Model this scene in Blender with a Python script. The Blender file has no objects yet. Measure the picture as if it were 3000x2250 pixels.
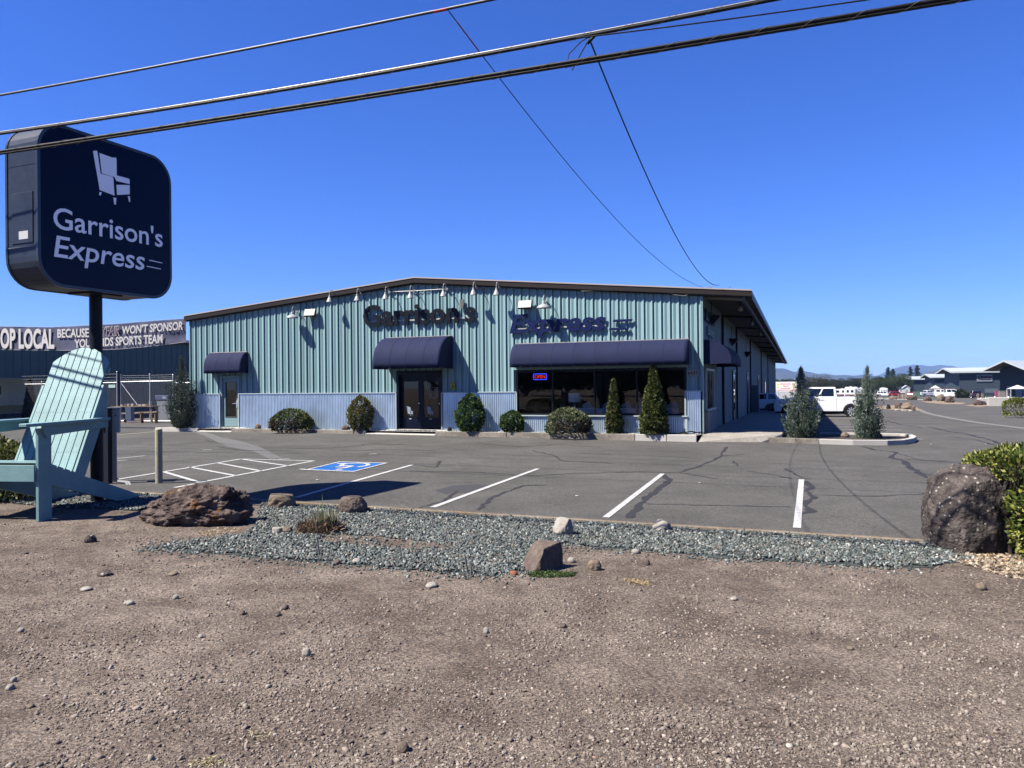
import bpy, math, random
import numpy as np
from math import sin, cos, pi, radians, atan, sqrt
from mathutils import Vector, noise

S = bpy.context.scene
COL = S.collection

# ---------------------------------------------------------------- camera
EYE = 1.82
FPX = 2250.0                      # focal length in photo pixels (3000 wide)
_p = atan(5.6 / 2250); _r = atan(.00943)
FW = np.array([0, cos(_p), sin(_p)]); _r0 = np.array([1., 0, 0]); _u0 = np.array([0, -sin(_p), cos(_p)])
RT = cos(_r) * _r0 - sin(_r) * _u0
UP = sin(_r) * _r0 + cos(_r) * _u0
EY = np.array([0, 0, EYE])
cam = bpy.data.objects.new('camera', bpy.data.cameras.new('camera'))
COL.objects.link(cam); S.camera = cam
cam.data.sensor_width = 36; cam.data.lens = 27.0
cam.data.clip_start = .1; cam.data.clip_end = 30000
from mathutils import Matrix
M3 = Matrix((RT, UP, -FW)).transposed().to_4x4()
M3.translation = Vector((0, 0, EYE))
cam.matrix_world = M3

# ---------------------------------------------------------------- sky, sun, exposure
SUN_AZ, SUN_EL = radians(19), radians(52)   # direction the light travels in plan / elevation
world = bpy.data.worlds.new('World'); S.world = world; world.use_nodes = True
wn = world.node_tree
bg = wn.nodes['Background']
sky = wn.nodes.new('ShaderNodeTexSky'); sky.sky_type = 'NISHITA'; sky.sun_disc = False
sky.sun_elevation = SUN_EL
sky.sun_rotation = math.atan2(-cos(SUN_AZ), -sin(SUN_AZ))
sky.altitude = 0; sky.air_density = 1.0; sky.dust_density = .15; sky.ozone_density = 2.6
hs = wn.nodes.new('ShaderNodeHueSaturation'); hs.inputs['Saturation'].default_value = 1.2
tint = wn.nodes.new('ShaderNodeMix'); tint.data_type = 'RGBA'; tint.blend_type = 'MULTIPLY'; tint.inputs[0].default_value = 1; tint.inputs[7].default_value = (.40, .57, 1.14, 1)
wn.links.new(sky.outputs[0], hs.inputs['Color']); wn.links.new(hs.outputs[0], tint.inputs[6]); wn.links.new(tint.outputs[2], bg.inputs[0])
bg.inputs[1].default_value = .0520
sun = bpy.data.objects.new('sun', bpy.data.lights.new('sun', 'SUN')); COL.objects.link(sun)
sun.data.energy = 5.0; sun.data.angle = radians(.5); sun.data.color = (1, .93, .83)
SUND = Vector((cos(SUN_AZ) * cos(SUN_EL), sin(SUN_AZ) * cos(SUN_EL), -sin(SUN_EL)))
sun.rotation_euler = (-SUND).to_track_quat('Z', 'Y').to_euler()
S.view_settings.view_transform = 'Standard'; S.view_settings.look = 'None'
S.view_settings.exposure = 1.6; S.view_settings.gamma = 1
S.render.engine = 'CYCLES'

# ---------------------------------------------------------------- projection helpers (photo pixel -> real place)
def gz(x, y):
    return -.008 * min(max(x + 8, 0), 20) - .012 * min(max(y - 30, 0), 300)
def ray(px, py):
    return FW + (px - 1500) / FPX * RT - (py - 1125) / FPX * UP
def G(px, py, dz=0.0):
    d = ray(px, py); z = dz
    for _ in range(30):
        P = EY + d * ((z - EYE) / d[2]); z = .5 * z + .5 * (gz(P[0], P[1]) + dz)
    return P
def DP(px, py, Y):
    d = ray(px, py); return EY + d * (Y / d[1])
def GY(px, Y, dz=0.0):           # point on the ground in column px at depth Y
    d = ray(px, 1130); P = EY + d * (Y / d[1]); P[2] = gz(P[0], P[1]) + dz; return P
def ray_plane(px, py, P0, n):
    d = ray(px, py); return EY + d * (np.dot(P0 - EY, n) / np.dot(d, n))
AL = radians(20.4)
E1 = np.array([cos(AL), -sin(AL), 0.]); G1 = np.array([sin(AL), cos(AL), 0.]); Z1 = np.array([0, 0, 1.])
CR = np.array([6.5046, 26.2503, 0.])          # right front corner of the shop, plan
WID = 22.06                                    # front width
CL = CR - E1 * WID                             # left front corner
def FP(u, z, d=0.0):                           # front wall: u metres left of right corner, d metres in front of it
    return CR - E1 * u - G1 * d + Z1 * z
def SP(t, z, d=0.0):                           # right side wall: t metres back from the corner, d metres out
    return CR + G1 * t + E1 * d + Z1 * z
def SG(s, t):                                  # lot grid (s along the front, t back from it), on the ground
    P = CR + E1 * s + G1 * t; P[2] = gz(P[0], P[1]); return P

# ---------------------------------------------------------------- materials
MATS = {}
AK = .44            # all base colours below are scaled to suit the camera's exposure
def ak(c, k=AK): return tuple(v * k for v in c) if c else c
def mat(name, col, rough=.7, metal=0., var=0., vscale=6., bump=0., bscale=60., spec=.5, col2=None, attr=False, detail=5, emit=None, dist='obj', streak=None):
    if name in MATS: return MATS[name]
    if metal < .5: col, col2 = ak(col), ak(col2)
    m = bpy.data.materials.new(name); m.use_nodes = True; nt = m.node_tree; N = nt.nodes; L = nt.links
    b = N['Principled BSDF']
    b.inputs['Base Color'].default_value = (*col, 1); b.inputs['Roughness'].default_value = rough
    b.inputs['Metallic'].default_value = metal; b.inputs['Specular IOR Level'].default_value = spec * (.35 if rough > .3 else 1)
    tc = N.new('ShaderNodeTexCoord'); src = None
    if attr:
        a = N.new('ShaderNodeVertexColor'); a.layer_name = 'Col'; src = a.outputs[0]
    if var or col2:
        mp = N.new('ShaderNodeMapping'); L.new(tc.outputs['Object'], mp.inputs[0])
        if streak: mp.inputs['Scale'].default_value = streak
        nz = N.new('ShaderNodeTexNoise'); nz.inputs['Scale'].default_value = vscale; nz.inputs['Detail'].default_value = detail
        nz.inputs['Roughness'].default_value = .65
        L.new(mp.outputs[0], nz.inputs['Vector'])
        cr = N.new('ShaderNodeValToRGB'); cr.color_ramp.elements[0].position = .32; cr.color_ramp.elements[1].position = .68
        L.new(nz.outputs['Fac'], cr.inputs[0])
        c1 = tuple(c * (1 - var) for c in col); c2 = col2 if col2 else tuple(min(1, c * (1 + var)) for c in col)
        cr.color_ramp.elements[0].color = (*c1, 1); cr.color_ramp.elements[1].color = (*c2, 1)
        if src:
            mx = N.new('ShaderNodeMix'); mx.data_type = 'RGBA'; mx.blend_type = 'MULTIPLY'; mx.inputs[0].default_value = 1
            cr.color_ramp.elements[0].color = (1 - var,) * 3 + (1,); cr.color_ramp.elements[1].color = (1 + var,) * 3 + (1,)
            L.new(src, mx.inputs[6]); L.new(cr.outputs[0], mx.inputs[7]); src = mx.outputs[2]
        else: src = cr.outputs[0]
    if src: L.new(src, b.inputs['Base Color'])
    if bump:
        n2 = N.new('ShaderNodeTexNoise'); n2.inputs['Scale'].default_value = bscale; n2.inputs['Detail'].default_value = 6
        L.new(tc.outputs['Object'], n2.inputs['Vector'])
        bp = N.new('ShaderNodeBump'); bp.inputs['Strength'].default_value = 1; bp.inputs['Distance'].default_value = bump
        L.new(n2.outputs['Fac'], bp.inputs['Height']); L.new(bp.outputs[0], b.inputs['Normal'])
    if emit:
        b.inputs['Emission Color'].default_value = (*emit[0], 1); b.inputs['Emission Strength'].default_value = emit[1]
    MATS[name] = m; return m

def ramp_mat(name, layers, rough=.9, bumps=(), spec=.3):
    """layers: list of (scale, detail, lo, hi, colA, colB or None, mode) mixed from first to last"""
    m = bpy.data.materials.new(name); m.use_nodes = True; nt = m.node_tree; N = nt.nodes; L = nt.links
    b = N['Principled BSDF']; b.inputs['Roughness'].default_value = rough; b.inputs['Specular IOR Level'].default_value = spec * .35
    tc = N.new('ShaderNodeTexCoord'); cur = None
    for (kind, sc, det, lo, hi, ca, cb) in layers:
        if kind == 'noise':
            t = N.new('ShaderNodeTexNoise'); t.inputs['Scale'].default_value = sc; t.inputs['Detail'].default_value = det; t.inputs['Roughness'].default_value = .6; out = t.outputs['Fac']
        else:
            t = N.new('ShaderNodeTexVoronoi'); t.inputs['Scale'].default_value = sc; out = t.outputs['Color' if kind == 'cell' else 'Distance']
            if kind == 'cell':
                sp = N.new('ShaderNodeSeparateColor'); L.new(out, sp.inputs[0]); out = sp.outputs[0]
        L.new(tc.outputs['Object'], t.inputs['Vector'])
        cr = N.new('ShaderNodeValToRGB'); cr.color_ramp.elements[0].position = lo; cr.color_ramp.elements[1].position = hi
        L.new(out, cr.inputs[0])
        if kind == 'spots': cr.color_ramp.elements[0].color = (1, 1, 1, 1); cr.color_ramp.elements[1].color = (0, 0, 0, 1)
        if cur is None:
            ca, cb = ak(ca), ak(cb)
            cr.color_ramp.elements[0].color = (*ca, 1); cr.color_ramp.elements[1].color = (*cb, 1); cur = cr.outputs[0]
        else:
            mx = N.new('ShaderNodeMix'); mx.data_type = 'RGBA'
            if cb is None:
                ca = ak(ca)      # blend towards colour ca where the noise is high
                L.new(cr.outputs[0], mx.inputs[0]); L.new(cur, mx.inputs[6]); mx.inputs[7].default_value = (*ca, 1)
            else:
                mx.blend_type = 'MULTIPLY'; mx.inputs[0].default_value = 1
                cr.color_ramp.elements[0].color = (*ca, 1); cr.color_ramp.elements[1].color = (*cb, 1)
                L.new(cur, mx.inputs[6]); L.new(cr.outputs[0], mx.inputs[7])
            cur = mx.outputs[2]
    L.new(cur, b.inputs['Base Color'])
    nrm = None
    for (sc, det, dist) in bumps:
        n2 = N.new('ShaderNodeTexNoise'); n2.inputs['Scale'].default_value = sc; n2.inputs['Detail'].default_value = det
        L.new(tc.outputs['Object'], n2.inputs['Vector'])
        bp = N.new('ShaderNodeBump'); bp.inputs['Distance'].default_value = dist
        L.new(n2.outputs['Fac'], bp.inputs['Height'])
        if nrm: L.new(nrm, bp.inputs['Normal'])
        nrm = bp.outputs[0]
    if nrm: L.new(nrm, b.inputs['Normal'])
    MATS[name] = m; return m

def glass_mat(name, tint=(.35, .38, .38), refl=.10):
    m = bpy.data.materials.new(name); m.use_nodes = True; nt = m.node_tree; N = nt.nodes; L = nt.links
    for n in list(N): N.remove(n)
    o = N.new('ShaderNodeOutputMaterial'); tr = N.new('ShaderNodeBsdfTransparent'); gl = N.new('ShaderNodeBsdfGlossy')
    tr.inputs[0].default_value = (*tint, 1); gl.inputs['Roughness'].default_value = .01
    fr = N.new('ShaderNodeFresnel'); fr.inputs[0].default_value = 1.5
    ad = N.new('ShaderNodeMath'); ad.operation = 'ADD'; ad.inputs[1].default_value = refl; ad.use_clamp = True
    mx = N.new('ShaderNodeMixShader')
    L.new(fr.outputs[0], ad.inputs[0]); L.new(ad.outputs[0], mx.inputs[0]); L.new(tr.outputs[0], mx.inputs[1]); L.new(gl.outputs[0], mx.inputs[2]); L.new(mx.outputs[0], o.inputs[0])
    MATS[name] = m; return m

# ---------------------------------------------------------------- mesh builder
class MB:
    def __init__(self): self.v = []; self.f = []
    def add(self, vs, fs):
        n = len(self.v); self.v += [tuple(map(float, v)) for v in vs]; self.f += [tuple(i + n for i in f) for f in fs]; return self
    def quad(self, *p): return self.add(p, [tuple(range(len(p)))])
    def hexa(self, p):     # 8 points: bottom 4 then top 4
        return self.add(p, [(3, 2, 1, 0), (4, 5, 6, 7), (0, 1, 5, 4), (1, 2, 6, 5), (2, 3, 7, 6), (3, 0, 4, 7)])
    def box(self, O, X, Y, Z, a, b):
        """box from a to b in frame O,X,Y,Z"""
        O, X, Y, Z = map(np.array, (O, X, Y, Z))
        P = lambda x, y, z: O + X * x + Y * y + Z * z
        return self.hexa([P(a[0], a[1], a[2]), P(b[0], a[1], a[2]), P(b[0], b[1], a[2]), P(a[0], b[1], a[2]),
                          P(a[0], a[1], b[2]), P(b[0], a[1], b[2]), P(b[0], b[1], b[2]), P(a[0], b[1], b[2])])
    def wbox(self, c, s):  # world axis box centre c, size s
        return self.box(c, (1, 0, 0), (0, 1, 0), (0, 0, 1), (-s[0] / 2, -s[1] / 2, -s[2] / 2), (s[0] / 2, s[1] / 2, s[2] / 2))
    def tube(self, path, r, n=8, cap=True):
        path = [Vector(map(float, p)) for p in path]; rings = []
        rs = r if hasattr(r, '__len__') else [r] * len(path)
        for i, p in enumerate(path):
            d = (path[min(i + 1, len(path) - 1)] - path[max(i - 1, 0)]).normalized()
            a = Vector((0, 0, 1)) if abs(d.z) < .9 else Vector((1, 0, 0))
            x = d.cross(a).normalized(); y = d.cross(x).normalized()
            rings.append([p + (x * cos(2 * pi * k / n) + y * sin(2 * pi * k / n)) * rs[i] for k in range(n)])
        vs = [v for R in rings for v in R]; fs = []
        for i in range(len(path) - 1):
            for k in range(n):
                fs.append((i * n + k, i * n + (k + 1) % n, (i + 1) * n + (k + 1) % n, (i + 1) * n + k))
        if cap: fs += [tuple(range(n))[::-1], tuple(range((len(path) - 1) * n, len(path) * n))]
        return self.add(vs, fs)
    def lathe(self, O, prof, n=16, X=(1, 0, 0), Y=(0, 1, 0), Z=(0, 0, 1)):
        O, X, Y, Z = map(np.array, (O, X, Y, Z)); vs = []; fs = []
        for (r, z) in prof:
            for k in range(n): vs.append(O + X * r * cos(2 * pi * k / n) + Y * r * sin(2 * pi * k / n) + Z * z)
        for i in range(len(prof) - 1):
            for k in range(n): fs.append((i * n + k, i * n + (k + 1) % n, (i + 1) * n + (k + 1) % n, (i + 1) * n + k))
        return self.add(vs, fs)
    def prism(self, poly, O, X, Y, N, d0, d1):
        """poly (x,y) in the X,Y plane at O, extruded along N from d0 to d1"""
        O, X, Y, N = map(np.array, (O, X, Y, N)); n = len(poly)
        a = [O + X * p[0] + Y * p[1] + N * d0 for p in poly]; b = [O + X * p[0] + Y * p[1] + N * d1 for p in poly]
        return self.add(a + b, [tuple(range(n))[::-1], tuple(range(n, 2 * n))] + [(k, (k + 1) % n, n + (k + 1) % n, n + k) for k in range(n)])

def nname(n): return n
def raw_obj(name, v, f, m, parent=None, smooth=False, cols=None, origin=None):
    me = bpy.data.meshes.new(name)
    v = np.asarray(v, dtype=float).reshape(-1, 3)
    if parent is not None:
        o0 = np.array(parent['_o'])
    elif origin is not None: o0 = np.array(origin)
    else:
        o0 = np.array([(v[:, 0].min() + v[:, 0].max()) / 2, (v[:, 1].min() + v[:, 1].max()) / 2, v[:, 2].min()])
    v = v - o0
    if isinstance(f, np.ndarray):
        k = f.shape[1]; me.vertices.add(len(v)); me.vertices.foreach_set('co', v.ravel())
        me.loops.add(f.size); me.loops.foreach_set('vertex_index', f.ravel().astype(np.int32))
        me.polygons.add(len(f)); me.polygons.foreach_set('loop_start', np.arange(0, f.size, k, dtype=np.int32))
        me.polygons.foreach_set('loop_total', np.full(len(f), k, dtype=np.int32)); me.update(calc_edges=True)
    else:
        me.from_pydata(v.tolist(), [], f); me.update()
    if cols is not None:
        ca = me.color_attributes.new('Col', 'FLOAT_COLOR', 'POINT')
        c4 = np.ones((len(v), 4)); c4[:, :3] = cols; ca.data.foreach_set('color', c4.ravel())
    if m: me.materials.append(m)
    if smooth: me.polygons.foreach_set('use_smooth', [True] * len(me.polygons))
    o = bpy.data.objects.new(name, me); COL.objects.link(o); o['_o'] = tuple(map(float, o0))
    if parent is not None: o.parent = parent; o['_o'] = tuple(map(float, o0))
    else: o.location = tuple(map(float, o0))
    return o
def obj(name, mb, m, parent=None, smooth=False, bevel=0, seg=2, origin=None):
    o = raw_obj(name, mb.v, mb.f, m, parent, smooth, origin=origin)
    if smooth:
        try: o.data.set_sharp_from_angle(angle=radians(35))
        except Exception: pass
    if bevel:
        b = o.modifiers.new('bevel', 'BEVEL'); b.width = bevel; b.segments = seg; b.limit_method = 'ANGLE'; b.angle_limit = radians(40)
    return o
def tag(o, label, cat, group=None, kind=None):
    if label: o['label'] = label
    if cat: o['category'] = cat
    if group: o['group'] = group
    if kind: o['kind'] = kind
    return o
def thing(name, loc, label, cat, group=None):
    e = bpy.data.objects.new(name, None); COL.objects.link(e); e.location = tuple(map(float, loc)); e.empty_display_size = .2
    e['_o'] = tuple(map(float, loc)); return tag(e, label, cat, group)
def structure(name, mb, m, **k):
    o = obj(name, mb, m, **k); o['kind'] = 'structure'; return o
def kids(o): return [c for c in bpy.data.objects if c.parent is o]
def dup(root, loc, rz=None, label=None, scale=None):
    r = root.copy(); COL.objects.link(r); r.location = tuple(map(float, loc))
    if rz is not None: r.rotation_euler = (0, 0, rz)
    if scale: r.scale = (scale,) * 3 if not hasattr(scale, '__len__') else scale
    if label: r['label'] = label
    for ch in kids(root):
        c = ch.copy(); COL.objects.link(c); c.parent = r
        for g in kids(ch):
            d = g.copy(); COL.objects.link(d); d.parent = c
    return r

# text -> mesh polygons in 2-D units (cap height about .7 of size)
DG = bpy.context.evaluated_depsgraph_get()
def text_raw(s, size=1., extrude=0., off=0., shear=0.):
    c = bpy.data.curves.new('t', 'FONT'); c.body = s; c.size = size; c.extrude = extrude; c.offset = off; c.shear = shear; c.resolution_u = 4
    o = bpy.data.objects.new('t', c); COL.objects.link(o); bpy.context.view_layer.update()
    dg = bpy.context.evaluated_depsgraph_get()
    me = bpy.data.meshes.new_from_object(o.evaluated_get(dg))
    v = np.zeros(len(me.vertices) * 3); me.vertices.foreach_get('co', v); v = v.reshape(-1, 3)
    f = [tuple(p.vertices) for p in me.polygons]
    bpy.data.objects.remove(o); bpy.data.meshes.remove(me); bpy.data.curves.remove(c)
    return v, f
def text_letters(s, **k):
    """one (v,f) per character, each in its place in the line"""
    out = []
    for i, ch in enumerate(s):
        if ch == ' ': continue
        a, f = text_raw(ch, **k); p, _ = text_raw(s[:i + 1], **k)
        a[:, 0] += p[:, 0].max() - a[:, 0].max(); out.append((ch, a, f))
    return out
def place2d(v, O, X, Y, N):
    O, X, Y, N = map(np.array, (O, X, Y, N)); return O + np.outer(v[:, 0], X) + np.outer(v[:, 1], Y) + np.outer(v[:, 2], N)
def text_obj(name, s, O, X, Y, N, width=None, size=1., m=None, parent=None, extrude=.0, off=0., shear=0., hscale=None):
    v, f = text_raw(s, size=size, extrude=extrude, off=off, shear=shear)
    v[:, 0] -= v[:, 0].min()
    if width:
        k = width / v[:, 0].max(); v[:, 0] *= k; 
        if hscale is None: v[:, 1] *= k
    if hscale: v[:, 1] *= hscale
    return raw_obj(name, place2d(v, O, X, Y, N), f, m, parent)

# clip a ground polygon to the cells where the ground is planar, and lay it on the ground
def clip(poly, axis, val, keep_less):
    out = []; n = len(poly)
    for i in range(n):
        a, b = poly[i], poly[(i + 1) % n]
        ia = (a[axis] <= val) == keep_less; ib = (b[axis] <= val) == keep_less
        if ia: out.append(a)
        if ia != ib:
            t = (val - a[axis]) / (b[axis] - a[axis]); out.append(tuple(a[k] + (b[k] - a[k]) * t for k in range(2)))
    return out
def drape(mb, poly, off):
    poly = [(float(p[0]), float(p[1])) for p in poly]
    for x0, x1 in ((-1e5, -8), (-8, 12), (12, 1e5)):
        for y0, y1 in ((-1e5, 30), (30, 330), (330, 1e5)):
            p = clip(poly, 0, x1, True)
            if p: p = clip(p, 0, x0, False) if x0 > -1e5 else p
            if p: p = clip(p, 1, y1, True)
            if p: p = clip(p, 1, y0, False) if y0 > -1e5 else p
            q = []
            for a in p:
                if not q or abs(a[0] - q[-1][0]) + abs(a[1] - q[-1][1]) > 1e-6: q.append(a)
            if len(q) > 2: mb.quad(*[(a[0], a[1], gz(*a) + off) for a in q])
    return mb
def drape_px(mb, pts, off): return drape(mb, [G(*p)[:2] for p in pts], off)
def ragged(Q, amp=.05, step=.12, seed=0.):
    out = []
    for i in range(len(Q)):
        a, b = np.array(Q[i][:2], float), np.array(Q[(i + 1) % len(Q)][:2], float); n = max(1, int(np.linalg.norm(b - a) / step))
        for k in range(n):
            p = a + (b - a) * k / n; out.append((p[0] + amp * 2 * noise.noise(Vector((p[0] * 5, p[1] * 5, seed))), p[1] + amp * 2 * noise.noise(Vector((p[0] * 5, p[1] * 5, seed + 9)))))
    return out
def strip_px(mb, pts, w, off, ends=False):
    """a ribbon of width w (m) on the ground through photo pixels"""
    P = [Vector(G(*p)[:2]) for p in pts]
    ws = w if hasattr(w, '__len__') else [w] * len(P)
    for i in range(len(P) - 1):
        d = (P[i + 1] - P[i]).normalized(); n = Vector((-d.y, d.x))
        a, b, c, e = P[i] - n * ws[i] / 2, P[i + 1] - n * ws[i + 1] / 2, P[i + 1] + n * ws[i + 1] / 2, P[i] + n * ws[i] / 2
        drape(mb, [a, b, c, e], off + i * 1e-5)
    return mb

# leaf cards
def leaf_cards(pos, axis, size, wid, cols, rng, fold=.25):
    """diamond leaves folded on the midrib; pos (N,3), axis (N,3) unit, size (N,)"""
    n = len(pos); side = np.cross(axis, rng.normal(size=(n, 3))); side /= np.linalg.norm(side, axis=1)[:, None] + 1e-9
    nr = np.cross(axis, side)
    s = size[:, None]
    a = pos; b = pos + axis * s; m1 = pos + axis * s * .45 + side * s * wid + nr * s * fold * wid; m2 = pos + axis * s * .45 - side * s * wid + nr * s * fold * wid
    v = np.stack([a, m1, b, m2], 1).reshape(-1, 3)
    i = np.arange(n)[:, None] * 4
    f = np.concatenate([i + np.array([[0, 1, 2]]), i + np.array([[0, 2, 3]])], 0)
    return v, f, np.repeat(cols, 4, 0)
def unit(v): return v / (np.linalg.norm(v, axis=1)[:, None] + 1e-9)
def pal(cols, n, rng, jit=.18):
    cols = np.array(cols); c = cols[rng.integers(0, len(cols), n)] * (1 + rng.normal(size=(n, 1)) * jit); return np.clip(c * AK * 1.3, .004, .95)
def leaf_mat(name='leaf', trans=.25):
    if name in MATS: return MATS[name]
    m = bpy.data.materials.new(name); m.use_nodes = True; N = m.node_tree.nodes; L = m.node_tree.links; b = N['Principled BSDF']
    a = N.new('ShaderNodeVertexColor'); a.layer_name = 'Col'; L.new(a.outputs[0], b.inputs['Base Color']); b.inputs['Roughness'].default_value = .55
    b.inputs['Specular IOR Level'].default_value = .15
    t = N.new('ShaderNodeBsdfTranslucent'); L.new(a.outputs[0], t.inputs[0]); x = N.new('ShaderNodeMixShader'); x.inputs[0].default_value = trans
    L.new(b.outputs[0], x.inputs[1]); L.new(t.outputs[0], x.inputs[2]); L.new(x.outputs[0], N['Material Output'].inputs[0])
    MATS[name] = m; return m
LEAF = leaf_mat()

# small stones, many
def ico():
    t = (1 + 5 ** .5) / 2
    v = np.array([(-1, t, 0), (1, t, 0), (-1, -t, 0), (1, -t, 0), (0, -1, t), (0, 1, t), (0, -1, -t), (0, 1, -t), (t, 0, -1), (t, 0, 1), (-t, 0, -1), (-t, 0, 1)], float)
    f = np.array([(0, 11, 5), (0, 5, 1), (0, 1, 7), (0, 7, 10), (0, 10, 11), (1, 5, 9), (5, 11, 4), (11, 10, 2), (10, 7, 6), (7, 1, 8), (3, 9, 4), (3, 4, 2), (3, 2, 6), (3, 6, 8), (3, 8, 9), (4, 9, 5), (2, 4, 11), (6, 2, 10), (8, 6, 7), (9, 8, 1)])
    return unit(v), f
def stones(P, size, flat, cols, rng, tilt=.35, jit=.38):
    """P (N,3) bases, size (N,) radii"""
    V, F = ico(); n = len(P)
    v = V[None] * (1 + rng.uniform(-jit, jit, (n, 12, 1)))
    sc = np.stack([np.ones(n), rng.uniform(.55, .95, n), flat * rng.uniform(.7, 1.3, n)], 1)[:, None, :]
    v = v * sc * size[:, None, None]
    a = rng.uniform(0, 2 * pi, n); tx = rng.normal(0, tilt, n); ty = rng.normal(0, tilt, n)
    x, y, z = v[..., 0], v[..., 1], v[..., 2]
    z, x = z + x * np.sin(tx)[:, None], x * np.cos(tx)[:, None] - z * np.sin(tx)[:, None] * .5
    z, y = z + y * np.sin(ty)[:, None], y * np.cos(ty)[:, None] - z * np.sin(ty)[:, None] * .5
    X = x * np.cos(a)[:, None] - y * np.sin(a)[:, None]; Y = x * np.sin(a)[:, None] + y * np.cos(a)[:, None]
    v = np.stack([X, Y, z], 2); v = v + P[:, None, :]; v[..., 2] += (size * flat * .35)[:, None]
    f = (F[None] + (np.arange(n) * 12)[:, None, None]).reshape(-1, 3)
    return v.reshape(-1, 3), f, np.repeat(cols, 12, 0)
def gzv(x, y): return -.008 * np.clip(x + 8, 0, 20) - .012 * np.clip(y - 30, 0, 300)

def ico_sub(k):
    v, f = ico(); v = [tuple(a) for a in v]; f = [tuple(a) for a in f]
    for _ in range(k):
        cache = {}; nf = []
        def mid(a, b):
            key = (min(a, b), max(a, b))
            if key not in cache:
                p = Vector(v[a]) + Vector(v[b]); p.normalize(); v.append(tuple(p)); cache[key] = len(v) - 1
            return cache[key]
        for a, b, c in f:
            ab, bc, ca = mid(a, b), mid(b, c), mid(c, a); nf += [(a, ab, ca), (b, bc, ab), (c, ca, bc), (ab, bc, ca)]
        f = nf
    return np.array(v), np.array(f)
ICO = {k: ico_sub(k) for k in (2, 3, 4, 5)}
def rock_mesh(size, seed, k=3, rough=.35, freq=1.3, ridge=0., cut=None, boxy=0.):
    """irregular boulder, size = full extents, sits with its lowest tenth buried"""
    V, F = ICO[k]; out = []; o = Vector((seed * 7.13, seed * 3.7, seed * 1.9))
    for p in V:
        q = Vector(p); n = noise.noise(q * freq + o) * rough + noise.noise(q * freq * 2.7 + o) * rough * .45
        if ridge:
            n += (abs(noise.noise(q * freq * 4.5 + o)) - .25) * ridge + (abs(noise.noise(q * freq * 10 + o)) - .2) * ridge * .5
        r = 1 + n
        q = q * r
        if boxy: m_ = max(abs(c) for c in q) / (q.length + 1e-9); q = q * (1 + boxy * (1 / m_ - 1) * .9)
        if cut:
            for (c, d) in cut:
                c = Vector(c).normalized(); e = q.dot(c) - d
                if e > 0: q = q - c * e * .92
        out.append(q)
    v = np.array(out); v[:, 2] = np.maximum(v[:, 2], -.5)
    ext = v.max(0) - v.min(0); v = (v - (v.max(0) + v.min(0)) / 2) / ext * np.array(size); v[:, 2] += size[2] * .46
    return v, F
def rock(name, P, size, rz, seed, m, label, cat='rock', k=3, group=None, wedge=0., **kw):
    v, F = rock_mesh(size, seed, k, **kw); v[:, 2] *= 1 - wedge * (.5 - v[:, 0] / size[0]); c, s = cos(rz), sin(rz)
    w = v.copy(); w[:, 0] = v[:, 0] * c - v[:, 1] * s; w[:, 1] = v[:, 0] * s + v[:, 1] * c
    o = raw_obj(name, w + np.array(P), F, m, smooth=False, origin=P)
    if k > 3: o.data.polygons.foreach_set('use_smooth', [True] * len(o.data.polygons))
    return tag(o, label, cat, group)

# ================================================================ SETTING
ASPH = ramp_mat('asphalt', [('noise', .35, 6, .3, .7, (.112, .108, .101), (.168, .162, .151)),
                            ('noise', 1.7, 6, .35, .7, (.9, .9, .9), (1.08, 1.08, 1.08)),
                            ('noise', 60, 3, .36, .66, (.52, .52, .53), (1.55, 1.55, 1.52)),
                            ('noise', 14, 4, .4, .62, (.88, .88, .88), (1.1, 1.1, 1.1))], rough=.88, bumps=[(120, 4, .004)])
DIRT = ramp_mat('dirt', [('noise', .5, 5, .35, .65, (.205, .170, .142), (.335, .285, .242)),
                         ('noise', 2.3, 6, .35, .65, (.74, .73, .72), (1.22, 1.22, 1.22)),
                         ('noise', 45, 5, .34, .66, (.58, .56, .55), (1.42, 1.4, 1.38)),
                         ('cell', 75, 0, .1, .9, (.62, .62, .64), (1.32, 1.3, 1.26))], rough=.95, bumps=[(7, 6, .05), (50, 5, .024), (140, 3, .010)])
SLATEBED = ramp_mat('slate_bed', [('noise', 30, 4, .35, .65, (.05, .062, .062), (.13, .155, .15))], rough=.9, bumps=[(70, 4, .02)])
PAINT = ramp_mat('road_paint', [('noise', 45, 5, .34, .47, (.22, .22, .22), (.74, .74, .73)), ('noise', 4, 4, .3, .7, (.88, .88, .88), (1.05, 1.05, 1.05))], rough=.7)
YPAINT = ramp_mat('yellow_paint', [('noise', 30, 4, .3, .45, (.35, .33, .25), (.72, .66, .42))], rough=.7)
BLUEP = ramp_mat('blue_paint', [('noise', 30, 4, .3, .42, (.1, .16, .25), (.03, .17, .55))], rough=.7)
TAR = mat('tar', (.05, .05, .052), rough=.75, var=.25, vscale=30)
CONC = ramp_mat('concrete', [('noise', 1.2, 6, .3, .7, (.40, .37, .33), (.55, .52, .47)), ('noise', 12, 5, .3, .7, (.75, .74, .72), (1.1, 1.1, 1.08)), ('noise', 90, 3, .3, .7, (.85, .85, .85), (1.1, 1.1, 1.1))], rough=.85, bumps=[(60, 5, .003)])
CONCW = ramp_mat('concrete_pale', [('noise', 2, 6, .3, .7, (.62, .6, .55), (.72, .7, .66)), ('noise', 25, 5, .3, .7, (.88, .87, .85), (1.05, 1.05, 1.05))], rough=.85)
CONCD = ramp_mat('concrete_worn', [('noise', 1.5, 6, .3, .65, (.20, .18, .155), (.42, .38, .33)), ('noise', 14, 5, .3, .7, (.7, .7, .68), (1.15, 1.15, 1.12))], rough=.9, bumps=[(50, 5, .004)])
ROCKM = mat('stone_attr', (.3, .3, .3), rough=.85, attr=True, bump=.002, bscale=90)

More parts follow.
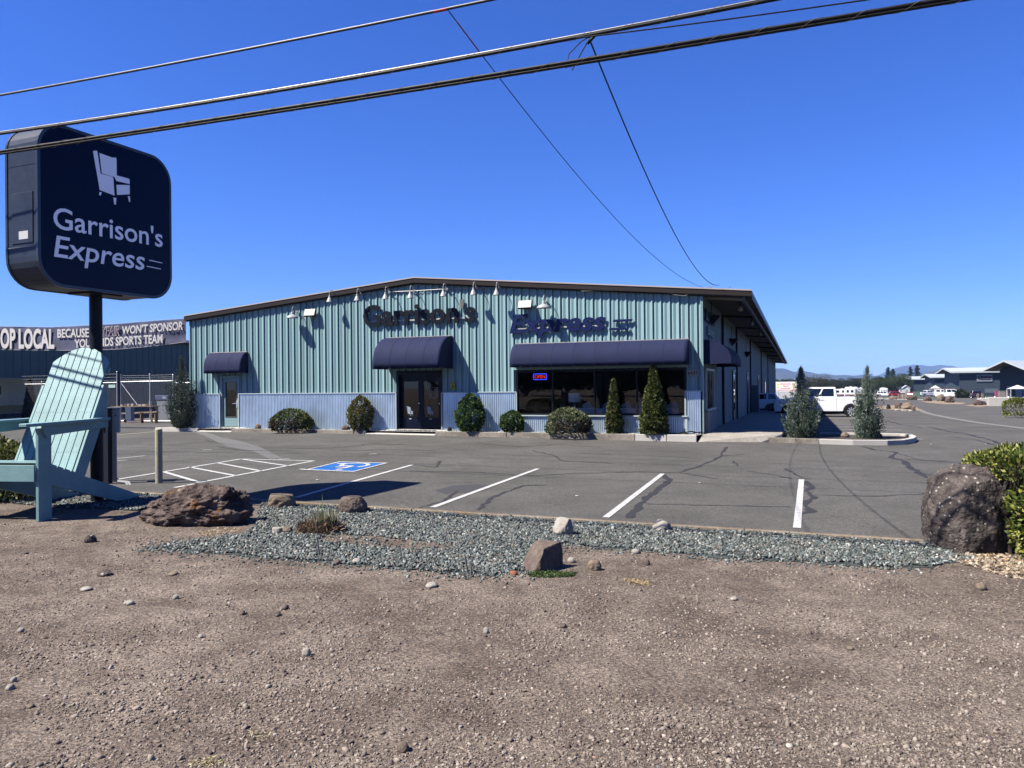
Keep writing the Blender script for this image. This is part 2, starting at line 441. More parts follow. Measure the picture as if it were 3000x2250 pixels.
mb = MB(); drape(mb, [(-9000, -400), (9000, -400), (9000, 16000), (-9000, 16000)], 0)
structure('ground', mb, DIRT, origin=(0, 0, 0))
T0 = float(np.dot(G(1200, 1494) - CR, G1))
mb = MB(); drape(mb, [SG(s, t)[:2] for s, t in ((-34, T0), (160, T0), (260, 330), (-40, 330))], .01)
structure('parking_lot', mb, ASPH, origin=(0, 0, 0))
mb = MB(); drape(mb, [SG(s, t)[:2] for s, t in ((-200, -31), (200, -31), (200, -45), (-200, -45))], .01)
structure('road', mb, ASPH, origin=(0, 0, 0))
# flush edging of the lot
mb = MB()
for k in range(-8, 7):
    s0, s1 = k * 2.4, k * 2.4 + 2.385
    a, b = SG(s0, T0 - .11), SG(s1, T0 - .11); c, d = SG(s1, T0), SG(s0, T0)
    mb.hexa([a - Z1 * .05, b - Z1 * .05, c - Z1 * .05, d - Z1 * .05, a + Z1 * .035, b + Z1 * .035, c + Z1 * .035, d + Z1 * .035])
EDGEM = ramp_mat('edging', [('noise', 2, 5, .3, .7, (.26, .19, .12), (.42, .36, .28)), ('noise', 20, 5, .3, .7, (.75, .75, .75), (1.1, 1.1, 1.1))], rough=.9)
structure('lot_edging', mb, EDGEM, bevel=.01)

def stripe(pts, w, m=PAINT, name='parking_stripe', off=.018):
    o = structure(name, strip_px(MB(), pts, w, off), m); return o
for p in ([(868, 1460), (1207, 1364)], [(1268, 1489), (1576, 1375)], [(1775, 1519), (1941, 1390)], [(2335, 1550), (2348, 1407)],
          [(343, 1407), (706, 1346.5)], [(589, 1415), (919, 1352)], [(706, 1346.5), (919, 1352)],
          [(479, 1384), (587, 1416)], [(553, 1370), (691, 1396)], [(640, 1358.5), (767, 1382.5)], [(712, 1347.5), (845, 1367)],
          [(511, 1431), (572, 1420)], [(817, 1347.5), (849, 1346)], [(878, 1376), (912, 1379)]):
    stripe(p, .10)
stripe([(593, 1320), (620, 1319.5)], .09); stripe([(1082, 1332), (1105, 1331.5)], .09)
stripe([(338, 1276), (452, 1265.8)], .10, YPAINT, 'yellow_stripe')
stripe([(342, 1345), (425, 1337)], .09); stripe([(342, 1351), (372, 1350)], .09)
# stall lines beside the shop
for k in range(9):
    t = 2.8 + k * 2.95
    mb = MB(); drape(mb, [SG(2.9, t)[:2], SG(7.1, t)[:2], SG(7.1, t + .1)[:2], SG(2.9, t + .1)[:2]], .018); structure('parking_stripe', mb, PAINT)
# wheelchair bay symbol
a, b, c, d = [G(*p)[:2] for p in ((898, 1378.5), (994, 1355), (1132, 1359), (1036, 1384))]
def BI(u, v, q=(a, b, c, d)): return (1 - u) * (1 - v) * np.array(q[0]) + (1 - u) * v * np.array(q[1]) + u * v * np.array(q[2]) + u * (1 - v) * np.array(q[3])
mb = MB(); drape(mb, [BI(0, 0), BI(1, 0), BI(1, 1), BI(0, 1)], .016); structure('blue_bay_panel', mb, BLUEP)
mb = MB()
for u0, v0, u1, v1 in ((-.02, -.03, 1.02, .03), (-.02, .97, 1.02, 1.03), (-.02, .03, .03, .97), (.97, .03, 1.02, .97)):
    drape(mb, [BI(u0, v0), BI(u1, v0), BI(u1, v1), BI(u0, v1)], .022)
def rib(pts, w):
    for i in range(len(pts) - 1):
        p, q = Vector(pts[i]), Vector(pts[i + 1]); dd = (q - p).normalized(); n = Vector((-dd.y, dd.x)) * w / 2; q = q + dd * w * .3
        # symbol drawn standing with its head towards the street
        drape(mb, [BI(1 - x, 1 - y) for x, y in (p - n, q - n, q + n, p + n)], .022 + i * 2e-4)
rib([(.46 + .27 * cos(t), .36 + .25 * sin(t)) for t in np.linspace(2.4, 6.1, 14)], .075)
rib([(.42, .72), (.42, .46), (.66, .46), (.76, .2), (.86, .24)], .085); rib([(.44, .62), (.64, .62)], .065)
drape(mb, [BI(1 - (.42 + .065 * cos(t)), 1 - (.84 + .065 * sin(t))) for t in np.linspace(0, 2 * pi, 12)[:-1]], .023)
structure('wheelchair_marking', mb, PAINT)

# sealed cracks and the pale worn patch
rng = random.Random(5)
def crack(pts, w=.06):
    Q = [pts[0]]
    for i in range(len(pts) - 1):
        n = max(2, int(abs(pts[i + 1][0] - pts[i][0]) / 18 + abs(pts[i + 1][1] - pts[i][1]) / 5))
        for k in range(1, n + 1):
            t = k / n; j = 0 if k == n else 1
            Q.append((pts[i][0] + (pts[i + 1][0] - pts[i][0]) * t + j * rng.uniform(-5, 5), pts[i][1] + (pts[i + 1][1] - pts[i][1]) * t + j * rng.uniform(-.9, .9)))
    ws = [w * rng.uniform(.5, 1.7) for _ in Q]
    return strip_px(MB(), Q, ws, .013)
for pts, w in (([(1400, 1496), (1440, 1460), (1530, 1425), (1600, 1423)], .07), ([(1945, 1391), (1962, 1410), (1890, 1465), (1840, 1520)], .10),
               ([(1895, 1478), (2100, 1483), (2320, 1488)], .05), ([(1200, 1362), (1280, 1370), (1290, 1352)], .07), ([(1200, 1382), (1400, 1385), (1560, 1395), (1700, 1388), (1860, 1384), (1990, 1386), (2100, 1404)], .06),
               ([(1990, 1386), (2050, 1368), (2110, 1340), (2130, 1310)], .07), ([(2110, 1338), (2180, 1333)], .06), ([(2355, 1410), (2380, 1430), (2360, 1440), (2385, 1458), (2360, 1480), (2380, 1500), (2340, 1508)], .10),
               ([(2385, 1452), (2560, 1456), (2700, 1450), (2760, 1430)], .05), ([(2525, 1309), (2560, 1319), (2625, 1326), (2610, 1342), (2650, 1352), (2665, 1370), (2700, 1390), (2760, 1427)], .11),
               ([(2650, 1345), (2700, 1350), (2830, 1360)], .05), ([(2630, 1330), (2700, 1349), (2770, 1352)], .05), ([(640, 1310), (700, 1320), (800, 1322), (860, 1320)], .06),
               ([(860, 1317), (1000, 1312), (1100, 1300), (1200, 1305)], .05), ([(1000, 1322), (1130, 1318), (1280, 1322)], .05), ([(1400, 1300), (1520, 1310), (1640, 1304), (1760, 1312)], .05),
               ([(2720, 1252), (2780, 1265), (2830, 1272), (2900, 1290), (2990, 1322)], .12), ([(2600, 1232), (2640, 1246), (2700, 1254)], .09), ([(2780, 1280), (2860, 1290), (2940, 1312), (3000, 1325)], .08),
               ([(330, 1322), (480, 1324), (640, 1327), (900, 1331)], .05), ([(1560, 1320), (1620, 1335), (1650, 1352), (1800, 1360)], .05), ([(2150, 1352), (2160, 1366)], .05),
               ([(2300, 1375), (2340, 1396), (2375, 1406)], .05), ([(2190, 1382), (2260, 1392), (2320, 1404)], .06), ([(1700, 1330), (1900, 1336), (2060, 1345)], .04),
               ([(600, 1290), (660, 1302), (730, 1306)], .05), ([(1230, 1490), (1300, 1470), (1340, 1440)], .05), ([(2700, 1390), (2760, 1400), (2830, 1402)], .05)):
    structure('sealed_crack', crack(pts, w), TAR)
PATCH = mat('worn_asphalt', (.185, .182, .178), rough=.9, var=.15, vscale=20)
structure('asphalt_patch', drape_px(MB(), [(565, 1266), (600, 1266), (650, 1283), (700, 1292), (760, 1310), (830, 1345), (790, 1346), (740, 1322), (670, 1310), (640, 1298), (610, 1282)], .012), PATCH)
STAIN = mat('oil_stain', (.085, .083, .083), rough=.7, var=.2, vscale=20)
structure('oil_stain', drape_px(MB(), [(1275, 1438), (1330, 1424), (1400, 1420), (1450, 1424), (1430, 1436), (1370, 1446), (1300, 1449)], .0115), STAIN)
structure('valley_gutter', strip_px(MB(), [(2690, 1199), (2705, 1207), (2727, 1214), (2790, 1227), (2871, 1240), (3000, 1256), (3100, 1270)], .42, .02), mat('gutter_concrete', (.26, .25, .235), rough=.9, var=.15, vscale=3))
for p in (((1690, 1456)), ((2888, 1303)), ((2727, 1303)), ((2050, 1418)), ((930, 1408))):
    P = G(*p); v, f = ico(); r = raw_obj('litter', v * np.array([.035, .02, .012]) + P + Z1 * .02, f.tolist(), PAINT); tag(r, None, None); r['kind'] = 'stuff'

# ---------------------------------------------------------------- shop front: bed, curb, pads
BEDZ = .13
CB0 = G(453, 1264.5); CB1 = G(2041, 1296)
cdir = (CB1 - CB0) * np.array([1, 1, 0]); clen = np.linalg.norm(cdir); cdir /= clen; cn = np.array([-cdir[1], cdir[0], 0.])
def CB(x, d=0., z=0.): return np.array([CB0[0], CB0[1], 0]) + cdir * x + cn * d + Z1 * z
GRAVB = ramp_mat('bed_gravel', [('noise', 40, 5, .35, .65, (.24, .24, .23), (.55, .54, .52)), ('cell', 60, 0, .1, .9, (.7, .7, .7), (1.2, 1.2, 1.2))], rough=.95, bumps=[(70, 4, .015)])
mb = MB(); fa = CL - E1 * 1.6 - G1 * -.4
mb.quad(*[np.array([p[0], p[1], BEDZ - .02]) for p in (CB(.1, .1), CB(clen, .1), FP(-.05, 0, -.2), CL - G1 * -.2, fa)])
structure('planting_bed', mb, GRAVB)
segs = [(0, 3.1, CONCW), (3.1, 3.15, None)]
x = 0.; k = 0
pads = [(1.6, 4.9), (9.05, 13.4)]
def px2x(px_, py_): P = G(px_, py_); return float(np.dot(P - CB(0), cdir))
padx = [(px2x(560, 1267), px2x(660, 1268)), (px2x(1086, 1271), px2x(1290, 1275))]
white = (px2x(1868, 1289), clen)
def curb_seg(x0, x1, m, h=BEDZ):
    mb = MB(); lo = min(gz(*CB(x0)[:2]), gz(*CB(x1)[:2])) - .06
    mb.hexa([CB(x0, 0, lo), CB(x1, 0, lo), CB(x1, .16, lo), CB(x0, .16, lo), CB(x0, 0.02, h), CB(x1, .02, h), CB(x1, .16, h), CB(x0, .16, h)])
    structure('curb', mb, m, bevel=.02)
cuts = sorted([0, 3.2, padx[0][0], padx[0][1], padx[1][0], padx[1][1], white[0], clen] + [padx[0][1] + 3.0 * i for i in (1, 2)] + [padx[1][1] + 2.9 * i for i in (1, 2, 3)])
for i in range(len(cuts) - 1):
    x0, x1 = cuts[i], cuts[i + 1]; mid = (x0 + x1) / 2
    if x1 - x0 < .3 or any(p[0] <= mid <= p[1] for p in padx): continue
    curb_seg(x0 + .008, x1 - .008, CONCW if (mid < 3.2 or mid > white[0]) else CONCD)
MATM = mat('rubber_mat', (.018, .018, .019), rough=.9, bump=.003, bscale=200)
for j, (x0, x1) in enumerate(padx):
    mb = MB(); u0, u1 = ((20.9, 19.0), (12.3, 9.3))[j]
    q = [CB(x0, -.02), CB(x1, -.02), FP(u1, 0, 0), FP(u0, 0, 0)]
    z = [gz(*q[0][:2]) + .03, gz(*q[1][:2]) + .03, .16, .16]
    mb.hexa([p * np.array([1, 1, 0]) + Z1 * -.3 for p in q] + [p * np.array([1, 1, 0]) + Z1 * zz for p, zz in zip(q, z)])
    # sloping cheeks down to the curb line
    structure('entrance_pad', mb, CONCW)
    def Q(u, v, e): P = (q[0] * (1 - u) + q[1] * u) * (1 - v) + (q[3] * (1 - u) + q[2] * u) * v; zz = (z[0] * (1 - u) + z[1] * u) * (1 - v) + .16 * v; return np.array([P[0], P[1], zz + e])
    m2 = MB(); uu = ((.14, .72), (.24, .80))[j]; vv = (.2, .78)
    m2.hexa([Q(uu[0], vv[0], .004), Q(uu[1], vv[0], .004), Q(uu[1], vv[1], .004), Q(uu[0], vv[1], .004), Q(uu[0], vv[0], .02), Q(uu[1], vv[0], .02), Q(uu[1], vv[1], .02), Q(uu[0], vv[1], .02)])
    tag(obj('doormat', m2, MATM), ('small black doormat at the narrow teal door', 'large black doormat at the navy double doors')[j], 'doormat')

# right-hand corner: ramp and sidewalk
mb = MB(); r0, r1, r2, r3 = G(2046, 1297), G(2232, 1297), SG(2.55, .1), SG(.02, .1)
r2[2] = r3[2] = BEDZ + .01
lo = -.5
mb.hexa([np.array([p[0], p[1], lo]) for p in (r0, r1, r2, r3)] + [r0 + Z1 * .025, r1 + Z1 * .025, r2, r3])
structure('curb_ramp', mb, CONC)
mb = MB()
for t in np.arange(.1, 94, 3.0):
    p = [SG(.02, t), SG(2.55, t), SG(2.55, t + 2.985), SG(.02, t + 2.985)]
    off = BEDZ + .01 - gz(*SG(1.2, .1)[:2])
    mb.hexa([q - Z1 * .2 for q in p] + [q + Z1 * off for q in p])
structure('sidewalk', mb, CONC)

# planter island with a raised kerb
ring = [(2236, 1296), (2330, 1299.5), (2400, 1302), (2500, 1305), (2600, 1306), (2650, 1304), (2678, 1299), (2686, 1293), (2676, 1287.5), (2640, 1284), (2560, 1282), (2400, 1279), (2236, 1276)]
R = [G(*p) for p in ring]; cen = sum(R) / len(R)
inn = []
for i, p in enumerate(R):
    pa, pb = R[i - 1], R[(i + 1) % len(R)]; dd = (pb - pa)[:2]; dd /= np.linalg.norm(dd); inn.append(p + np.array([-dd[1], dd[0], 0]) * .17)
for i in range(len(R)):
    j = (i + 1) % len(R); mb = MB(); h = .17
    mb.hexa([R[i] - Z1 * .1, R[j] - Z1 * .1, inn[j] - Z1 * .1, inn[i] - Z1 * .1, R[i] + Z1 * h, R[j] + Z1 * h, inn[j] + Z1 * h, inn[i] + Z1 * h])
    structure('island_curb', mb, CONCD if i in (0, 1, 11, 12) else CONCW, bevel=.015)
mb = MB(); mb.quad(*[p + Z1 * .09 for p in inn]); structure('island_soil', mb, mat('island_soil', (.09, .08, .07), rough=.95, var=.4, vscale=20, bump=.02, bscale=30))

# ================================================================ THE SHOP
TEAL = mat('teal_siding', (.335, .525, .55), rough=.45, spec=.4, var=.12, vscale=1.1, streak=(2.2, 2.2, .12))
TEALS = mat('teal_trim', (.33, .50, .52), rough=.45, var=.05, vscale=2)
GALV = mat('galvanised', (.46, .57, .67), rough=.33, metal=.75, var=.14, vscale=2.5, streak=(1, 1, .5))
BROWN = mat('brown_trim', (.040, .030, .025), rough=.5)
PALETRIM = mat('pale_drip_edge', (.62, .56, .52), rough=.5)
ROOFM = mat('roof_metal', (.5, .47, .44), rough=.4, metal=.2)
SOFF = mat('soffit_paint', (.14, .125, .09), rough=.7, var=.1, vscale=3)
NAVY = mat('navy_canvas', (.014, .022, .078), rough=.82, var=.10, vscale=3.5, bump=.004, bscale=7)
NAVYF = mat('navy_frame', (.006, .009, .028), rough=.35)
BLACKM = mat('black_frame', (.012, .013, .016), rough=.35)
WHITEP = mat('white_enamel', (.8, .8, .79), rough=.35)
GLASS = glass_mat('shop_glass', (.8, .82, .83), .02)
GLASSD = glass_mat('dark_glass', (.2, .21, .22), .03)
SILLM = mat('pale_sill', (.62, .72, .74), rough=.4)
PROF = [(0, -.028), (.058, .010), (.146, -.016), (.252, .028), (.257, -.030), (.305, -.028)]
PER = .305
def siding(mb, O, X, N, w0, w1, z0, top, prof=PROF, per=PER, kinks=()):
    O, X, N = map(np.array, (O, X, N)); pts = [w0, w1] + [k for k in kinks if w0 < k < w1]
    k = int(w0 // per) - 1
    while k * per < w1:
        for (q, d) in prof:
            w = k * per + q
            if w0 < w < w1: pts.append(w)
        k += 1
    pts = sorted(set(round(p, 5) for p in pts))
    def dep(w):
        r = w % per
        for i in range(len(prof) - 1):
            if prof[i][0] <= r <= prof[i + 1][0]:
                t = (r - prof[i][0]) / (prof[i + 1][0] - prof[i][0] + 1e-9); return prof[i][1] * (1 - t) + prof[i + 1][1] * t
        return prof[-1][1]
    for i in range(len(pts) - 1):
        a, b = pts[i], pts[i + 1]; da, db = dep(a + 1e-6), dep(b - 1e-6)
        ta, tb = (top(a), top(b)) if callable(top) else (top, top)
        zz = z0
        mb.quad(O + X * a + N * da + Z1 * zz, O + X * b + N * db + Z1 * zz, O + X * b + N * db + Z1 * tb, O + X * a + N * da + Z1 * ta)
RIDU = 10.92; RZ = 6.0; SL = (RZ - 5.0) / 10.92
def roofz(u): return RZ - SL * abs(u - RIDU)
shop = thing('shop_building', CR + Z1 * .1, 'teal ribbed metal shop with a galvanised corrugated base, navy awnings and a low gable roof', 'shop building')
cols = [(0, .55, 1.6), (.55, 6.77, 2.39), (6.77, 9.81, 1.6), (9.81, 11.81, 2.45), (11.81, 19.44, 1.6), (19.44, 20.46, 2.40), (20.46, WID, 1.6)]
mb = MB()
for u0, u1, z0 in cols:
    siding(mb, CL, E1, -G1, WID - u1, WID - u0, z0, lambda w: roofz(WID - w) - .06, kinks=(WID - RIDU,))
obj('front_wall', mb, TEAL, shop)
sine = [(i * .0125, .009 * sin(i * 2 * pi / 6)) for i in range(7)]
for u0, u1, z1 in ((0.03, .55, 1.58), (.55, 6.77, .72), (6.77, 9.79, 1.58), (11.83, 19.42, 1.58), (20.48, WID - .03, 1.58)):
    mb = MB(); siding(mb, CL - G1 * .055, E1, -G1, WID - u1 + .02, WID - u0 - .02, .11, z1, sine, .075)
    w = obj('wainscot', mb, GALV, shop)
    mb = MB()
    f = lambda ua, ub, za, zb, d=.085: mb.box(CR, -E1, -G1, Z1, (ua, .0, za), (ub, d, zb))
    if z1 > 1: f(u0 - .02, u1 + .02, z1 - .005, z1 + .03)
    if z1 > 1: obj('wainscot_cap', mb, SILLM, shop)
    mb = MB(); f(u1 - .0, u1 + .045, .11, z1 - .007, .083); obj('wainscot_trim', mb, SILLM, shop)
    if u0 > .1: mb = MB(); f(u0 - .045, u0, .11, z1 - .007, .083); obj('wainscot_trim', mb, SILLM, shop)
# side walls, back
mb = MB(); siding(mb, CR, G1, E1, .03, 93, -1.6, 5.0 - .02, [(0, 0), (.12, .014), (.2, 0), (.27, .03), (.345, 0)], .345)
SHADET = mat('teal_siding_shaded', (.24, .34, .36), rough=.5, var=.08, vscale=1.5)  # front's teal darkened, so part of the side wall's shade is in the colour
obj('side_wall', mb, SHADET, shop)
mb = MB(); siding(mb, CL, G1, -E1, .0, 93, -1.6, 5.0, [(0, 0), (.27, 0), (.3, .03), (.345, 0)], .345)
mb.quad(CL + G1 * 93 - Z1 * 1.6, CR + G1 * 93 - Z1 * 1.6, CR + G1 * 93 + Z1 * 5, CR + G1 * 93 - E1 * 11 + Z1 * 6, CL + G1 * 93 + Z1 * 5); obj('rear_wall', mb, SHADET, shop)
mb = MB(); mb.box(CR, -E1, -G1, Z1, (-.045, -.1, .13), (0.0, .05, 4.95)); mb.box(CR, -E1, -G1, Z1, (0.0, .045, 1.64), (.04, .056, 4.93)); obj('corner_trim', mb, TEALS, shop)
mb = MB(); mb.box(CR, -E1, -G1, Z1, (WID, -.1, .1), (WID + .045, .05, 4.95)); obj('corner_trim', mb, TEALS, shop)
# roof slabs
mb = MB(); ER = -1.66; ELU = WID + .22; FO = .16
def RP(u, t, dz): return CR - E1 * u + G1 * t + Z1 * (roofz(u) + dz)
for ua, ub in ((ER, RIDU), (RIDU, ELU)):
    mb.hexa([RP(ua, -FO + .02, .0), RP(ub, -FO + .02, .0), RP(ub, 93.3, .0), RP(ua, 93.3, .0), RP(ua, -FO + .02, .07), RP(ub, -FO + .02, .07), RP(ub, 93.3, .07), RP(ua, 93.3, .07)])
rf = obj('roof', mb, ROOFM, shop)
mb = MB()
for ua, ub in ((ER, RIDU), (RIDU, ELU)):
    mb.hexa([RP(ua, -FO - .03, .06), RP(ub, -FO - .03, .06), RP(ub, -FO + .05, .06), RP(ua, -FO + .05, .06), RP(ua, -FO - .03, .105), RP(ub, -FO - .03, .105), RP(ub, -FO + .05, .105), RP(ua, -FO + .05, .105)])
obj('drip_edge', mb, PALETRIM, rf)
mb = MB()
for ua, ub in ((ER, RIDU), (RIDU, ELU)):
    for d0, d1, z0, z1 in ((-FO - .01, -FO + .018, -.12, .058), (-.10, .0, -.17, -.001)):
        mb.hexa([RP(ua, d0, z0), RP(ub, d0, z0), RP(ub, d1, z0), RP(ua, d1, z0), RP(ua, d0, z1), RP(ub, d0, z1), RP(ub, d1, z1), RP(ua, d1, z1)])
obj('rake_fascia', mb, BROWN, rf)
# right overhang: soffit, beam, eave fascia, ribs, cross beams
mb = MB(); mb.hexa([RP(0, -.08, -.16), RP(ER + .05, -.08, -.14), RP(ER + .05, 93.2, -.14), RP(0, 93.2, -.16), RP(0, -.08, -.12), RP(ER + .05, -.08, -.1), RP(ER + .05, 93.2, -.1), RP(0, 93.2, -.12)]); obj('soffit', mb, SOFF, shop)
mb = MB(); mb.hexa([RP(ER + .05, -.1, -.2), RP(ER, -.1, -.2), RP(ER, 93.3, -.2), RP(ER + .05, 93.3, -.2), RP(ER + .05, -.1, -.001), RP(ER, -.1, -.001), RP(ER, 93.3, -.001), RP(ER + .05, 93.3, -.001)]); obj('eave_fascia', mb, BROWN, shop)
mb = MB(); mb.hexa([RP(ER + .33, -.07, -.3), RP(ER + .23, -.07, -.3), RP(ER + .23, 93.0, -.3), RP(ER + .33, 93, -.3), RP(ER + .33, -.07, -.15), RP(ER + .23, -.07, -.15), RP(ER + .23, 93, -.15), RP(ER + .33, 93, -.15)])
obj('eave_beam', mb, mat('eave_beam', (.17, .18, .2), rough=.5), shop)
for t in (.35, 8, 15.5, 23, 31, 39, 48, 58, 70, 84):
    mb = MB(); mb.hexa([RP(-.02, t, -.23), RP(ER + .34, t, -.23), RP(ER + .34, t + .1, -.23), RP(-.02, t + .1, -.23), RP(-.02, t, -.165), RP(ER + .34, t, -.15), RP(ER + .34, t + .1, -.15), RP(-.02, t + .1, -.165)])
    obj('overhang_strut', mb, BROWN if t > 1 else mat('pale_strut', (.42, .40, .34), rough=.6), shop)
mb = MB(); mb.box(CR + G1 * 2.2, -E1, -G1, Z1, (10.9, -.5, 6.05), (12.2, .5, 6.16)); mb.box(CR + G1 * 2.2, -E1, -G1, Z1, (11, -.4, 5.9), (12.1, .4, 6.05))
obj('ridge_vent', mb, mat('vent_metal', (.55, .6, .6), rough=.4, metal=.4), shop)
# showroom behind the big window and double doors
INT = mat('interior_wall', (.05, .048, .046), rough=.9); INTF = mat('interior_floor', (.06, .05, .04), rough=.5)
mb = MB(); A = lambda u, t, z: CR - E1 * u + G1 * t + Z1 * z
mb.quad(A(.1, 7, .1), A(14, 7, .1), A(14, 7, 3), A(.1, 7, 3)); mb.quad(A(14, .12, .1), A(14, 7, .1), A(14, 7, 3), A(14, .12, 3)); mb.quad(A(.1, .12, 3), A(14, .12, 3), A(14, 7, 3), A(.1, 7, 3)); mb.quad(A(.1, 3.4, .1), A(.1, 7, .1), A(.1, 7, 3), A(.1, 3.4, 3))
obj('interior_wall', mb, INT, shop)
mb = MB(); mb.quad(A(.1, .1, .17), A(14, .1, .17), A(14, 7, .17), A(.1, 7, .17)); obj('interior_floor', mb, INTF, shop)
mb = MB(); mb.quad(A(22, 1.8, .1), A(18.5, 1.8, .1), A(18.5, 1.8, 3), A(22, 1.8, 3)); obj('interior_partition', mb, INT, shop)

# shop window: frame, panes, mullions, sill
def fbox(mb, u0, u1, d0, d1, z0, z1): return mb.box(CR, -E1, -G1, Z1, (u0, d0, z0), (u1, d1, z1))
WU0, WU1, WZ0, WZ1 = .55, 6.77, .76, 2.39
mb = MB(); fbox(mb, WU0 - .02, WU1 + .02, -.1, .02, WZ1 - .07, WZ1 + .02); fbox(mb, WU0, WU1, -.1, .02, WZ0 - .02, WZ0 + .05); fbox(mb, WU0 - .02, WU0 + .06, -.1, .021, WZ0 + .051, WZ1 - .071); fbox(mb, WU1 - .06, WU1 + .02, -.1, .021, WZ0 + .051, WZ1 - .071)
win = obj('window', mb, BLACKM, shop)
for u in (5.36, 3.78, 2.25):
    mb = MB(); fbox(mb, u - .03, u + .03, -.09, .012, WZ0 + .051, WZ1 - .071); obj('mullion', mb, BLACKM, win)
for a_, b_ in ((.61, 2.22), (2.28, 3.75), (3.81, 5.33), (5.39, 6.71)):
    mb = MB(); mb.quad(FP(b_, WZ0 + .05, -.04), FP(a_, WZ0 + .05, -.04), FP(a_, WZ1 - .07, -.04), FP(b_, WZ1 - .07, -.04)); obj('pane', mb, GLASS, win)
mb = MB(); fbox(mb, WU0 - .06, WU1 - .02, .0, .12, WZ0 - .06, WZ0 - .021); obj('sill', mb, SILLM, win)
mb = MB(); fbox(mb, WU0 - .08, WU1 + .08, .0, .05, WZ1 + .02, WZ1 + .11); obj('window_header', mb, TEALS, shop)

# narrow teal door on the left
mb = MB(); D = .07
fbox(mb, 20.36, 20.46, -.12, .02, .16, 2.38); fbox(mb, 19.44, 19.52, -.12, .02, .16, 2.38); fbox(mb, 19.521, 20.359, -.12, .02, 2.28, 2.38)
obj('door_frame', mb, TEALS, shop)
mb = MB(); fbox(mb, 19.53, 19.66, -.09, -.04, .18, 2.27); fbox(mb, 20.21, 20.35, -.09, -.04, .18, 2.27); fbox(mb, 19.661, 20.209, -.09, -.04, .18, .60); fbox(mb, 19.661, 20.209, -.09, -.04, 2.09, 2.27)
dr = obj('door', mb, TEALS, shop); dr['label'] = 'narrow teal glazed door'
mb = MB(); mb.quad(FP(20.21, .6, -.07), FP(19.66, .6, -.07), FP(19.66, 2.09, -.07), FP(20.21, 2.09, -.07)); obj('pane', mb, GLASSD, dr)
mb = MB(); fbox(mb, 19.63, 19.66, -.04, -.025, .6, 2.09); fbox(mb, 20.21, 20.24, -.04, -.025, .6, 2.09); fbox(mb, 19.63, 20.24, -.04, -.024, .575, .6); fbox(mb, 19.63, 20.24, -.04, -.024, 2.09, 2.11); obj('glazing_bead', mb, mat('bronze_bead', (.2, .17, .14), rough=.5), dr)
mb = MB(); mb.tube([FP(19.59, 1.18, -.04), FP(19.59, 1.18, .03), FP(19.68, 1.18, .05), FP(19.78, 1.17, .04)], .014); mb.lathe(FP(19.59, 1.06, -.04), [(.0, .05), (.03, .05), (.035, .0)], 10, X=E1, Y=Z1, Z=-G1); fbox(mb, 19.555, 19.625, -.04, -.01, .98, 1.3); obj('door_handle', mb, mat('chrome', (.75, .75, .76), rough=.2, metal=.9), dr)

# navy double doors
mb = MB(); fbox(mb, 11.70, 11.81, -.22, .03, .16, 2.43); fbox(mb, 9.81, 9.92, -.22, .03, .16, 2.43); fbox(mb, 9.921, 11.699, -.22, .03, 2.31, 2.43); fbox(mb, 9.921, 11.699, -.22, -.1, 2.16, 2.31)
obj('entrance_frame', mb, NAVYF, shop)
def chair_logo(O, X, Y, N, w, m, parent, name='chair_emblem', e=.004):
    P = [[(0, 0), (30, -6), (62, 180), (165, 210), (175, 360), (55, 315)], [(52, 14), (160, 51), (190, 52), (193, 194), (295, 222), (297, 266), (185, 239), (176, 208), (150, 190), (72, 178)],
         [(190, 272), (298, 274), (298, 349), (195, 354)], [(53, 329), (72, 334), (62, 359), (50, 356)], [(165, 374), (190, 379), (186, 434), (172, 429)], [(283, 364), (300, 366), (302, 412), (292, 409)]]
    mb = MB(); k = w / 300.
    for p in P: mb.prism([(x * k, -y * k) for x, y in p], O, X, Y, N, 0, e)
    return obj(name, mb, m, parent)
PALEV = mat('pale_vinyl', (.42, .50, .62), rough=.5)
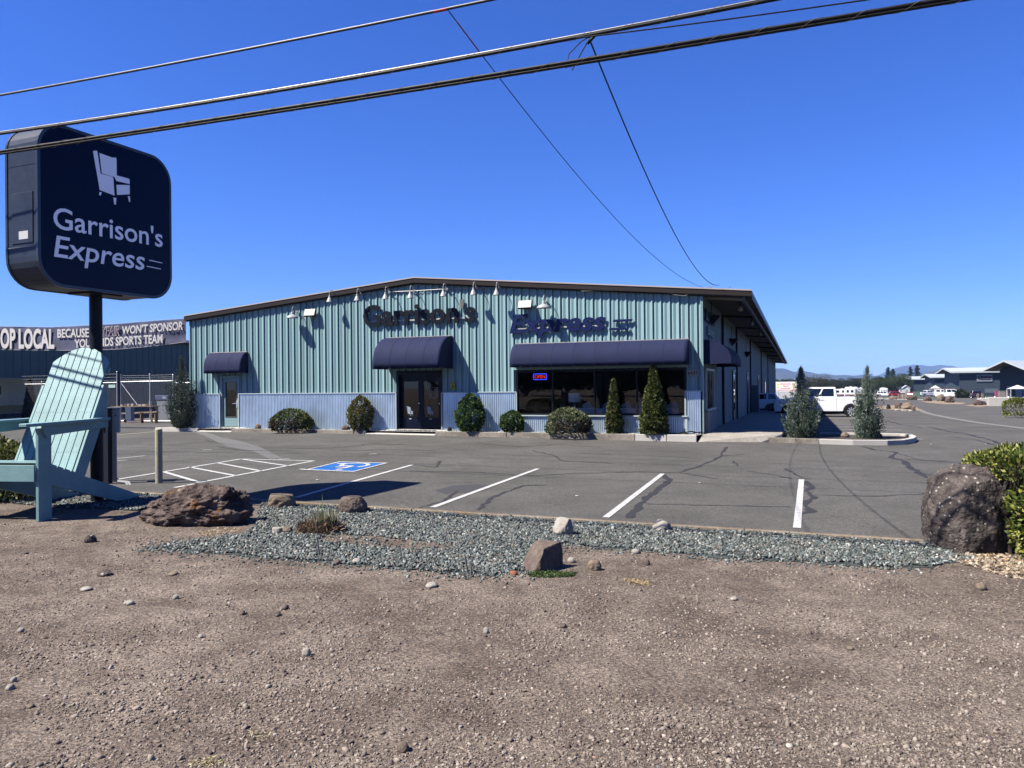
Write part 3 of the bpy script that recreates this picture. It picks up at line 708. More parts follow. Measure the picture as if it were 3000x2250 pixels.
for j, (ua, ub) in enumerate(((11.69, 10.815), (10.805, 9.93))):
    mb = MB(); z0, z1 = .18, 2.15
    for x0, x1, y0, y1 in ((ub, ub + .11, z0, z1), (ua - .11, ua, z0, z1), (ub + .111, ua - .111, z0, .62), (ub + .111, ua - .111, z1 - .12, z1)): fbox(mb, x0, x1, -.19, -.14, y0, y1)
    leaf = obj('door_leaf', mb, NAVYF, shop)
    mb = MB(); mb.quad(FP(ua - .11, .62, -.165), FP(ub + .11, .62, -.165), FP(ub + .11, z1 - .12, -.165), FP(ua - .11, z1 - .12, -.165)); obj('pane', mb, GLASS, leaf)
    chair_logo(FP(ua - .24, 1.06, -.158), E1, Z1, -G1, .27, PALEV, leaf)
    mb = MB(); mb.lathe(FP((ub + .055, ua - .055)[1 - j] if j else ub + .055, 1.16, -.14), [(0, .05), (.02, .05), (.022, 0)], 8, X=E1, Y=Z1, Z=-G1); obj('door_handle', mb, MATS['chrome'], leaf)
    mb = MB(); fbox(mb, ua - .46, ua - .36, -.14, -.125, .545, .575); obj('push_plate', mb, mat('sticker_white', (.7, .72, .75), rough=.5), leaf)
    if j:   # printed opening hours inside a thin frame
        mb = MB(); x0, x1, y0, y1 = ub + .16, ub + .53, 1.38, 1.79
        for q in ((x0, x1, y0, y0 + .012), (x0, x1, y1 - .012, y1), (x0, x0 + .012, y0 + .012, y1 - .012), (x1 - .012, x1, y0 + .012, y1 - .012)): fbox(mb, q[0], q[1], -.163, -.158, q[2], q[3])
        for r in range(7):
            zz = y1 - .07 - r * .046; fbox(mb, x1 - .13, x1 - .03, -.163, -.158, zz, zz + .013); fbox(mb, x0 + .03, x0 + .14, -.163, -.158, zz, zz + .013)
        obj('hours_notice', mb, mat('notice_grey', (.38, .4, .43), rough=.6), leaf)

# ---------------------------------------------------------------- awnings
def awning(name, label, u0, u1, zt, zb, p, ribs, base='F', group='navy fabric awnings'):
    PT = FP if base == 'F' else SP; X = E1 if base == 'F' else G1
    c = PT((u0 + u1) / 2, zb, 0); t = thing(name, c, label, 'awning', group)
    n = 14; prof = [(p * sin(a) if a < pi / 2 else p, zb + (zt - zb) * (.18 + .82 * cos(a))) for a in np.linspace(0.02, pi / 2, n)] + [(p, zb)]
    mb = MB(); us = np.linspace(u0, u1, (len(ribs) + 1) * 6 + 1)
    V = []; 
    for u in us:
        ph = (u - u0) / (u1 - u0) * (len(ribs) + 1); sag = .012 * sin(pi * (ph % 1)) if 0 < ph % 1 < 1 else 0
        V.append([PT(u, z, max(0, d - sag)) for d, z in prof])
    m = len(prof)
    mb.add([q for r in V for q in r], [(i * m + k, (i + 1) * m + k, (i + 1) * m + k + 1, i * m + k + 1) for i in range(len(us) - 1) for k in range(m - 1)])
    cv = obj('canopy_fabric', mb, NAVY, t, smooth=True)
    s = cv.modifiers.new('solid', 'SOLIDIFY'); s.thickness = .006
    for u in (u0, u1):
        mb = MB(); mb.quad(*([PT(u, z, d) for d, z in prof] + [PT(u, zb, 0), PT(u, zt, 0)])); obj('end_panel', mb, NAVY, t)
    for r in list(ribs):
        u = u0 + (u1 - u0) * r; mb = MB(); mb.tube([PT(u, z + .004, d + .004) for d, z in prof], .008, 5); obj('seam', mb, mat('seam_navy', (.022, .025, .055), rough=.8), t)
    mb = MB(); a, b = PT(u0, zb, p - .02), PT(u1, zb, p - .02); mb.tube([PT(u0, zb + .02, 0.03), a + Z1 * .02, b + Z1 * .02, PT(u1, zb + .02, .03)], .015, 6); obj('frame_tube', mb, MATS['navy_frame'], t)
    mb = MB(); ln = abs(u1 - u0)
    mb.box(PT(min(u0, u1), 0, 0) if base != 'F' else PT(max(u0, u1), 0, 0), X, (-G1 if base == 'F' else E1), Z1, (0, .04, zt - .005), (ln, .075, zt + .022)); obj('head_rail', mb, PALETRIM, t)
    return t
awning('awning', 'small navy awning over the narrow teal door', 20.92, 18.98, 3.38, 2.48, .5, (1 / 3, 2 / 3))
awning('awning', 'tall deep navy awning over the navy double doors', 12.17, 9.36, 3.76, 2.51, 1.2, (.26, .5, .76))
awning('awning', 'long navy awning over the wide shop window', 6.77, .43, 3.37, 2.5, .66, [i / 8 for i in range(1, 8)])
awning('awning', 'navy awning on the shaded side wall over the side window', .12, 4.9, 3.35, 2.5, .95, (.25, .5, .75), base='S')

# ---------------------------------------------------------------- lamps on the front
ENAM = mat('lamp_enamel', (.52, .55, .55), rough=.35)
def goose(u, z, kind, label, group, PT=FP, X=E1, N=-G1):
    base = PT(u, z, .05); t = thing('gooseneck_lamp', base, label, 'wall lamp', group)
    mb = MB(); mb.lathe(base, [(0, .05), (.05, .045), (.065, 0)], 12, X=X, Y=Z1, Z=N); obj('wall_rosette', mb, ENAM, t, smooth=True)
    o, h = (.36, .17) if kind == 'cone' else (.34, .19)
    path = [base + N * .03, base + N * .10 + Z1 * .02] + [base + N * (.10 + (o - .10) * .5 * (1 - cos(a))) + Z1 * (.02 + h * sin(a) ** .8) for a in np.linspace(.35, pi * .93, 9)] + [base + N * o - Z1 * .05]
    mb = MB(); mb.tube(path, .016, 7); obj('lamp_arm', mb, ENAM, t, smooth=True)
    top = base + N * o + Z1 * -.04; mb = MB()
    if kind == 'cone': pr = [(.022, .0), (.036, -.015), (.04, -.07), (.06, -.10), (.125, -.25), (.13, -.262), (.125, -.258), (.05, -.10)]
    else: pr = [(.028, .02), (.05, -.01), (.055, -.07), (.10, -.10), (.2, -.15), (.245, -.21), (.25, -.23), (.24, -.225), (.19, -.15)]
    mb.lathe(top, pr, 20); obj('lamp_shade', mb, ENAM, t, smooth=True)
    mb = MB(); mb.lathe(top - Z1 * (.12 if kind != 'cone' else .15), [(0, .04), (.03, .03), (.035, 0), (.02, -.04), (0, -.05)], 10); obj('bulb', mb, WHITEP, t, smooth=True)
    return t
names = ('leftmost of the seven cone-shaped gooseneck lamps under the roof edge', 'second cone lamp from the left, above the G of the dark lettering', 'third cone lamp from the left, above the first letters of the dark lettering',
         'fourth cone lamp from the left, just below the roof peak', 'fifth cone lamp from the left, above the end of the dark lettering', 'sixth cone lamp from the left, in the gap between the two words', 'rightmost of the seven cone-shaped gooseneck lamps')
for (px_, py_), lb in zip(((982, 866), (1062, 862), (1144, 857), (1216, 854), (1312, 848), (1399, 844), (1466, 844)), names):
    P = ray_plane(px_, py_, CR, -G1); u = float(np.dot(P - CR, -E1)); goose(u, P[2], 'cone', lb, 'cone gooseneck lamps')
goose(16.42, 4.97, 'dish', 'wide dish-shaped gooseneck lamp above the bare left wall', 'dish gooseneck lamps')
goose(5.55, 4.90, 'dish', 'wide dish-shaped gooseneck lamp above the word Express', 'dish gooseneck lamps')
mb = MB(); pts = [(14.6, 5.58), (13.32, 5.57), (12.04, 5.585), (10.95, 5.57), (9.54, 5.575), (8.30, 5.55), (7.38, 5.5)]
mb.tube([FP(u, z, .06) for u, z in pts], .014, 6); tag(obj('lamp_conduit', mb, ENAM), 'thin white conduit joining the seven cone lamps', 'conduit')
def flood(u, z, label, tilt=.35, d=.22):
    c = FP(u, z, d); t = thing('floodlight', c, label, 'floodlight', 'white-faced floodlights')
    Nn = -G1 * cos(tilt) + Z1 * -sin(tilt) * -1; Nn = -G1 * cos(tilt) + Z1 * sin(tilt); Yv = Z1 * cos(tilt) + G1 * sin(tilt)
    mb = MB(); mb.box(c, E1, Yv, Nn, (-.27, -.16, -.1), (.27, .16, 0)); obj('housing', mb, mat('flood_housing', (.03, .03, .03), rough=.5), t, bevel=.015)
    mb = MB(); mb.box(c, E1, Yv, Nn, (-.25, -.14, -.001), (.25, .14, .008)); obj('lens', mb, mat('lens_white', (.8, .79, .68), rough=.25), t)
    mb = MB(); mb.tube([FP(u, z - .05, .03), FP(u, z - .05, d - .05)], .025, 8); mb.lathe(FP(u, z - .05, .03), [(0, .03), (.06, .03), (.06, 0)], 10, X=E1, Y=Z1, Z=-G1); obj('bracket', mb, MATS['flood_housing'], t)
flood(15.70, 4.92, 'floodlight beside the dish lamp on the bare left wall'); flood(6.33, 4.83, 'floodlight just left of the dish lamp above Express')

# ---------------------------------------------------------------- wall lettering
LETD = mat('letter_black', (.006, .009, .016), rough=.45); LETB = mat('letter_blue', (.012, .022, .11), rough=.4); LETT = mat('trim_grey', (.2, .2, .19), rough=.6)
def wall_word(word, u_left, u_right, zbase, cap, m, label, shear=0., off=.022, PT=FP, X=E1, N=-G1, d=.055, th=.05, rail=True, apos=None, capratio=.70):
    L = text_letters(word, size=1, extrude=.5, off=off, shear=shear)
    x0 = min(a[:, 0].min() for _, a, _ in L); x1 = max(a[:, 0].max() for _, a, _ in L); W = abs(u_left - u_right); k = W / (x1 - x0); ky = cap / capratio
    o0 = PT(u_left, zbase, 0); t = thing('wall_lettering', o0, label, 'shop sign')
    O = PT(u_left, zbase, d + th / 2)
    for ch, v, f in L:
        v = v.copy(); v[:, 0] = (v[:, 0] - x0) * k; v[:, 1] *= ky; v[:, 2] *= th
        mm = apos if (apos and ch == "'") else m
        raw_obj('letter', place2d(v, O, X, Z1, N), f, mm, t)
    if rail:
        mb = MB(); zz = zbase + rail; mb.box(PT(u_left, zz, .031), X, N, Z1, (.05, 0, 0), (W - .02, .022, .05)); obj('mounting_rail', mb, mat('rail_white', (.68, .68, .62), rough=.5), t)
    return t
wall_word("Garrison's", 13.25, 8.37, 4.28, .80, LETD, "raised black letters reading Garrison's across the shop front", rail=.13, apos=LETT, off=.028)
xw = wall_word('Express', 6.98, 3.32, 3.80, .66, LETB, 'raised navy blue slanted letters reading Express with two bars', shear=.22, off=.028, rail=.12)
for u0, u1, z in ((3.07, 2.36, 4.05), (3.22, 2.5, 3.76)):
    mb = MB(); mb.prism([(0, 0), (u0 - u1 - .03, 0), (u0 - u1, .085), (.03, .085)], FP(u0, z, .05), E1, Z1, -G1, 0, .06); obj('dash_bar', mb, LETB, xw)
wall_word("Garrison's", .35, 3.6, 4.05, .42, LETD, "small black letters reading Garrison's on the shaded side wall", PT=SP, X=G1, N=E1, d=.05, th=.06, rail=None)
xs = wall_word('Express', 1.0, 3.2, 3.58, .3, mat('letter_grey', (.3, .34, .4), rough=.5), 'small slanted letters reading Express above the side awning', shear=.2, PT=SP, X=G1, N=E1, d=.05, th=.05, rail=None)

# signs and small fittings on the front
t = thing('house_number_sign', FP(.31, 2.12, .07), 'number plate reading 6435 on the right pier beside the window', 'number sign')
mb = MB(); mb.box(CR, -E1, -G1, Z1, (.11, .055, 2.12), (.50, .075, 2.31)); obj('plate', mb, mat('number_plate', (.5, .46, .44), rough=.5), t)
text_obj('numerals', '6435', FP(.48, 2.15, .0765), E1, Z1, -G1, width=.34, m=BLACKM, parent=t, off=.02)
t = thing('caution_sign', FP(9.34, 1.69, .06), 'small yellow caution notice on the shaded siding right of the double doors', 'warning sign')
mb = MB(); mb.box(CR, -E1, -G1, Z1, (9.255, .05, 1.69), (9.43, .062, 1.97)); obj('panel', mb, mat('yellow_sign', (.72, .62, .04), rough=.5), t)
text_obj('sign_text', 'NOTICE', FP(9.42, 1.925, .064), E1, Z1, -G1, width=.155, m=BLACKM, parent=t, off=.03)
mb = MB(); 
for q in ((-.03, .82, .03, .88), (-.02, .77, .04, .81), (-.05, .73, .0, .76)): mb.box(CR, -E1, -G1, Z1, (9.34 - q[2], .062, 1 + q[1]), (9.34 - q[0], .066, 1 + q[3]))
for zz in (1.71, 1.735): mb.box(CR, -E1, -G1, Z1, (9.29, .062, zz), (9.40, .066, zz + .01))
obj('symbol', mb, BLACKM, t)
t = thing('open_sign', FP(5.88, 2.03, -.1), 'neon sign reading OPEN in red inside a blue border, in the shop window', 'neon sign')
mb = MB(); c = FP(5.87, 2.15, -.1); w_, h_ = .255, .105
pts = []
for (cx, cy, a0) in ((w_ - .03, h_ - .03, 0), (-w_ + .03, h_ - .03, pi / 2), (-w_ + .03, -h_ + .03, pi), (w_ - .03, -h_ + .03, 1.5 * pi)):
    for a in np.linspace(a0, a0 + pi / 2, 4): pts.append(c + E1 * (cx + .03 * cos(a)) + Z1 * (cy + .03 * sin(a)))
mb.tube(pts + pts[:1], .012, 6, cap=False); obj('blue_tube', mb, mat('neon_blue', (.02, .03, .3), emit=((.03, .06, 1), .9)), t)
text_obj('red_tube', 'OPEN', c - E1 * .205 - Z1 * .06 - G1 * .01, E1, Z1, -G1, width=.41, hscale=.17, m=mat('neon_red', (.3, .01, .01), emit=((1, .05, .04), .5)), parent=t, off=-.004)

# showroom furniture seen through the window
LAMPS = mat('lamp_shade_cloth', (1.7, 1.68, 1.6), rough=.8); SOFA = mat('sofa_cloth', (1.3, 1.32, 1.38), rough=.9)
B = FP(4.86, .17, -1.2); t = thing('table_lamp', B, 'table lamp with a white drum shade behind the shop window', 'table lamp')
mb = MB(); mb.lathe(B, [(.0, 0), (.12, 0), (.12, .03), (.03, .06), (.03, .62), (.09, .7), (.12, .85), (.06, 1.0), (.02, 1.05)], 16); obj('lamp_base', mb, mat('lamp_base', (.12, .16, .22), rough=.3), t, smooth=True)
mb = MB(); mb.lathe(B + Z1 * 1.02, [(.24, 0), (.235, .33), (.225, .33), (.23, 0)], 24); obj('drum_shade', mb, LAMPS, t, smooth=True)
for u, w, lb in ((3.9, 1.7, 'pale sofa seen from behind at the left of the window bay'), (2.55, 1.1, 'pale armchair seen from behind in the middle of the window bay'), (1.3, .8, 'pale armchair seen from behind at the right end of the window')):
    t = thing('sofa', FP(u, .17, -.75), lb, 'sofa', 'pale seats behind the shop window')
    mb = MB(); fbox(mb, u - w / 2, u + w / 2, -.95, -.7, .3, .98); obj('back', mb, SOFA, t, bevel=.05)
    mb = MB(); fbox(mb, u - w / 2, u + w / 2, -1.6, -.96, .25, .58); obj('seat', mb, SOFA, t, bevel=.04)
    for k in range(2):
        mb = MB(); uu = u + (k - .5) * w * .45; mb.box(FP(uu, 1.02, -.92), E1 * .8 + Z1 * .5, Z1 * .8 - E1 * .5, G1, (-.17, -.17, -.05), (.17, .17, .06)); obj('cushion', mb, mat('cushion_pale', (.7, .7, .7), rough=.9), t, bevel=.04)

# side wall fittings
mb = MB(); mb.box(CR, G1, E1, Z1, (.35, .03, .15), (3.35, .14, .86)); obj('side_base_panel', mb, mat('tan_panel', (.42, .39, .34), rough=.8), shop)
mb = MB(); mb.box(CR, G1, E1, Z1, (.5, .035, .88), (3.1, .16, .95)); mb.box(CR, G1, E1, Z1, (.5, .035, 2.3), (3.1, .10, 2.37)); mb.box(CR, G1, E1, Z1, (.5, .035, .951), (.58, .1, 2.299)); mb.box(CR, G1, E1, Z1, (3.02, .035, .951), (3.1, .1, 2.299))
sw = obj('side_window', mb, SILLM, shop)
mb = MB(); mb.quad(SP(.58, .95, .05), SP(3.02, .95, .05), SP(3.02, 2.3, .05), SP(.58, 2.3, .05)); obj('pane', mb, GLASSD, sw)
for t_ in (1.2, 1.8, 2.4): mb = MB(); mb.box(CR, G1, E1, Z1, (t_ - .03, .055, .951), (t_ + .03, .09, 2.299)); obj('mullion', mb, BLACKM, sw)
for i, t_ in enumerate((7.1, 15.0, 27.5, 44, 60)):
    mb = MB(); z = gz(*SP(t_, 0)[:2]) + .25; mb.box(CR, G1, E1, Z1, (t_, .035, z), (t_ + .1, .12, 4.8)); obj('downspout', mb, BROWN, shop)
for i, (t_, w_, zt) in enumerate(((12.6, 1.1, 2.45), (24, 1.1, 2.6), (38, 1.6, 2.7), (52, 1.6, 2.7))):
    z = gz(*SP(t_, 0)[:2]) + .26; mb = MB(); mb.box(CR, G1, E1, Z1, (t_, .035, z), (t_ + w_, .07, z + zt)); d_ = obj('side_door', mb, NAVYF, shop)
    mb = MB(); mb.box(CR, G1, E1, Z1, (t_ - .05, .035, z + zt), (t_ + w_ + .05, .12, z + zt + .05)); obj('door_head', mb, SILLM, d_)
    mb = MB(); mb.quad(SP(t_ + .15, z + .5, .073), SP(t_ + w_ - .15, z + .5, .073), SP(t_ + w_ - .15, z + zt - .2, .073), SP(t_ + .15, z + zt - .2, .073)); obj('pane', mb, GLASSD, d_)
def sidelamp(t_, z, lb):
    t = thing('wall_pack_light', SP(t_, z, .1), lb, 'wall light', 'dark wall lights down the side wall')
    mb = MB(); mb.prism([(0, 0), (.1, -.28), (.1, -.3), (.42, 0.02), (.36, .08), (0, .08)], SP(t_, z, .03), E1, Z1, G1, 0, .3); obj('housing', mb, MATS['flood_housing'], t)
    mb = MB(); mb.tube([SP(t_ + .15, z + .05, .12), SP(t_ + .15, z + .65, .12)], .015, 5); obj('stem', mb, MATS['flood_housing'], t)
    mb = MB(); mb.quad(SP(t_ + .02, z - .27, .135), SP(t_ + .28, z - .27, .135), SP(t_ + .28, z + .0, .43), SP(t_ + .02, z + .0, .43)); obj('lens', mb, MATS['lens_white'], t)
sidelamp(1.9, 4.25, 'dark wall light above the side awning lettering'); sidelamp(10.9, 3.9, 'dark wall light halfway to the first side door'); sidelamp(22, 3.7, 'dark wall light farther down the side wall')
mb = MB(); z = gz(*SP(30, 0)[:2]) + .25; mb.box(CR, G1, E1, Z1, (29.6, .05, z), (30.4, .5, z + 1.9)); tag(obj('electrical_cabinet', mb, mat('cabinet_grey', (.25, .27, .28), rough=.5), bevel=.02), 'grey cabinet against the shaded side wall', 'cabinet')
for i, (t_, lb) in enumerate(((1.7, 'twin spotlight under the front of the side overhang'), (9, 'second twin spotlight under the side overhang'), (17, 'third twin spotlight under the side overhang'))):
    c = RP(-1.15, t_, -.3); t = thing('twin_spotlight', c, lb, 'spotlight', 'spotlights under the side overhang')
    for k in (-.1, .1):
        mb = MB(); mb.lathe(c + G1 * k, [(.02, .0), (.07, -.05), (.085, -.16), (.08, -.165), (0, -.13)], 12, X=E1, Y=G1 * .8 + Z1 * .6, Z=(Z1 * .8 - G1 * .6)); obj('spot_head', mb, mat('spot_grey', (.35, .33, .3), rough=.5), t, smooth=True)
    mb = MB(); mb.tube([c + Z1 * .14, c], .02, 6); mb.tube([c - G1 * .1, c + G1 * .1], .02, 6); obj('spot_mount', mb, MATS['flood_housing'], t)
# loose cable drooping along the eave near the service mast
mb = MB(); mb.tube([FP(u, z, .14) for u, z in ((4.2, 5.2), (2.6, 5.15), (1.3, 5.08), (.9, 4.9), (.55, 4.85), (.1, 5.0), (-.3, 5.12), (-.5, 4.98), (-.8, 4.95), (-1.0, 5.1))], .012, 5)
tag(obj('eave_cable', mb, mat('cable_grey', (.25, .24, .22), rough=.6)), 'loose grey cable drooping along the right end of the eave', 'cable')

# ================================================================ LEFT: neighbouring wing, banner, fence, yard
PL = G(0, 1236); 
def LP(w, z, d=0.): return np.array([PL[0], PL[1], 0]) + G1 * w + E1 * d + Z1 * z
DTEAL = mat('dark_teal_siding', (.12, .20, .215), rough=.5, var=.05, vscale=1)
wing = thing('neighbour_building', LP(0, 0), 'long blue-grey ribbed metal building with big office windows behind the chair', 'building')
mb = MB(); ribp = [(0, 0), (.33, 0), (.36, .045), (.40, .045), (.43, 0), (.61, 0)]
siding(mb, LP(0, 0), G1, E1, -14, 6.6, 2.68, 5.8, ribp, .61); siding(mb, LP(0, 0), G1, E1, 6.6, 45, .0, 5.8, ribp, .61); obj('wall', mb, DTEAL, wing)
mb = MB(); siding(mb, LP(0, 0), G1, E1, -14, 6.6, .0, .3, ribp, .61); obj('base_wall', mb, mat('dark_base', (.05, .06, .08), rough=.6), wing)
mb = MB(); mb.box(LP(0, 0), G1, E1, Z1, (-14, -.05, 2.60), (6.6, .06, 2.675)); mb.box(LP(0, 0), G1, E1, Z1, (-14, -.05, .28), (6.6, .06, .34))
for w in (-13.9, -10.8, -7.4, -4.0, -.9, 2.35, 3.55, 5.6): mb.box(LP(0, 0), G1, E1, Z1, (w, -.05, .345), (w + .09, .055, 2.595))
wf = obj('window', mb, mat('alu_frame', (.33, .36, .37), rough=.4, metal=.3), wing)
mb = MB(); mb.quad(LP(-14, .34, 0), LP(6.6, .34, 0), LP(6.6, 2.6, 0), LP(-14, 2.6, 0)); obj('pane', mb, GLASS, wf)
mb = MB(); mb.quad(LP(-14, .05, -3.2), LP(6.6, .05, -3.2), LP(6.6, 2.9, -3.2), LP(-14, 2.9, -3.2)); mb.quad(LP(-14, .05, -.1), LP(6.6, .05, -.1), LP(6.6, .05, -3.2), LP(-14, .05, -3.2)); mb.quad(LP(6.6, .05, -.1), LP(6.6, 2.9, -.1), LP(6.6, 2.9, -3.2), LP(6.6, .05, -3.2))
obj('office_wall', mb, mat('office_wall', (1.5, 1.45, 1.35), rough=.9), wing)
mb = MB()
for w, z, a, b in ((-1.7, 1.35, .5, .75), (-.4, 1.7, .35, .5), (.9, 1.5, .6, .9), (.95, .95, .35, .4), (-6, 1.4, .6, .8), (2.0, 1.55, .4, .6)): mb.box(LP(0, 0), G1, E1, Z1, (w, -3.18, z), (w + a, -3.15, z + b))
obj('picture_frame', mb, mat('frame_dark', (.05, .05, .07), rough=.6), wing)
mb = MB(); mb.box(LP(0, 0), G1, E1, Z1, (-9, -1.6, .05), (4.5, -.9, .8)); obj('office_counter', mb, mat('counter_dark', (.06, .05, .05), rough=.6), wing)
mb = MB()
mb.hexa([LP(-14.3, 5.86, .35), LP(45, 5.86, .35), LP(45, 7.3, -16), LP(-14.3, 7.3, -16), LP(-14.3, 5.94, .35), LP(45, 5.94, .35), LP(45, 7.38, -16), LP(-14.3, 7.38, -16)]); rfl = obj('roof', mb, mat('white_roof', (.7, .7, .68), rough=.5), wing)
mb = MB()
for i in range(58): w = -14.2 + i; mb.hexa([LP(w, 5.94, .36), LP(w + .1, 5.94, .36), LP(w + .1, 7.38, -16), LP(w, 7.38, -16), LP(w, 6.0, .36), LP(w + .1, 6.0, .36), LP(w + .1, 7.44, -16), LP(w, 7.44, -16)])
obj('roof_ribs', mb, mat('rib_dark', (.12, .12, .12), rough=.5), rfl)
mb = MB(); mb.box(LP(0, 0), G1, E1, Z1, (-14.2, -.1, 5.68), (45, .3, 5.855)); obj('eave_fascia', mb, mat('fascia_dark', (.04, .04, .045), rough=.5), wing)

# banner strung between the two buildings (text laid on it in its own 2-D coordinates)
BX = [-160, 0, 152, 253, 354, 456, 545]; BT = [948, 957, 959.5, 954.5, 949, 940.5, 934]; BB = [1016, 1024, 1026, 1026, 1022, 1013, 1001]; BY = [40.5, 38.6, 37.2, 36.3, 35.5, 34.8, 34.3]
def bpt(x, v, off=0.):
    y = np.interp(x, BX, BT) * (1 - v) + np.interp(x, BX, BB) * v; return DP(x, y, np.interp(x, BX, BY) - off)
bann = thing('banner', bpt(300, 1), "long slate-grey banner with white lettering about shopping local, strung between the buildings", 'banner')
mb = MB(); nx, nv = 90, 8; V = []
for i in range(nx + 1):
    for j in range(nv + 1):
        x = -160 + 705 * i / nx; v = j / nv
        q = Vector((x * .02, v * 1.5, 0)); V.append(bpt(x, v, .05 * noise.noise(q * 1.3) + .03 * noise.noise(q * 3.2)))
mb.add(V, [(i * (nv + 1) + j, i * (nv + 1) + j + 1, (i + 1) * (nv + 1) + j + 1, (i + 1) * (nv + 1) + j) for i in range(nx) for j in range(nv)])
bm_ = mat('banner_cloth', (.125, .13, .20), rough=.55, var=.22, vscale=.9)
o = obj('banner_cloth', mb, bm_, bann, smooth=True)
def btext(s, x0, x1, yl, yr, m, off=.02, dd=.09, shear=0., name='lettering'):
    v, f = text_raw(s, size=1, off=off, shear=shear)
    tx = (v[:, 0] - v[:, 0].min()) / (v[:, 0].max() - v[:, 0].min()); ty = v[:, 1] / .70
    W = []
    for a, b in zip(tx, ty):
        x = x0 + (x1 - x0) * a; yt = yl[0] + (yr[0] - yl[0]) * a; yb = yl[1] + (yr[1] - yl[1]) * a; W.append(DP(x, yb + (yt - yb) * b, np.interp(x, BX, BY) - dd))
    raw_obj(name, W, f, m, bann)
WL = mat('banner_white', (.78, .77, .74), rough=.6)
btext('SHOP', -38, 45, (963, 1018), (964, 1018.5), WL, .035); btext('LOCAL', 54.4, 159, (964.6, 1018.8), (965, 1019), WL, .035)
btext('BECAUSE', 168, 260, (964.6, 988.6), (962, 987), WL, .022); btext("WAYFAIR", 263, 351, (961, 987), (954.4, 982.3), WL, .03, shear=.15); btext("WAYFAIR", 264, 350.4, (962, 986.4), (955, 981.7), mat('banner_plum', (.12, .07, .14), rough=.6), .002, dd=.105, shear=.15)
btext("WON'T SPONSOR", 357.5, 535.5, (956, 978.5), (941.8, 965.3), WL, .022, shear=.1); btext('YOUR KIDS SPORTS TEAM', 218, 476, (995, 1018.5), (979, 1004.3), WL, .022)
mb = MB(); mb.tube([bpt(x, 0) + Z1 * .03 for x in BX] + [CL + Z1 * 5.0 - G1 * .1 - E1 * .1], .012, 5); mb.tube([bpt(x, 1) - Z1 * .01 for x in BX], .01, 5); obj('rope', mb, mat('rope', (.5, .5, .48), rough=.8), bann)

# chain-link fence and rolling gate
STEEL = mat('fence_steel', (.55, .57, .58), rough=.4, metal=.6)
F0 = G(353, 1238); F0[2] = 0
def wat(px_):       # distance along the fence line (direction E1) of a photo column
    d = ray(px_, 1140); A2 = np.array([[E1[0], -d[0]], [E1[1], -d[1]]]); return float(np.linalg.solve(A2, -F0[:2])[0])
def FZ(w, z): P = F0 + E1 * w; return np.array([P[0], P[1], gz(P[0], P[1]) + z])
def zat(px_, py_): P = ray_plane(px_, py_, F0, G1); return P[2] - gz(P[0], P[1])
def mesh_panel(mb, w0, w1, z0, z1, sp=.085, r=.0035):
    H = z1 - z0
    for sgn in (1, -1):
        k = w0 - (H if sgn > 0 else 0)
        while k < w1 + (0 if sgn > 0 else H):
            # line from (k,z0) going sgn
            a = [k, z0]; b = [k + sgn * H, z1]
            if sgn > 0:
                if a[0] < w0: a = [w0, z0 + (w0 - k)]
                if b[0] > w1: b = [w1, z0 + (w1 - k)]
            else:
                if a[0] > w1: a = [w1, z0 + (k - w1)]
                if b[0] < w0: b = [w0, z0 + (k - w0)]
            if a[1] < b[1] - .01:
                A, B = FZ(*a), FZ(*b); dd = B - A; dd /= np.linalg.norm(dd); n = np.cross(dd, G1) * r
                mb.quad(A - n, B - n, B + n, A + n)
            k += sp * 1.414
def fence(label, w0, w1, posts, top, strands, name='chain_link_fence', bottom=None, group=None):
    t = thing(name, FZ((w0 + w1) / 2, 0), label, 'fence' if name != 'rolling_gate' else 'gate', group)
    for w, h in posts: mb = MB(); mb.tube([FZ(w, 0.02), FZ(w, h)], .032, 8); mb.lathe(FZ(w, h), [(.04, 0), (.04, .02), (0, .07)], 8); obj('post', mb, STEEL, t)
    mb = MB(); mb.tube([FZ(w0, top), FZ(w1, top)], .027, 6); obj('top_rail', mb, STEEL, t)
    if bottom: mb = MB(); mb.tube([FZ(w0, bottom), FZ(w1, bottom)], .027, 6); obj('bottom_rail', mb, STEEL, t)
    mb = MB(); mesh_panel(mb, w0, w1, bottom or .05, top); obj('chain_link', mb, mat('link_wire', (.34, .36, .37), rough=.5, metal=.4), t)
    for s in strands: mb = MB(); mb.tube([FZ(w0, s), FZ((w0 + w1) / 2, s - .02), FZ(w1, s)], .006, 4); obj('barbed_wire', mb, MATS['link_wire'], t)
    return t
wl, wr = wat(290) - 8, wat(343)
fence('chain-link fence with barbed wire, left of the gate behind the giant chair', wl, wr, [(wr, zat(343, 1090)), (wr - 3.2, 2.6), (wr - 6.4, 2.6)], zat(320, 1121), [zat(320, 1114), zat(320, 1105.5), zat(320, 1096)])
g0, g1, gm = wat(353), wat(507), wat(439)
gt = fence('rolling chain-link gate topped with barbed wire, between the two buildings', g0, g1, [(g0, zat(353, 1097)), (gm, zat(439, 1097)), (g1, zat(507, 1099))], zat(430, 1117), [zat(430, 1111), zat(430, 1105), zat(430, 1099)], name='rolling_gate', bottom=zat(440, 1233))
mb = MB(); mb.tube([FZ(g0, zat(353, 1120)), FZ(wat(405), zat(405, 1190))], .01, 5); obj('brace_wire', mb, STEEL, gt)
mb = MB(); mb.lathe(FZ(wat(366), .1), [(0, -.03), (.1, -.03), (.1, .03), (0, .03)], 12, X=E1, Y=Z1, Z=G1); obj('wheel', mb, MATS['black_frame'], gt)
w3 = wat(560)
fence('short chain-link panel between the gate and the teal shop wall', g1 + .15, w3, [(g1 + .2, zat(511, 1120))], zat(548, 1121), [zat(540, 1109), zat(540, 1101)])
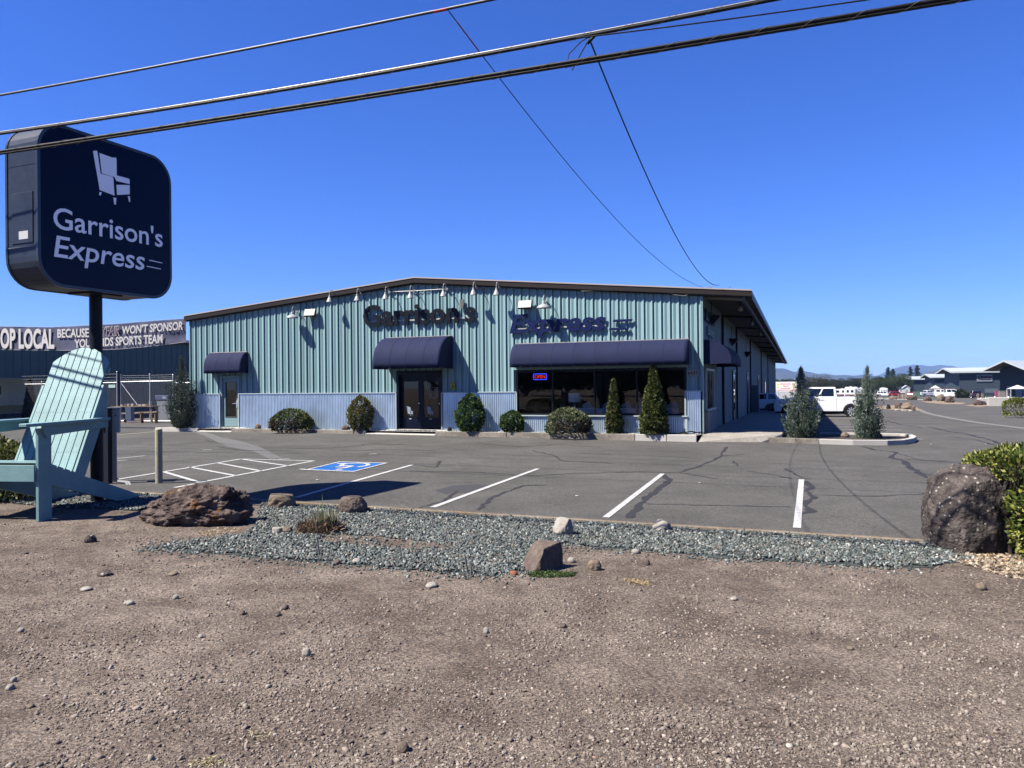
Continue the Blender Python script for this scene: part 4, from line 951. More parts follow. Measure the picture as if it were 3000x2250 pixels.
mb = MB(); mb.tube([FZ(wat(349), .0), FZ(wat(349), zat(349, 1089))], .12, 10); tag(obj('gate_post', mb, mat('dark_post', (.03, .035, .06), rough=.6)), 'thick dark post where the fence meets the rolling gate', 'post')
mb = MB(); w = wat(331); mb.box(FZ(w, 0), E1, G1, Z1, (-.3, -.06, zat(331, 1136)), (.25, -.05, zat(331, 1127))); tag(obj('fence_sign', mb, mat('fence_sign', (.55, .75, .68), rough=.5)), 'small pale green sign hung on the chain-link fence', 'sign')
# things in the yard behind the gate
def YP(px_, Y, z=0.): P = GY(px_, Y); P[2] += z; return P
WOOD = mat('yard_wood', (.34, .24, .16), rough=.8, var=.2, vscale=5)
t = thing('work_table', YP(385, 46), 'long wooden work table cluttered with small things behind the gate', 'table')
a, b = YP(322, 46.5), YP(447, 46.2); X = (b - a) / np.linalg.norm(b - a); Lt = np.linalg.norm(b - a); zt = 1.82 - (1190 - 1141) * 46.3 / 2250
Yv = np.array([-X[1], X[0], 0]); zb = a[2]
mb = MB(); mb.box(a - Z1 * zb + Z1 * 0, X, Yv, Z1, (0, 0, zt - .05), (Lt, .8, zt)); obj('tabletop', mb, WOOD, t)
for w in (.1, Lt - .18):
    for d in (.05, .68): mb = MB(); mb.box(a * np.array([1, 1, 0]), X, Yv, Z1, (w, d, zb), (w + .08, d + .08, zt - .05)); obj('leg', mb, WOOD, t)
rng = random.Random(3)
cl = thing('clutter_pile', a * np.array([1, 1, 0]) + X * Lt / 2 + Z1 * zt, 'small tools and offcuts lying on the yard work table', 'clutter')
for i in range(9):
    w = .5 + i * .23 + rng.uniform(0, .1); h = rng.uniform(.04, .14) if i != 8 else .28; mb = MB(); mb.box(a * np.array([1, 1, 0]), X, Yv, Z1, (w, .2, zt), (w + rng.uniform(.08, .22), .4, zt + h)); obj('piece', mb, (CONCW, WOOD, PALETRIM)[i % 3], cl)
t = thing('bench', YP(430, 45), 'low wooden bench in the yard behind the gate', 'bench')
a, b = YP(404, 45.5), YP(457, 45.2); X = (b - a) / np.linalg.norm(b - a); Lb = np.linalg.norm(b - a); Yv = np.array([-X[1], X[0], 0]); zt = 1.82 - (1207 - 1140.5) * 45.4 / 2250
mb = MB(); mb.box(a * np.array([1, 1, 0]), X, Yv, Z1, (0, 0, zt - .04), (Lb, .3, zt)); obj('seat', mb, WOOD, t)
for w in (.1, Lb - .16): mb = MB(); mb.box(a * np.array([1, 1, 0]), X, Yv, Z1, (w, .03, a[2]), (w + .06, .27, zt - .04)); obj('leg', mb, WOOD, t)
a = YP(463, 49); t = thing('tilting_bin', a, 'grey and blue upright bin leaning behind the gate', 'bin')
X = np.array([.95, -.3, 0]); Yv = np.array([.3, .95, 0]); Zt = np.array([-.09, 0, 1.])
mb = MB(); mb.box(a, X, Yv, Zt, (0, 0, .02), (.95, .7, 1.35)); obj('body', mb, mat('bin_grey', (.30, .33, .38), rough=.5), t, bevel=.03)
mb = MB(); mb.box(a, X, Yv, Zt, (-.05, -.04, 1.355), (1.0, .74, 1.66)); obj('lid', mb, mat('bin_blue', (.10, .13, .25), rough=.5), t, bevel=.03)
mb = MB(); mb.box(a, X, Yv, Zt, (.55, -.05, 1.45), (.85, -.042, 1.58)); obj('sticker', mb, MATS['pale_vinyl'], t)
a = YP(366, 50); t = thing('storage_tub', a, 'pale blue tub standing behind the work table', 'tub')
mb = MB(); mb.box(a, (1, 0, 0), (0, 1, 0), (0, 0, 1), (0, 0, 0), (.42, .4, 1.1)); obj('body', mb, mat('tub_blue', (.2, .27, .4), rough=.5), t, bevel=.04)
mb = MB(); mb.box(a, (1, 0, 0), (0, 1, 0), (0, 0, 1), (-.03, -.03, 1.1), (.45, .43, 1.14)); obj('lid', mb, MATS['bin_blue'], t)
STEPC = drape(MB(), [SG(s, t)[:2] for s, t in ((-36, 13.2), (-22.2, 13.2), (-22.2, 15), (-36, 15))], .03); structure('yard_apron', STEPC, CONCD)

# ================================================================ PYLON SIGN
wv = np.array([.3886, .9214, 0.]); nv_ = np.array([.9214, -.3886, 0.])
SL0 = np.array([-.6156 * 11.3, 11.3, 0.]); SW = 2.45; SB, ST = 3.39, 5.84; TH = .69; RAD = .42
sc_ = SL0 + wv * SW / 2 - nv_ * TH / 2; pz = gz(sc_[0], sc_[1])
sign = thing('pylon_sign', sc_ + Z1 * pz, 'tall navy pylon sign with a pale armchair emblem and the words Garrison\'s Express', 'pylon sign')
def rrect(w, h, r, n=9, ins=0.):
    P = []
    for cx, cy, a0 in ((w - r, h - r, 0), (r, h - r, pi / 2), (r, r, pi), (w - r, r, 1.5 * pi)):
        for a in np.linspace(a0, a0 + pi / 2, n): P.append((cx + (r - ins) * cos(a), cy + (r - ins) * sin(a)))
    return P
SH = ST - SB
CAB = ramp_mat('sign_cabinet', [('noise', 1.5, 6, .3, .7, (.030, .044, .075), (.05, .068, .105)), ('noise', 9, 5, .3, .7, (.8, .8, .8), (1.15, 1.15, 1.15))], rough=.42, spec=.5)
RETM = mat('retainer_silver', (.07, .08, .1), rough=.3, metal=.3)
FACEM = mat('sign_face', (.002, .004, .038), rough=.12, spec=.12)
mb = MB(); mb.prism(rrect(SW, SH, RAD), SL0 + Z1 * SB, wv, Z1, nv_, -TH + .02, -.02); obj('cabinet', mb, CAB, sign)
for d0, d1 in ((-.03, .012), (-TH - .012, -TH + .03)):
    a, b = rrect(SW, SH, RAD + .0, ins=-.012), rrect(SW, SH, RAD, ins=.035); mb = MB(); n = len(a)
    vs = [SL0 + Z1 * SB + wv * p[0] + Z1 * p[1] + nv_ * d for L_, d in ((a, d0), (a, d1), (b, d1), (b, d0)) for p in L_]
    mb.add(vs, [(k * n + i, k * n + (i + 1) % n, ((k + 1) % 4) * n + (i + 1) % n, ((k + 1) % 4) * n + i) for k in range(4) for i in range(n)]); obj('retainer', mb, RETM, sign)
mb = MB(); mb.prism(rrect(SW, SH, RAD, ins=.036), SL0 + Z1 * SB, wv, Z1, nv_, -.02, .004); obj('face_panel', mb, FACEM, sign)
mb = MB(); mb.prism(rrect(SW, SH, RAD, ins=.036), SL0 + Z1 * SB, wv, Z1, nv_, -TH - .004, -TH + .02); obj('rear_face_panel', mb, FACEM, sign)
SLET = mat('sign_letters', (1.95, 1.95, 2.0), rough=.5, spec=.1)
def sxy(px_, py_): P = ray_plane(px_, py_, SL0, nv_); return float(np.dot(P - SL0, wv)), float(P[2])
def zz1(x, y): return x * .36166, 300 + y * .36166
def sign_text(word, bl, br, tl, shear=0., off=.018):
    x0, z0 = sxy(*zz1(*bl)); x1, z1 = sxy(*zz1(*br)); _, zt = sxy(*zz1(*tl)); 
    v, f = text_raw(word, size=1, off=off, shear=shear); v[:, 0] = (v[:, 0] - v[:, 0].min()) / (v[:, 0].max() - v[:, 0].min()) * (x1 - x0) + x0
    zz = z0 + (z1 - z0) * (v[:, 0] - x0) / (x1 - x0) + v[:, 1] / .70 * (zt - z0)
    W = SL0[None] + np.outer(v[:, 0], wv) + nv_[None] * .008; W[:, 2] = zz; raw_obj('lettering', W, f, SLET, sign)
sign_text("Garrison's", (430, 1015), (1315, 1172), (430, 842), off=.010)
sign_text("Express", (434, 1246), (1170, 1358), (434, 1072), shear=.13, off=.010)
mb = MB()
for p, q in (((1205, 1278), (1312, 1301)), ((1186, 1327), (1300, 1350))):
    a = sxy(*zz1(*p)); b = sxy(*zz1(*q)); A_ = SL0 + wv * a[0] + Z1 * a[1] + nv_ * .008; B_ = SL0 + wv * b[0] + Z1 * b[1] + nv_ * .008; mb.quad(A_ - Z1 * .007, B_ - Z1 * .007, B_ + Z1 * .007, A_ + Z1 * .007)
obj('dash_bar', mb, SLET, sign)
polys = [[(750, 395), (778, 390), (786, 398), (812, 577), (908, 603), (916, 620), (925, 755), (805, 710)], [(802, 410), (905, 447), (936, 448), (941, 458), (943, 592), (1040, 618), (1047, 628), (1048, 662), (940, 637), (925, 606), (905, 600), (822, 575)],
         [(940, 668), (1048, 670), (1048, 745), (945, 750)], [(803, 725), (822, 730), (812, 755), (800, 752)], [(915, 770), (940, 775), (936, 830), (922, 825)], [(1033, 760), (1050, 762), (1052, 808), (1042, 805)]]
mb = MB()
for P in polys:
    q = [sxy(*zz1(*p)) for p in P]; mb.quad(*[SL0 + wv * a[0] + Z1 * a[1] + nv_ * .008 for a in q[::-1]])
obj('armchair_emblem', mb, SLET, sign)
# service hatch, seams, sticker on the narrow side
def SD(d, z, e): return SL0 - nv_ * d - wv * e + Z1 * z
mb = MB(); mb.box(SL0, -nv_, -wv, Z1, (.10, .0, SB + .62), (.56, .012, SB + 1.38)); obj('service_hatch', mb, CAB, sign, bevel=.004)
mb = MB(); mb.box(SL0, -nv_, -wv, Z1, (.2, .0125, SB + .68), (.40, .0145, SB + .80)); obj('sticker', mb, WHITEP, sign)
mb = MB()
mb.box(SL0, -nv_, -wv, Z1, (.03, .0, SB + .56), (.66, .004, SB + .572)); obj('panel_seam', mb, mat('scratched_metal', (.4, .4, .38), rough=.6), sign)
mb = MB(); mb.box(SL0, -nv_, -wv, Z1, (.03, .0, SB + 1.78), (.66, .004, SB + 1.786)); obj('panel_seam', mb, RETM, sign)
POLEM = mat('pole_black', (.012, .015, .022), rough=.45)
mb = MB(); mb.tube([sc_ + Z1 * (pz - .05), sc_ + Z1 * (SB + .02)], .098, 20); obj('pole', mb, POLEM, sign, smooth=True)
mb = MB(); mb.box(sc_ + Z1 * SB, wv, nv_, Z1, (-.3, -.25, -.03), (.3, .25, .005)); obj('mounting_plate', mb, POLEM, sign)

# ================================================================ GIANT ADIRONDACK CHAIR
PH = radians(8); O_ = G(103, 1527); O_ = np.array([-6.64, 10.69, gz(-6.64, 10.69)])
RR = np.array([sin(PH), cos(PH), 0.]); SS = np.array([-cos(PH), sin(PH), 0.])
CH = mat('chair_paint', (.285, .49, .50), rough=.5, var=.13, vscale=2.6, bump=.002, bscale=30)
chair = thing('giant_chair', O_, 'oversized pale teal wooden Adirondack chair beside the pylon sign', 'chair')
def cb(mb, s, r, z): return mb.box(O_, SS, RR, Z1, (s[0], r[0], z[0]), (s[1], r[1], z[1]))
WD = 1.17
for s0 in (-.045, WD):
    mb = MB(); cb(mb, (s0, s0 + .045), (0, .25), (0, 1.30)); obj('leg', mb, CH, chair, bevel=.004)
for s0 in (.002, WD - .047):
    mb = MB(); out = [(.03, .79), (.25, .775), (1.65, .295), (2.44, .02), (2.4, -.01), (1.85, .0), (.2, .50), (.03, .52)]
    mb.prism(out, O_, RR, Z1, SS, s0, s0 + .045); obj('stringer', mb, CH, chair, bevel=.004)
# seat boards follow the stringers
for i in range(6):
    r = .06 + i * .135; z = .80 - .35 * max(0, r - .12); mb = MB()
    mb.box(O_ + RR * r + Z1 * z, SS, RR * .94 - Z1 * .33, Z1 * .94 + RR * .33, (-.05 if i == 0 else 0, -.05, 0), (WD + (.05 if i == 0 else 0), .075, .04)); obj('seat_slat', mb, CH, chair, bevel=.004)
mb = MB(); cb(mb, (.002, WD - .002), (-.028, .002), (.56, .79)); obj('seat_apron', mb, CH, chair, bevel=.004)
# back: eight slats with an arched top, fanned very slightly
lean = np.array([RR[0] * .452, RR[1] * .452, .892]); lean /= np.linalg.norm(lean)
BO = O_ + RR * .80 + Z1 * .56; NB = np.cross(lean, SS); NB = NB if NB[2] > 0 else -NB
s_lo, s_hi = .055, WD - .13; nsl = 8; sw_ = (s_hi - s_lo) / nsl
def arch(s): c = (s_lo + s_hi) / 2; return 1.91 + .27 * (1 - ((s - c) / ((s_hi - s_lo) / 2)) ** 2)
for i in range(nsl):
    a, b = s_lo + i * sw_ + .006, s_lo + (i + 1) * sw_ - .006
    P = [(a, 0), (b, 0), (b, arch(b)), ((a + b) / 2, arch((a + b) / 2) + .004), (a, arch(a))]
    mb = MB(); mb.prism(P, BO, SS, lean, NB, 0, .035); obj('back_slat', mb, CH, chair, bevel=.003)
for h in (1.78, 1.02, .35):
    mb = MB(); mb.box(BO, SS, lean, NB, (s_lo - .02, h - .05, -.045), (s_hi + .02, h + .05, -.002)); obj('back_batten', mb, CH, chair)
for s0 in (s_lo - .05, s_hi + .008):
    mb = MB(); mb.prism([(0, -.06), (1.5, -.05), (1.42, .03), (1.3, -.25), (.0, -.27)][:0] or [(0, .03), (1.50, .03), (1.42, -.10), (1.25, -.20), (0, -.20)], BO, lean, NB, SS, s0, s0 + .04); obj('back_support', mb, CH, chair, bevel=.004)
nails = MB()
for h in (1.78, 1.02, .35):
    for i in range(nsl):
        for q in (.3, .7): nails.lathe(BO + SS * (s_lo + (i + q) * sw_) + lean * h + NB * .035, [(0, .003), (.006, .002), (.006, 0)], 6, X=SS, Y=lean, Z=NB)
obj('nail_heads', nails, mat('nail_rust', (.12, .1, .09), rough=.6), chair)
# arms
for side in (-1, 1):
    s0, s1 = (-.13, .06) if side < 0 else (WD - .06, WD + .13); mb = MB()
    P = [(s0 + .05, -.26), (s1 - .03, -.26), (s1, -.22), (s1, 1.5), (s0 + .06, 1.5), (s0, .9), (s0, -.2)] if side < 0 else [(s0 + .03, -.26), (s1 - .05, -.26), (s1, -.2), (s1, .9), (s1 - .06, 1.5), (s0, 1.5), (s0, -.22)]
    Za = Z1; mb.prism(P, O_ + Z1 * 1.335, SS, RR + Z1 * .012, Z1, 0, .045); obj('arm', mb, CH, chair, bevel=.008)
    sr = -.045 if side < 0 else WD; mb = MB(); mb.prism([(0.251, 1.19), (1.48, 1.24), (1.48, 1.35), (0.251, 1.334)], O_, RR, Z1, SS, sr, sr + .04); obj('arm_rail', mb, CH, chair, bevel=.004)
    sx = -.085 if side < 0 else WD + .046; mb = MB(); mb.prism([(.05, 1.334), (.23, 1.334), (.23, 1.30), (.15, 1.16), (.12, 1.16), (.05, 1.28)], O_, RR, Z1, SS, sx, sx + .038); obj('arm_bracket', mb, CH, chair, bevel=.004)

# electrical pedestal, meter box, conduits, bollards
P = G(317, 1418); t = thing('utility_pedestal', P, 'grey electrical box on a dark post behind the giant chair', 'utility box')
mb = MB(); mb.box(P, E1, G1, Z1, (-.055, -.05, -.02), (.055, .05, 1.46)); obj('post', mb, mat('post_black', (.015, .02, .035), rough=.6), t)
k = 14.9 / 2250; zt, zb = 1.82 - (1194 - 1141.6) * k, 1.82 - (1268 - 1141.6) * k
X = np.array([.93, .36, 0]); Yv = np.array([-.36, .93, 0]); bo = P + X * -.1 + Yv * .06; bo[2] = 0
mb = MB(); mb.box(bo, X, Yv, Z1, (0, 0, zb), (.30, .17, zt - .03)); obj('enclosure', mb, mat('box_grey', (.42, .47, .49), rough=.5), t, bevel=.008)
mb = MB(); mb.box(bo, X, Yv, Z1, (-.015, -.02, zt - .03), (.315, .18, zt)); obj('lid', mb, MATS['box_grey'], t)
mb = MB(); mb.box(bo, X, Yv, Z1, (.22, -.008, zt - .17), (.24, -.001, zt - .14)); obj('latch', mb, POLEM, t)
q = P + np.array([-.13, .0, 0]); q[2] = 0; z1_, z0_ = 1.82 - (1216 - 1141.7) * k, 1.82 - (1251 - 1141.7) * k
mb = MB(); mb.box(q, E1, G1, Z1, (-.06, -.06, z0_), (.06, .05, z1_)); obj('switch_box', mb, MATS['box_grey'], t, bevel=.005)
mb = MB(); mb.box(q, E1, G1, Z1, (-.066, -.055, z0_ + .03), (-.061, .045, z1_ - .02)); obj('red_label', mb, mat('faded_red', (.35, .08, .05), rough=.6), t)
PVC = mat('conduit_grey', (.42, .43, .43), rough=.5)
mb = MB(); mb.tube([q + Z1 * z0_, q + Z1 * (P[2] - .02)], .022, 8); obj('conduit', mb, PVC, t)
b2 = P + np.array([.12, .03, 0]); mb = MB()
for o_ in (0, .07): mb.tube([b2 + Z1 * zb + E1 * o_ * .3, b2 + Z1 * .12 + E1 * o_ * .3, b2 + Z1 * .05 + E1 * (.04 + o_), b2 + E1 * (.30 + o_) + Z1 * .045 - G1 * .02, b2 + E1 * (.42 + o_) + Z1 * -.03 - G1 * .08], .022, 8)
obj('conduit', mb, PVC, t, smooth=True)
BOLM = ramp_mat('bollard_paint', [('noise', 5, 5, .4, .6, (.50, .47, .42), (.56, .52, .36)), ('noise', 20, 5, .3, .7, (.75, .75, .75), (1.1, 1.1, 1.1))], rough=.8)
BOLY = ramp_mat('bollard_yellow', [('noise', 12, 5, .35, .55, (.52, .50, .42), (.64, .58, .34)), ('noise', 30, 5, .3, .7, (.8, .8, .8), (1.1, 1.1, 1.1))], rough=.7)
for (px_, py_, top, r, lb) in ((466, 1417, 1257, .066, 'weathered yellow-topped bollard standing alone at the lot edge'), (331, 1412, 1195, .062, 'tall peeling bollard right behind the utility box')):
    P = G(px_, py_); h = EYE - (top - (1145.5 - px_ * .0094)) * P[1] / 2250 - P[2]
    t = thing('bollard', P, lb, 'bollard', 'bollards by the pylon sign'); mb = MB(); mb.lathe(P, [(0, -.02), (r, -.02), (r, h * .62)], 18); obj('shaft', mb, BOLM, t, smooth=True)
    mb = MB(); mb.lathe(P, [(r + .001, h * .62), (r + .001, h - .015), (r - .01, h), (0, h - .004)], 18); obj('cap_band', mb, BOLY, t, smooth=True)

# ================================================================ OVERHEAD CABLES
PC = np.array([-7.03, 10.56, 0.])
def cpts(L): 
    P = [ray_plane(x, y, PC, G1) for x, y in L]
    s = [float(np.dot(p - PC, E1)) for p in P]; z = [p[2] for p in P]; c = np.polyfit(s, z, 2)
    return lambda q: PC + E1 * q + Z1 * float(np.polyval(c, q)), s
CABK = mat('cable_black', (.010, .011, .013), rough=.6, spec=.5); CABS = mat('cable_steel', (.20, .19, .175), rough=.5, metal=.5)
def cable(L, label, strands, s0=-9, s1=16, lash=True):
    f, _ = cpts(L); t = thing('overhead_cable', f(0), label, 'cable', 'telephone cables crossing overhead')
    Q = [f(s) for s in np.linspace(s0, s1, 60)]
    for nm, dz, dy, r, m in strands: mb = MB(); mb.tube([q + Z1 * dz + G1 * dy for q in Q], r, 8); obj(nm, mb, m, t, smooth=True)
    if lash:
        mb = MB(); R = max(s[3] for s in strands) + max(abs(s[1]) for s in strands) + .003; H = []
        for i in range(700): s = s0 + (s1 - s0) * i / 700; a = s / .42 * 2 * pi; H.append(f(s) + Z1 * (R * cos(a)) + G1 * (R * .8 * sin(a)))
        mb.tube(H, .0022, 3, cap=False); obj('lashing_wire', mb, CABS, t)
    return f
f3 = cable([(0, 446), (600, 358.5), (1200, 262), (1697, 178.6), (2200, 97), (2793, 0)], 'lowest and thickest black overhead cable crossing the sky', [('conductor', .014, 0, .02, CABK), ('conductor', -.016, .006, .017, CABK)])
f2 = cable([(0, 389.5), (600, 303), (1200, 194), (1697, 106), (2200, 11)], 'middle overhead cable with a bright steel strand on top', [('messenger_strand', .017, 0, .009, CABS), ('conductor', -.008, 0, .018, CABK)])
f1 = cable([(0, 279), (600, 170), (1200, 44.5), (1453, 0)], 'highest and thinnest overhead cable, with a red sleeve', [('conductor', 0, 0, .013, CABK), ('messenger_strand', .014, 0, .004, CABS)], lash=False)
f4, _ = cpts([(1600, 127), (1760, 104), (2086, 68), (2200, 52), (2563, 0)]); s4 = float(np.dot(ray_plane(1690, 115, PC, G1) - PC, E1))
mb = MB(); mb.tube([f4(s) - G1 * .03 for s in np.linspace(s4, 16, 40)], .007, 6); tag(obj('service_cable', mb, CABK, smooth=True), 'thin black cable peeling away below the middle cable', 'cable')
def onc(f, px_): # arc position under a photo column
    d = ray(px_, 500); A2 = np.array([[E1[0], -d[0]], [E1[1], -d[1]]]); return float(np.linalg.solve(A2, -PC[:2])[0])
RED = mat('red_sleeve', (.5, .06, .04), rough=.5)
mb = MB(); s = onc(f1, 1276); mb.tube([f1(s), f1(onc(f1, 1314))], .0165, 8); tag(obj('cable_sleeve', mb, RED, smooth=True), 'red sleeve on the highest overhead cable', 'sleeve')
def pxof(P): d = np.array(P) - EY; k = d @ FW; return 1500 + FPX * (d @ RT) / k, 1125 - FPX * (d @ UP) / k
def drop(A_, B_, via, r, label, m=CABK):
    best = None
    for sg in np.linspace(0, 4, 60):
        Q = [A_ + (B_ - A_) * q - Z1 * (4 * sg * q * (1 - q)) for q in np.linspace(0, 1, 50)]
        d = min((pxof(q)[0] - via[0]) ** 2 + (pxof(q)[1] - via[1]) ** 2 for q in Q)
        if best is None or d < best[0]: best = (d, Q)
    mb = MB(); mb.tube(best[1], r, 6); global LASTQ; LASTQ = best[1]; return tag(obj('service_drop', mb, m, smooth=True), label, 'cable', 'service drops to the shop eave')
EC = FP(-.45, 5.0, .2)
A_ = f1(onc(f1, 1318)) - Z1 * .02
drop(A_, FP(-.05, 5.12, .15), (1763, 597), .006, 'thin service drop running from the highest cable down to the shop corner')
DQ = LASTQ
drop(f2(onc(f2, 1733)) - Z1 * .07, FP(-.62, 5.15, .2), (1885, 481), .009, 'thicker service drop running from the middle cable down to the shop corner')
mb = MB(); a, b = onc(f1, 1326), 0; P0 = A_; d_ = FP(-.05, 5.12, .15) - P0; d_ /= np.linalg.norm(d_); mb.tube([DQ[1] * .5 + DQ[0] * .5, DQ[1], DQ[2]], .0085, 6); tag(obj('cable_sleeve', mb, RED), 'red grip on the thin service drop near the highest cable', 'sleeve')
s = onc(f2, 1733); mb = MB(); c = f2(s)
mb.tube([c - Z1 * .02, c - Z1 * .06 + E1 * -.1, c - Z1 * .16 - E1 * .22, c - Z1 * .30 - E1 * .25], .006, 6); mb.tube([c - Z1 * .03, c - Z1 * .15 - E1 * .08, c - Z1 * .28 - E1 * .16, c - Z1 * .33 - E1 * .19], .006, 6); mb.tube([c - Z1 * .09 - E1 * .03, c - Z1 * .02 + E1 * .05], .015, 6)
tag(obj('cable_loops', mb, CABK, smooth=True), 'two small slack loops hanging from the middle cable', 'cable loops')
# power lines higher up, out of the picture: only their shadows cross the lot
for i, (y0, H) in enumerate(((11.8, 11.0), (13.1, 12.3), (14.2, 12.4), (10.6, 10.2))):
    mb = MB(); c0 = np.array([0, y0, H]); mb.tube([c0 + E1 * s for s in (-30, 0, 30)], .016, 6); tag(obj('power_line', mb, CABK), None, 'power line', 'power lines high above the street'); bpy.data.objects[-1] if False else None
for o, lb in zip([o for o in bpy.data.objects if o.name.startswith('power_line')], ('bare power line high above the street, third from the shop', 'bare power line high above the street, second from the shop', 'bare power line high above the street, nearest the shop', 'bare power line high above the street, farthest from the shop')): o['label'] = lb

# ================================================================ VEGETATION
NR = np.random.default_rng(11)
def dirs(n, up=0.): d = NR.normal(size=(n, 3)); d[:, 2] += up; return unit(d)
TWIG = mat('twig_brown', (.06, .045, .035), rough=.9)
def shrub(name, px_, py_, w, h, shape, cols, label, n=4200, leaf=.05, wid=.35, cat='shrub', z=None, group=None, lump=.10, bare=None, up=.35, depth=None):
    """shape(t, ang) -> radius factor (0..1) at relative height t"""
    P = G(px_, py_) if depth is None else GY(px_, depth)
    if z is not None:      # in the bed along the shop front, clear of the wall
        P = ray_plane(px_, py_, CR - G1 * max(.42, w * .43), G1); P[2] = z
    if z is not None: w *= .95; h *= .96
    t = thing(name, P, label, cat, group); seed = px_ * .37
    tt = NR.uniform(.0, 1, n * 2); ang = NR.uniform(0, 2 * pi, n * 2); 
    rad = np.array([shape(a) for a in tt]); keep = NR.uniform(0, 1, n * 2) < .25 + .75 * rad / rad.max(); tt, ang, rad = tt[keep][:n], ang[keep][:n], rad[keep][:n]; m = len(tt)
    q = np.stack([np.cos(ang) * 1.6, np.sin(ang) * 1.6, tt * 3 * h / w], 1)
    nz = np.array([noise.noise(Vector(v) * 1.3 + Vector((seed, 0, 0))) + .6 * noise.noise(Vector(v) * 3.1 + Vector((0, seed, 0))) for v in q])
    dep = 1 - NR.beta(1.1, 5, m) * .5
    r = rad * w / 2 * (1 + lump * 2.2 * nz) * dep
    pos = np.stack([np.cos(ang) * r, np.sin(ang) * r, tt * h * (1 + .04 * nz)], 1) + P
    out = np.stack([np.cos(ang), np.sin(ang), np.full(m, up)], 1); ax = unit(unit(out) + dirs(m) * .9)
    c = pal(cols, m, NR, .22)
    if bare is not None:
        k = bare(pos - P, h, w); c[k] = pal([(.07, .055, .04), (.045, .035, .028), (.10, .08, .055)], int(k.sum()), NR)
    v, f, cc = leaf_cards(pos, ax, leaf * 1.25 * NR.uniform(.6, 1.35, m), wid, c, NR); raw_obj('foliage', v, f, LEAF, t, cols=cc)
    mb = MB(); rg = random.Random(int(px_))
    for i in range(7):
        a = rg.uniform(0, 2 * pi); e = np.array([cos(a) * w * .28 * rg.random(), sin(a) * w * .28 * rg.random(), h * rg.uniform(.5, .8)]); mb.tube([P + e * .0 - Z1 * .02, P + e * .5 + Z1 * .02, P + e], [.018, .012, .004], 5)
    obj('stems', mb, TWIG, t)
    return t
dome = lambda p=.5: (lambda t: max(.02, (1 - abs(t) ** 2.2)) ** .5 * (1 if t > .25 else .86 + .56 * t))
egg = lambda t: max(.02, sin(pi * min(1, (t * .9 + .12))) ** .62)
cone = lambda t: max(.02, (1 - t) ** .72 * (1 if t > .16 else .8 + 1.25 * t))
spire = lambda t: max(.015, (1 - t) ** 1.0 * (1 if t > .2 else .72 + 1.4 * t))
BG = [(.10, .12, .035), (.07, .085, .025), (.13, .14, .04)]
OLIVE = [(.085, .11, .03), (.06, .08, .022), (.12, .14, .045), (.16, .14, .05)]
GREEN = [(.055, .105, .022), (.04, .08, .018), (.09, .15, .035)]
VARG = [(.09, .12, .05), (.2, .23, .12), (.06, .09, .03), (.28, .29, .18)]
bz = BEDZ
def lowbare(f, side): return lambda p, h, w: (p[:, 2] < h * f) & (NR.uniform(0, 1, len(p)) < .8) & (p[:, 0] * side > -w * .3)
shrub('spreading_shrub', 853, 1257, 1.85, .86, dome(), [(.10, .125, .035), (.13, .15, .05), (.06, .085, .02)], 'low spreading shrub with bare brown stems, first bush right of the narrow teal door', 5200, .06, z=bz, bare=lowbare(.5, -1))
shrub('conical_shrub', 1057, 1259, 1.02, 1.42, egg, [(.17, .15, .04), (.12, .125, .035), (.2, .17, .06), (.08, .09, .025)], 'yellow-brown egg-shaped conifer left of the double doors', 5200, .055, z=bz, lump=.12)
shrub('conical_shrub', 1378, 1260, 1.08, 1.48, egg, GREEN, 'bright green egg-shaped conifer right of the double doors', 5600, .055, z=bz, lump=.12)
shrub('round_shrub', 1500, 1264.5, .92, .82, egg, GREEN, 'small round green shrub at the left end of the shop window', 3800, .05, z=bz, lump=.11)
shrub('spreading_shrub', 1665, 1270, 1.68, .92, dome(), VARG, 'low variegated shrub with a bare lower half under the shop window', 6000, .055, z=bz, bare=lowbare(.55, 1))
shrub('columnar_conifer', 1799, 1271, .68, 1.98, spire, [(.085, .11, .03), (.13, .15, .045), (.055, .075, .02), (.17, .16, .07)], 'slim spire-shaped conifer in front of the shop window', 6000, .06, z=bz, lump=.16, cat='conifer')
shrub('columnar_conifer', 1917, 1275, 1.16, 2.62, spire, [(.08, .115, .028), (.12, .16, .04), (.05, .07, .018), (.16, .15, .05)], 'tall broad spire-shaped conifer near the right end of the shop window', 9500, .06, z=bz, lump=.14, cat='conifer')
shrub('columnar_conifer', 88, 1236, 1.0, 2.9, spire, [(.012, .025, .012), (.02, .038, .016)], 'dark narrow conifer standing before the office windows of the far left building', 5000, .08, cat='conifer', lump=.07)

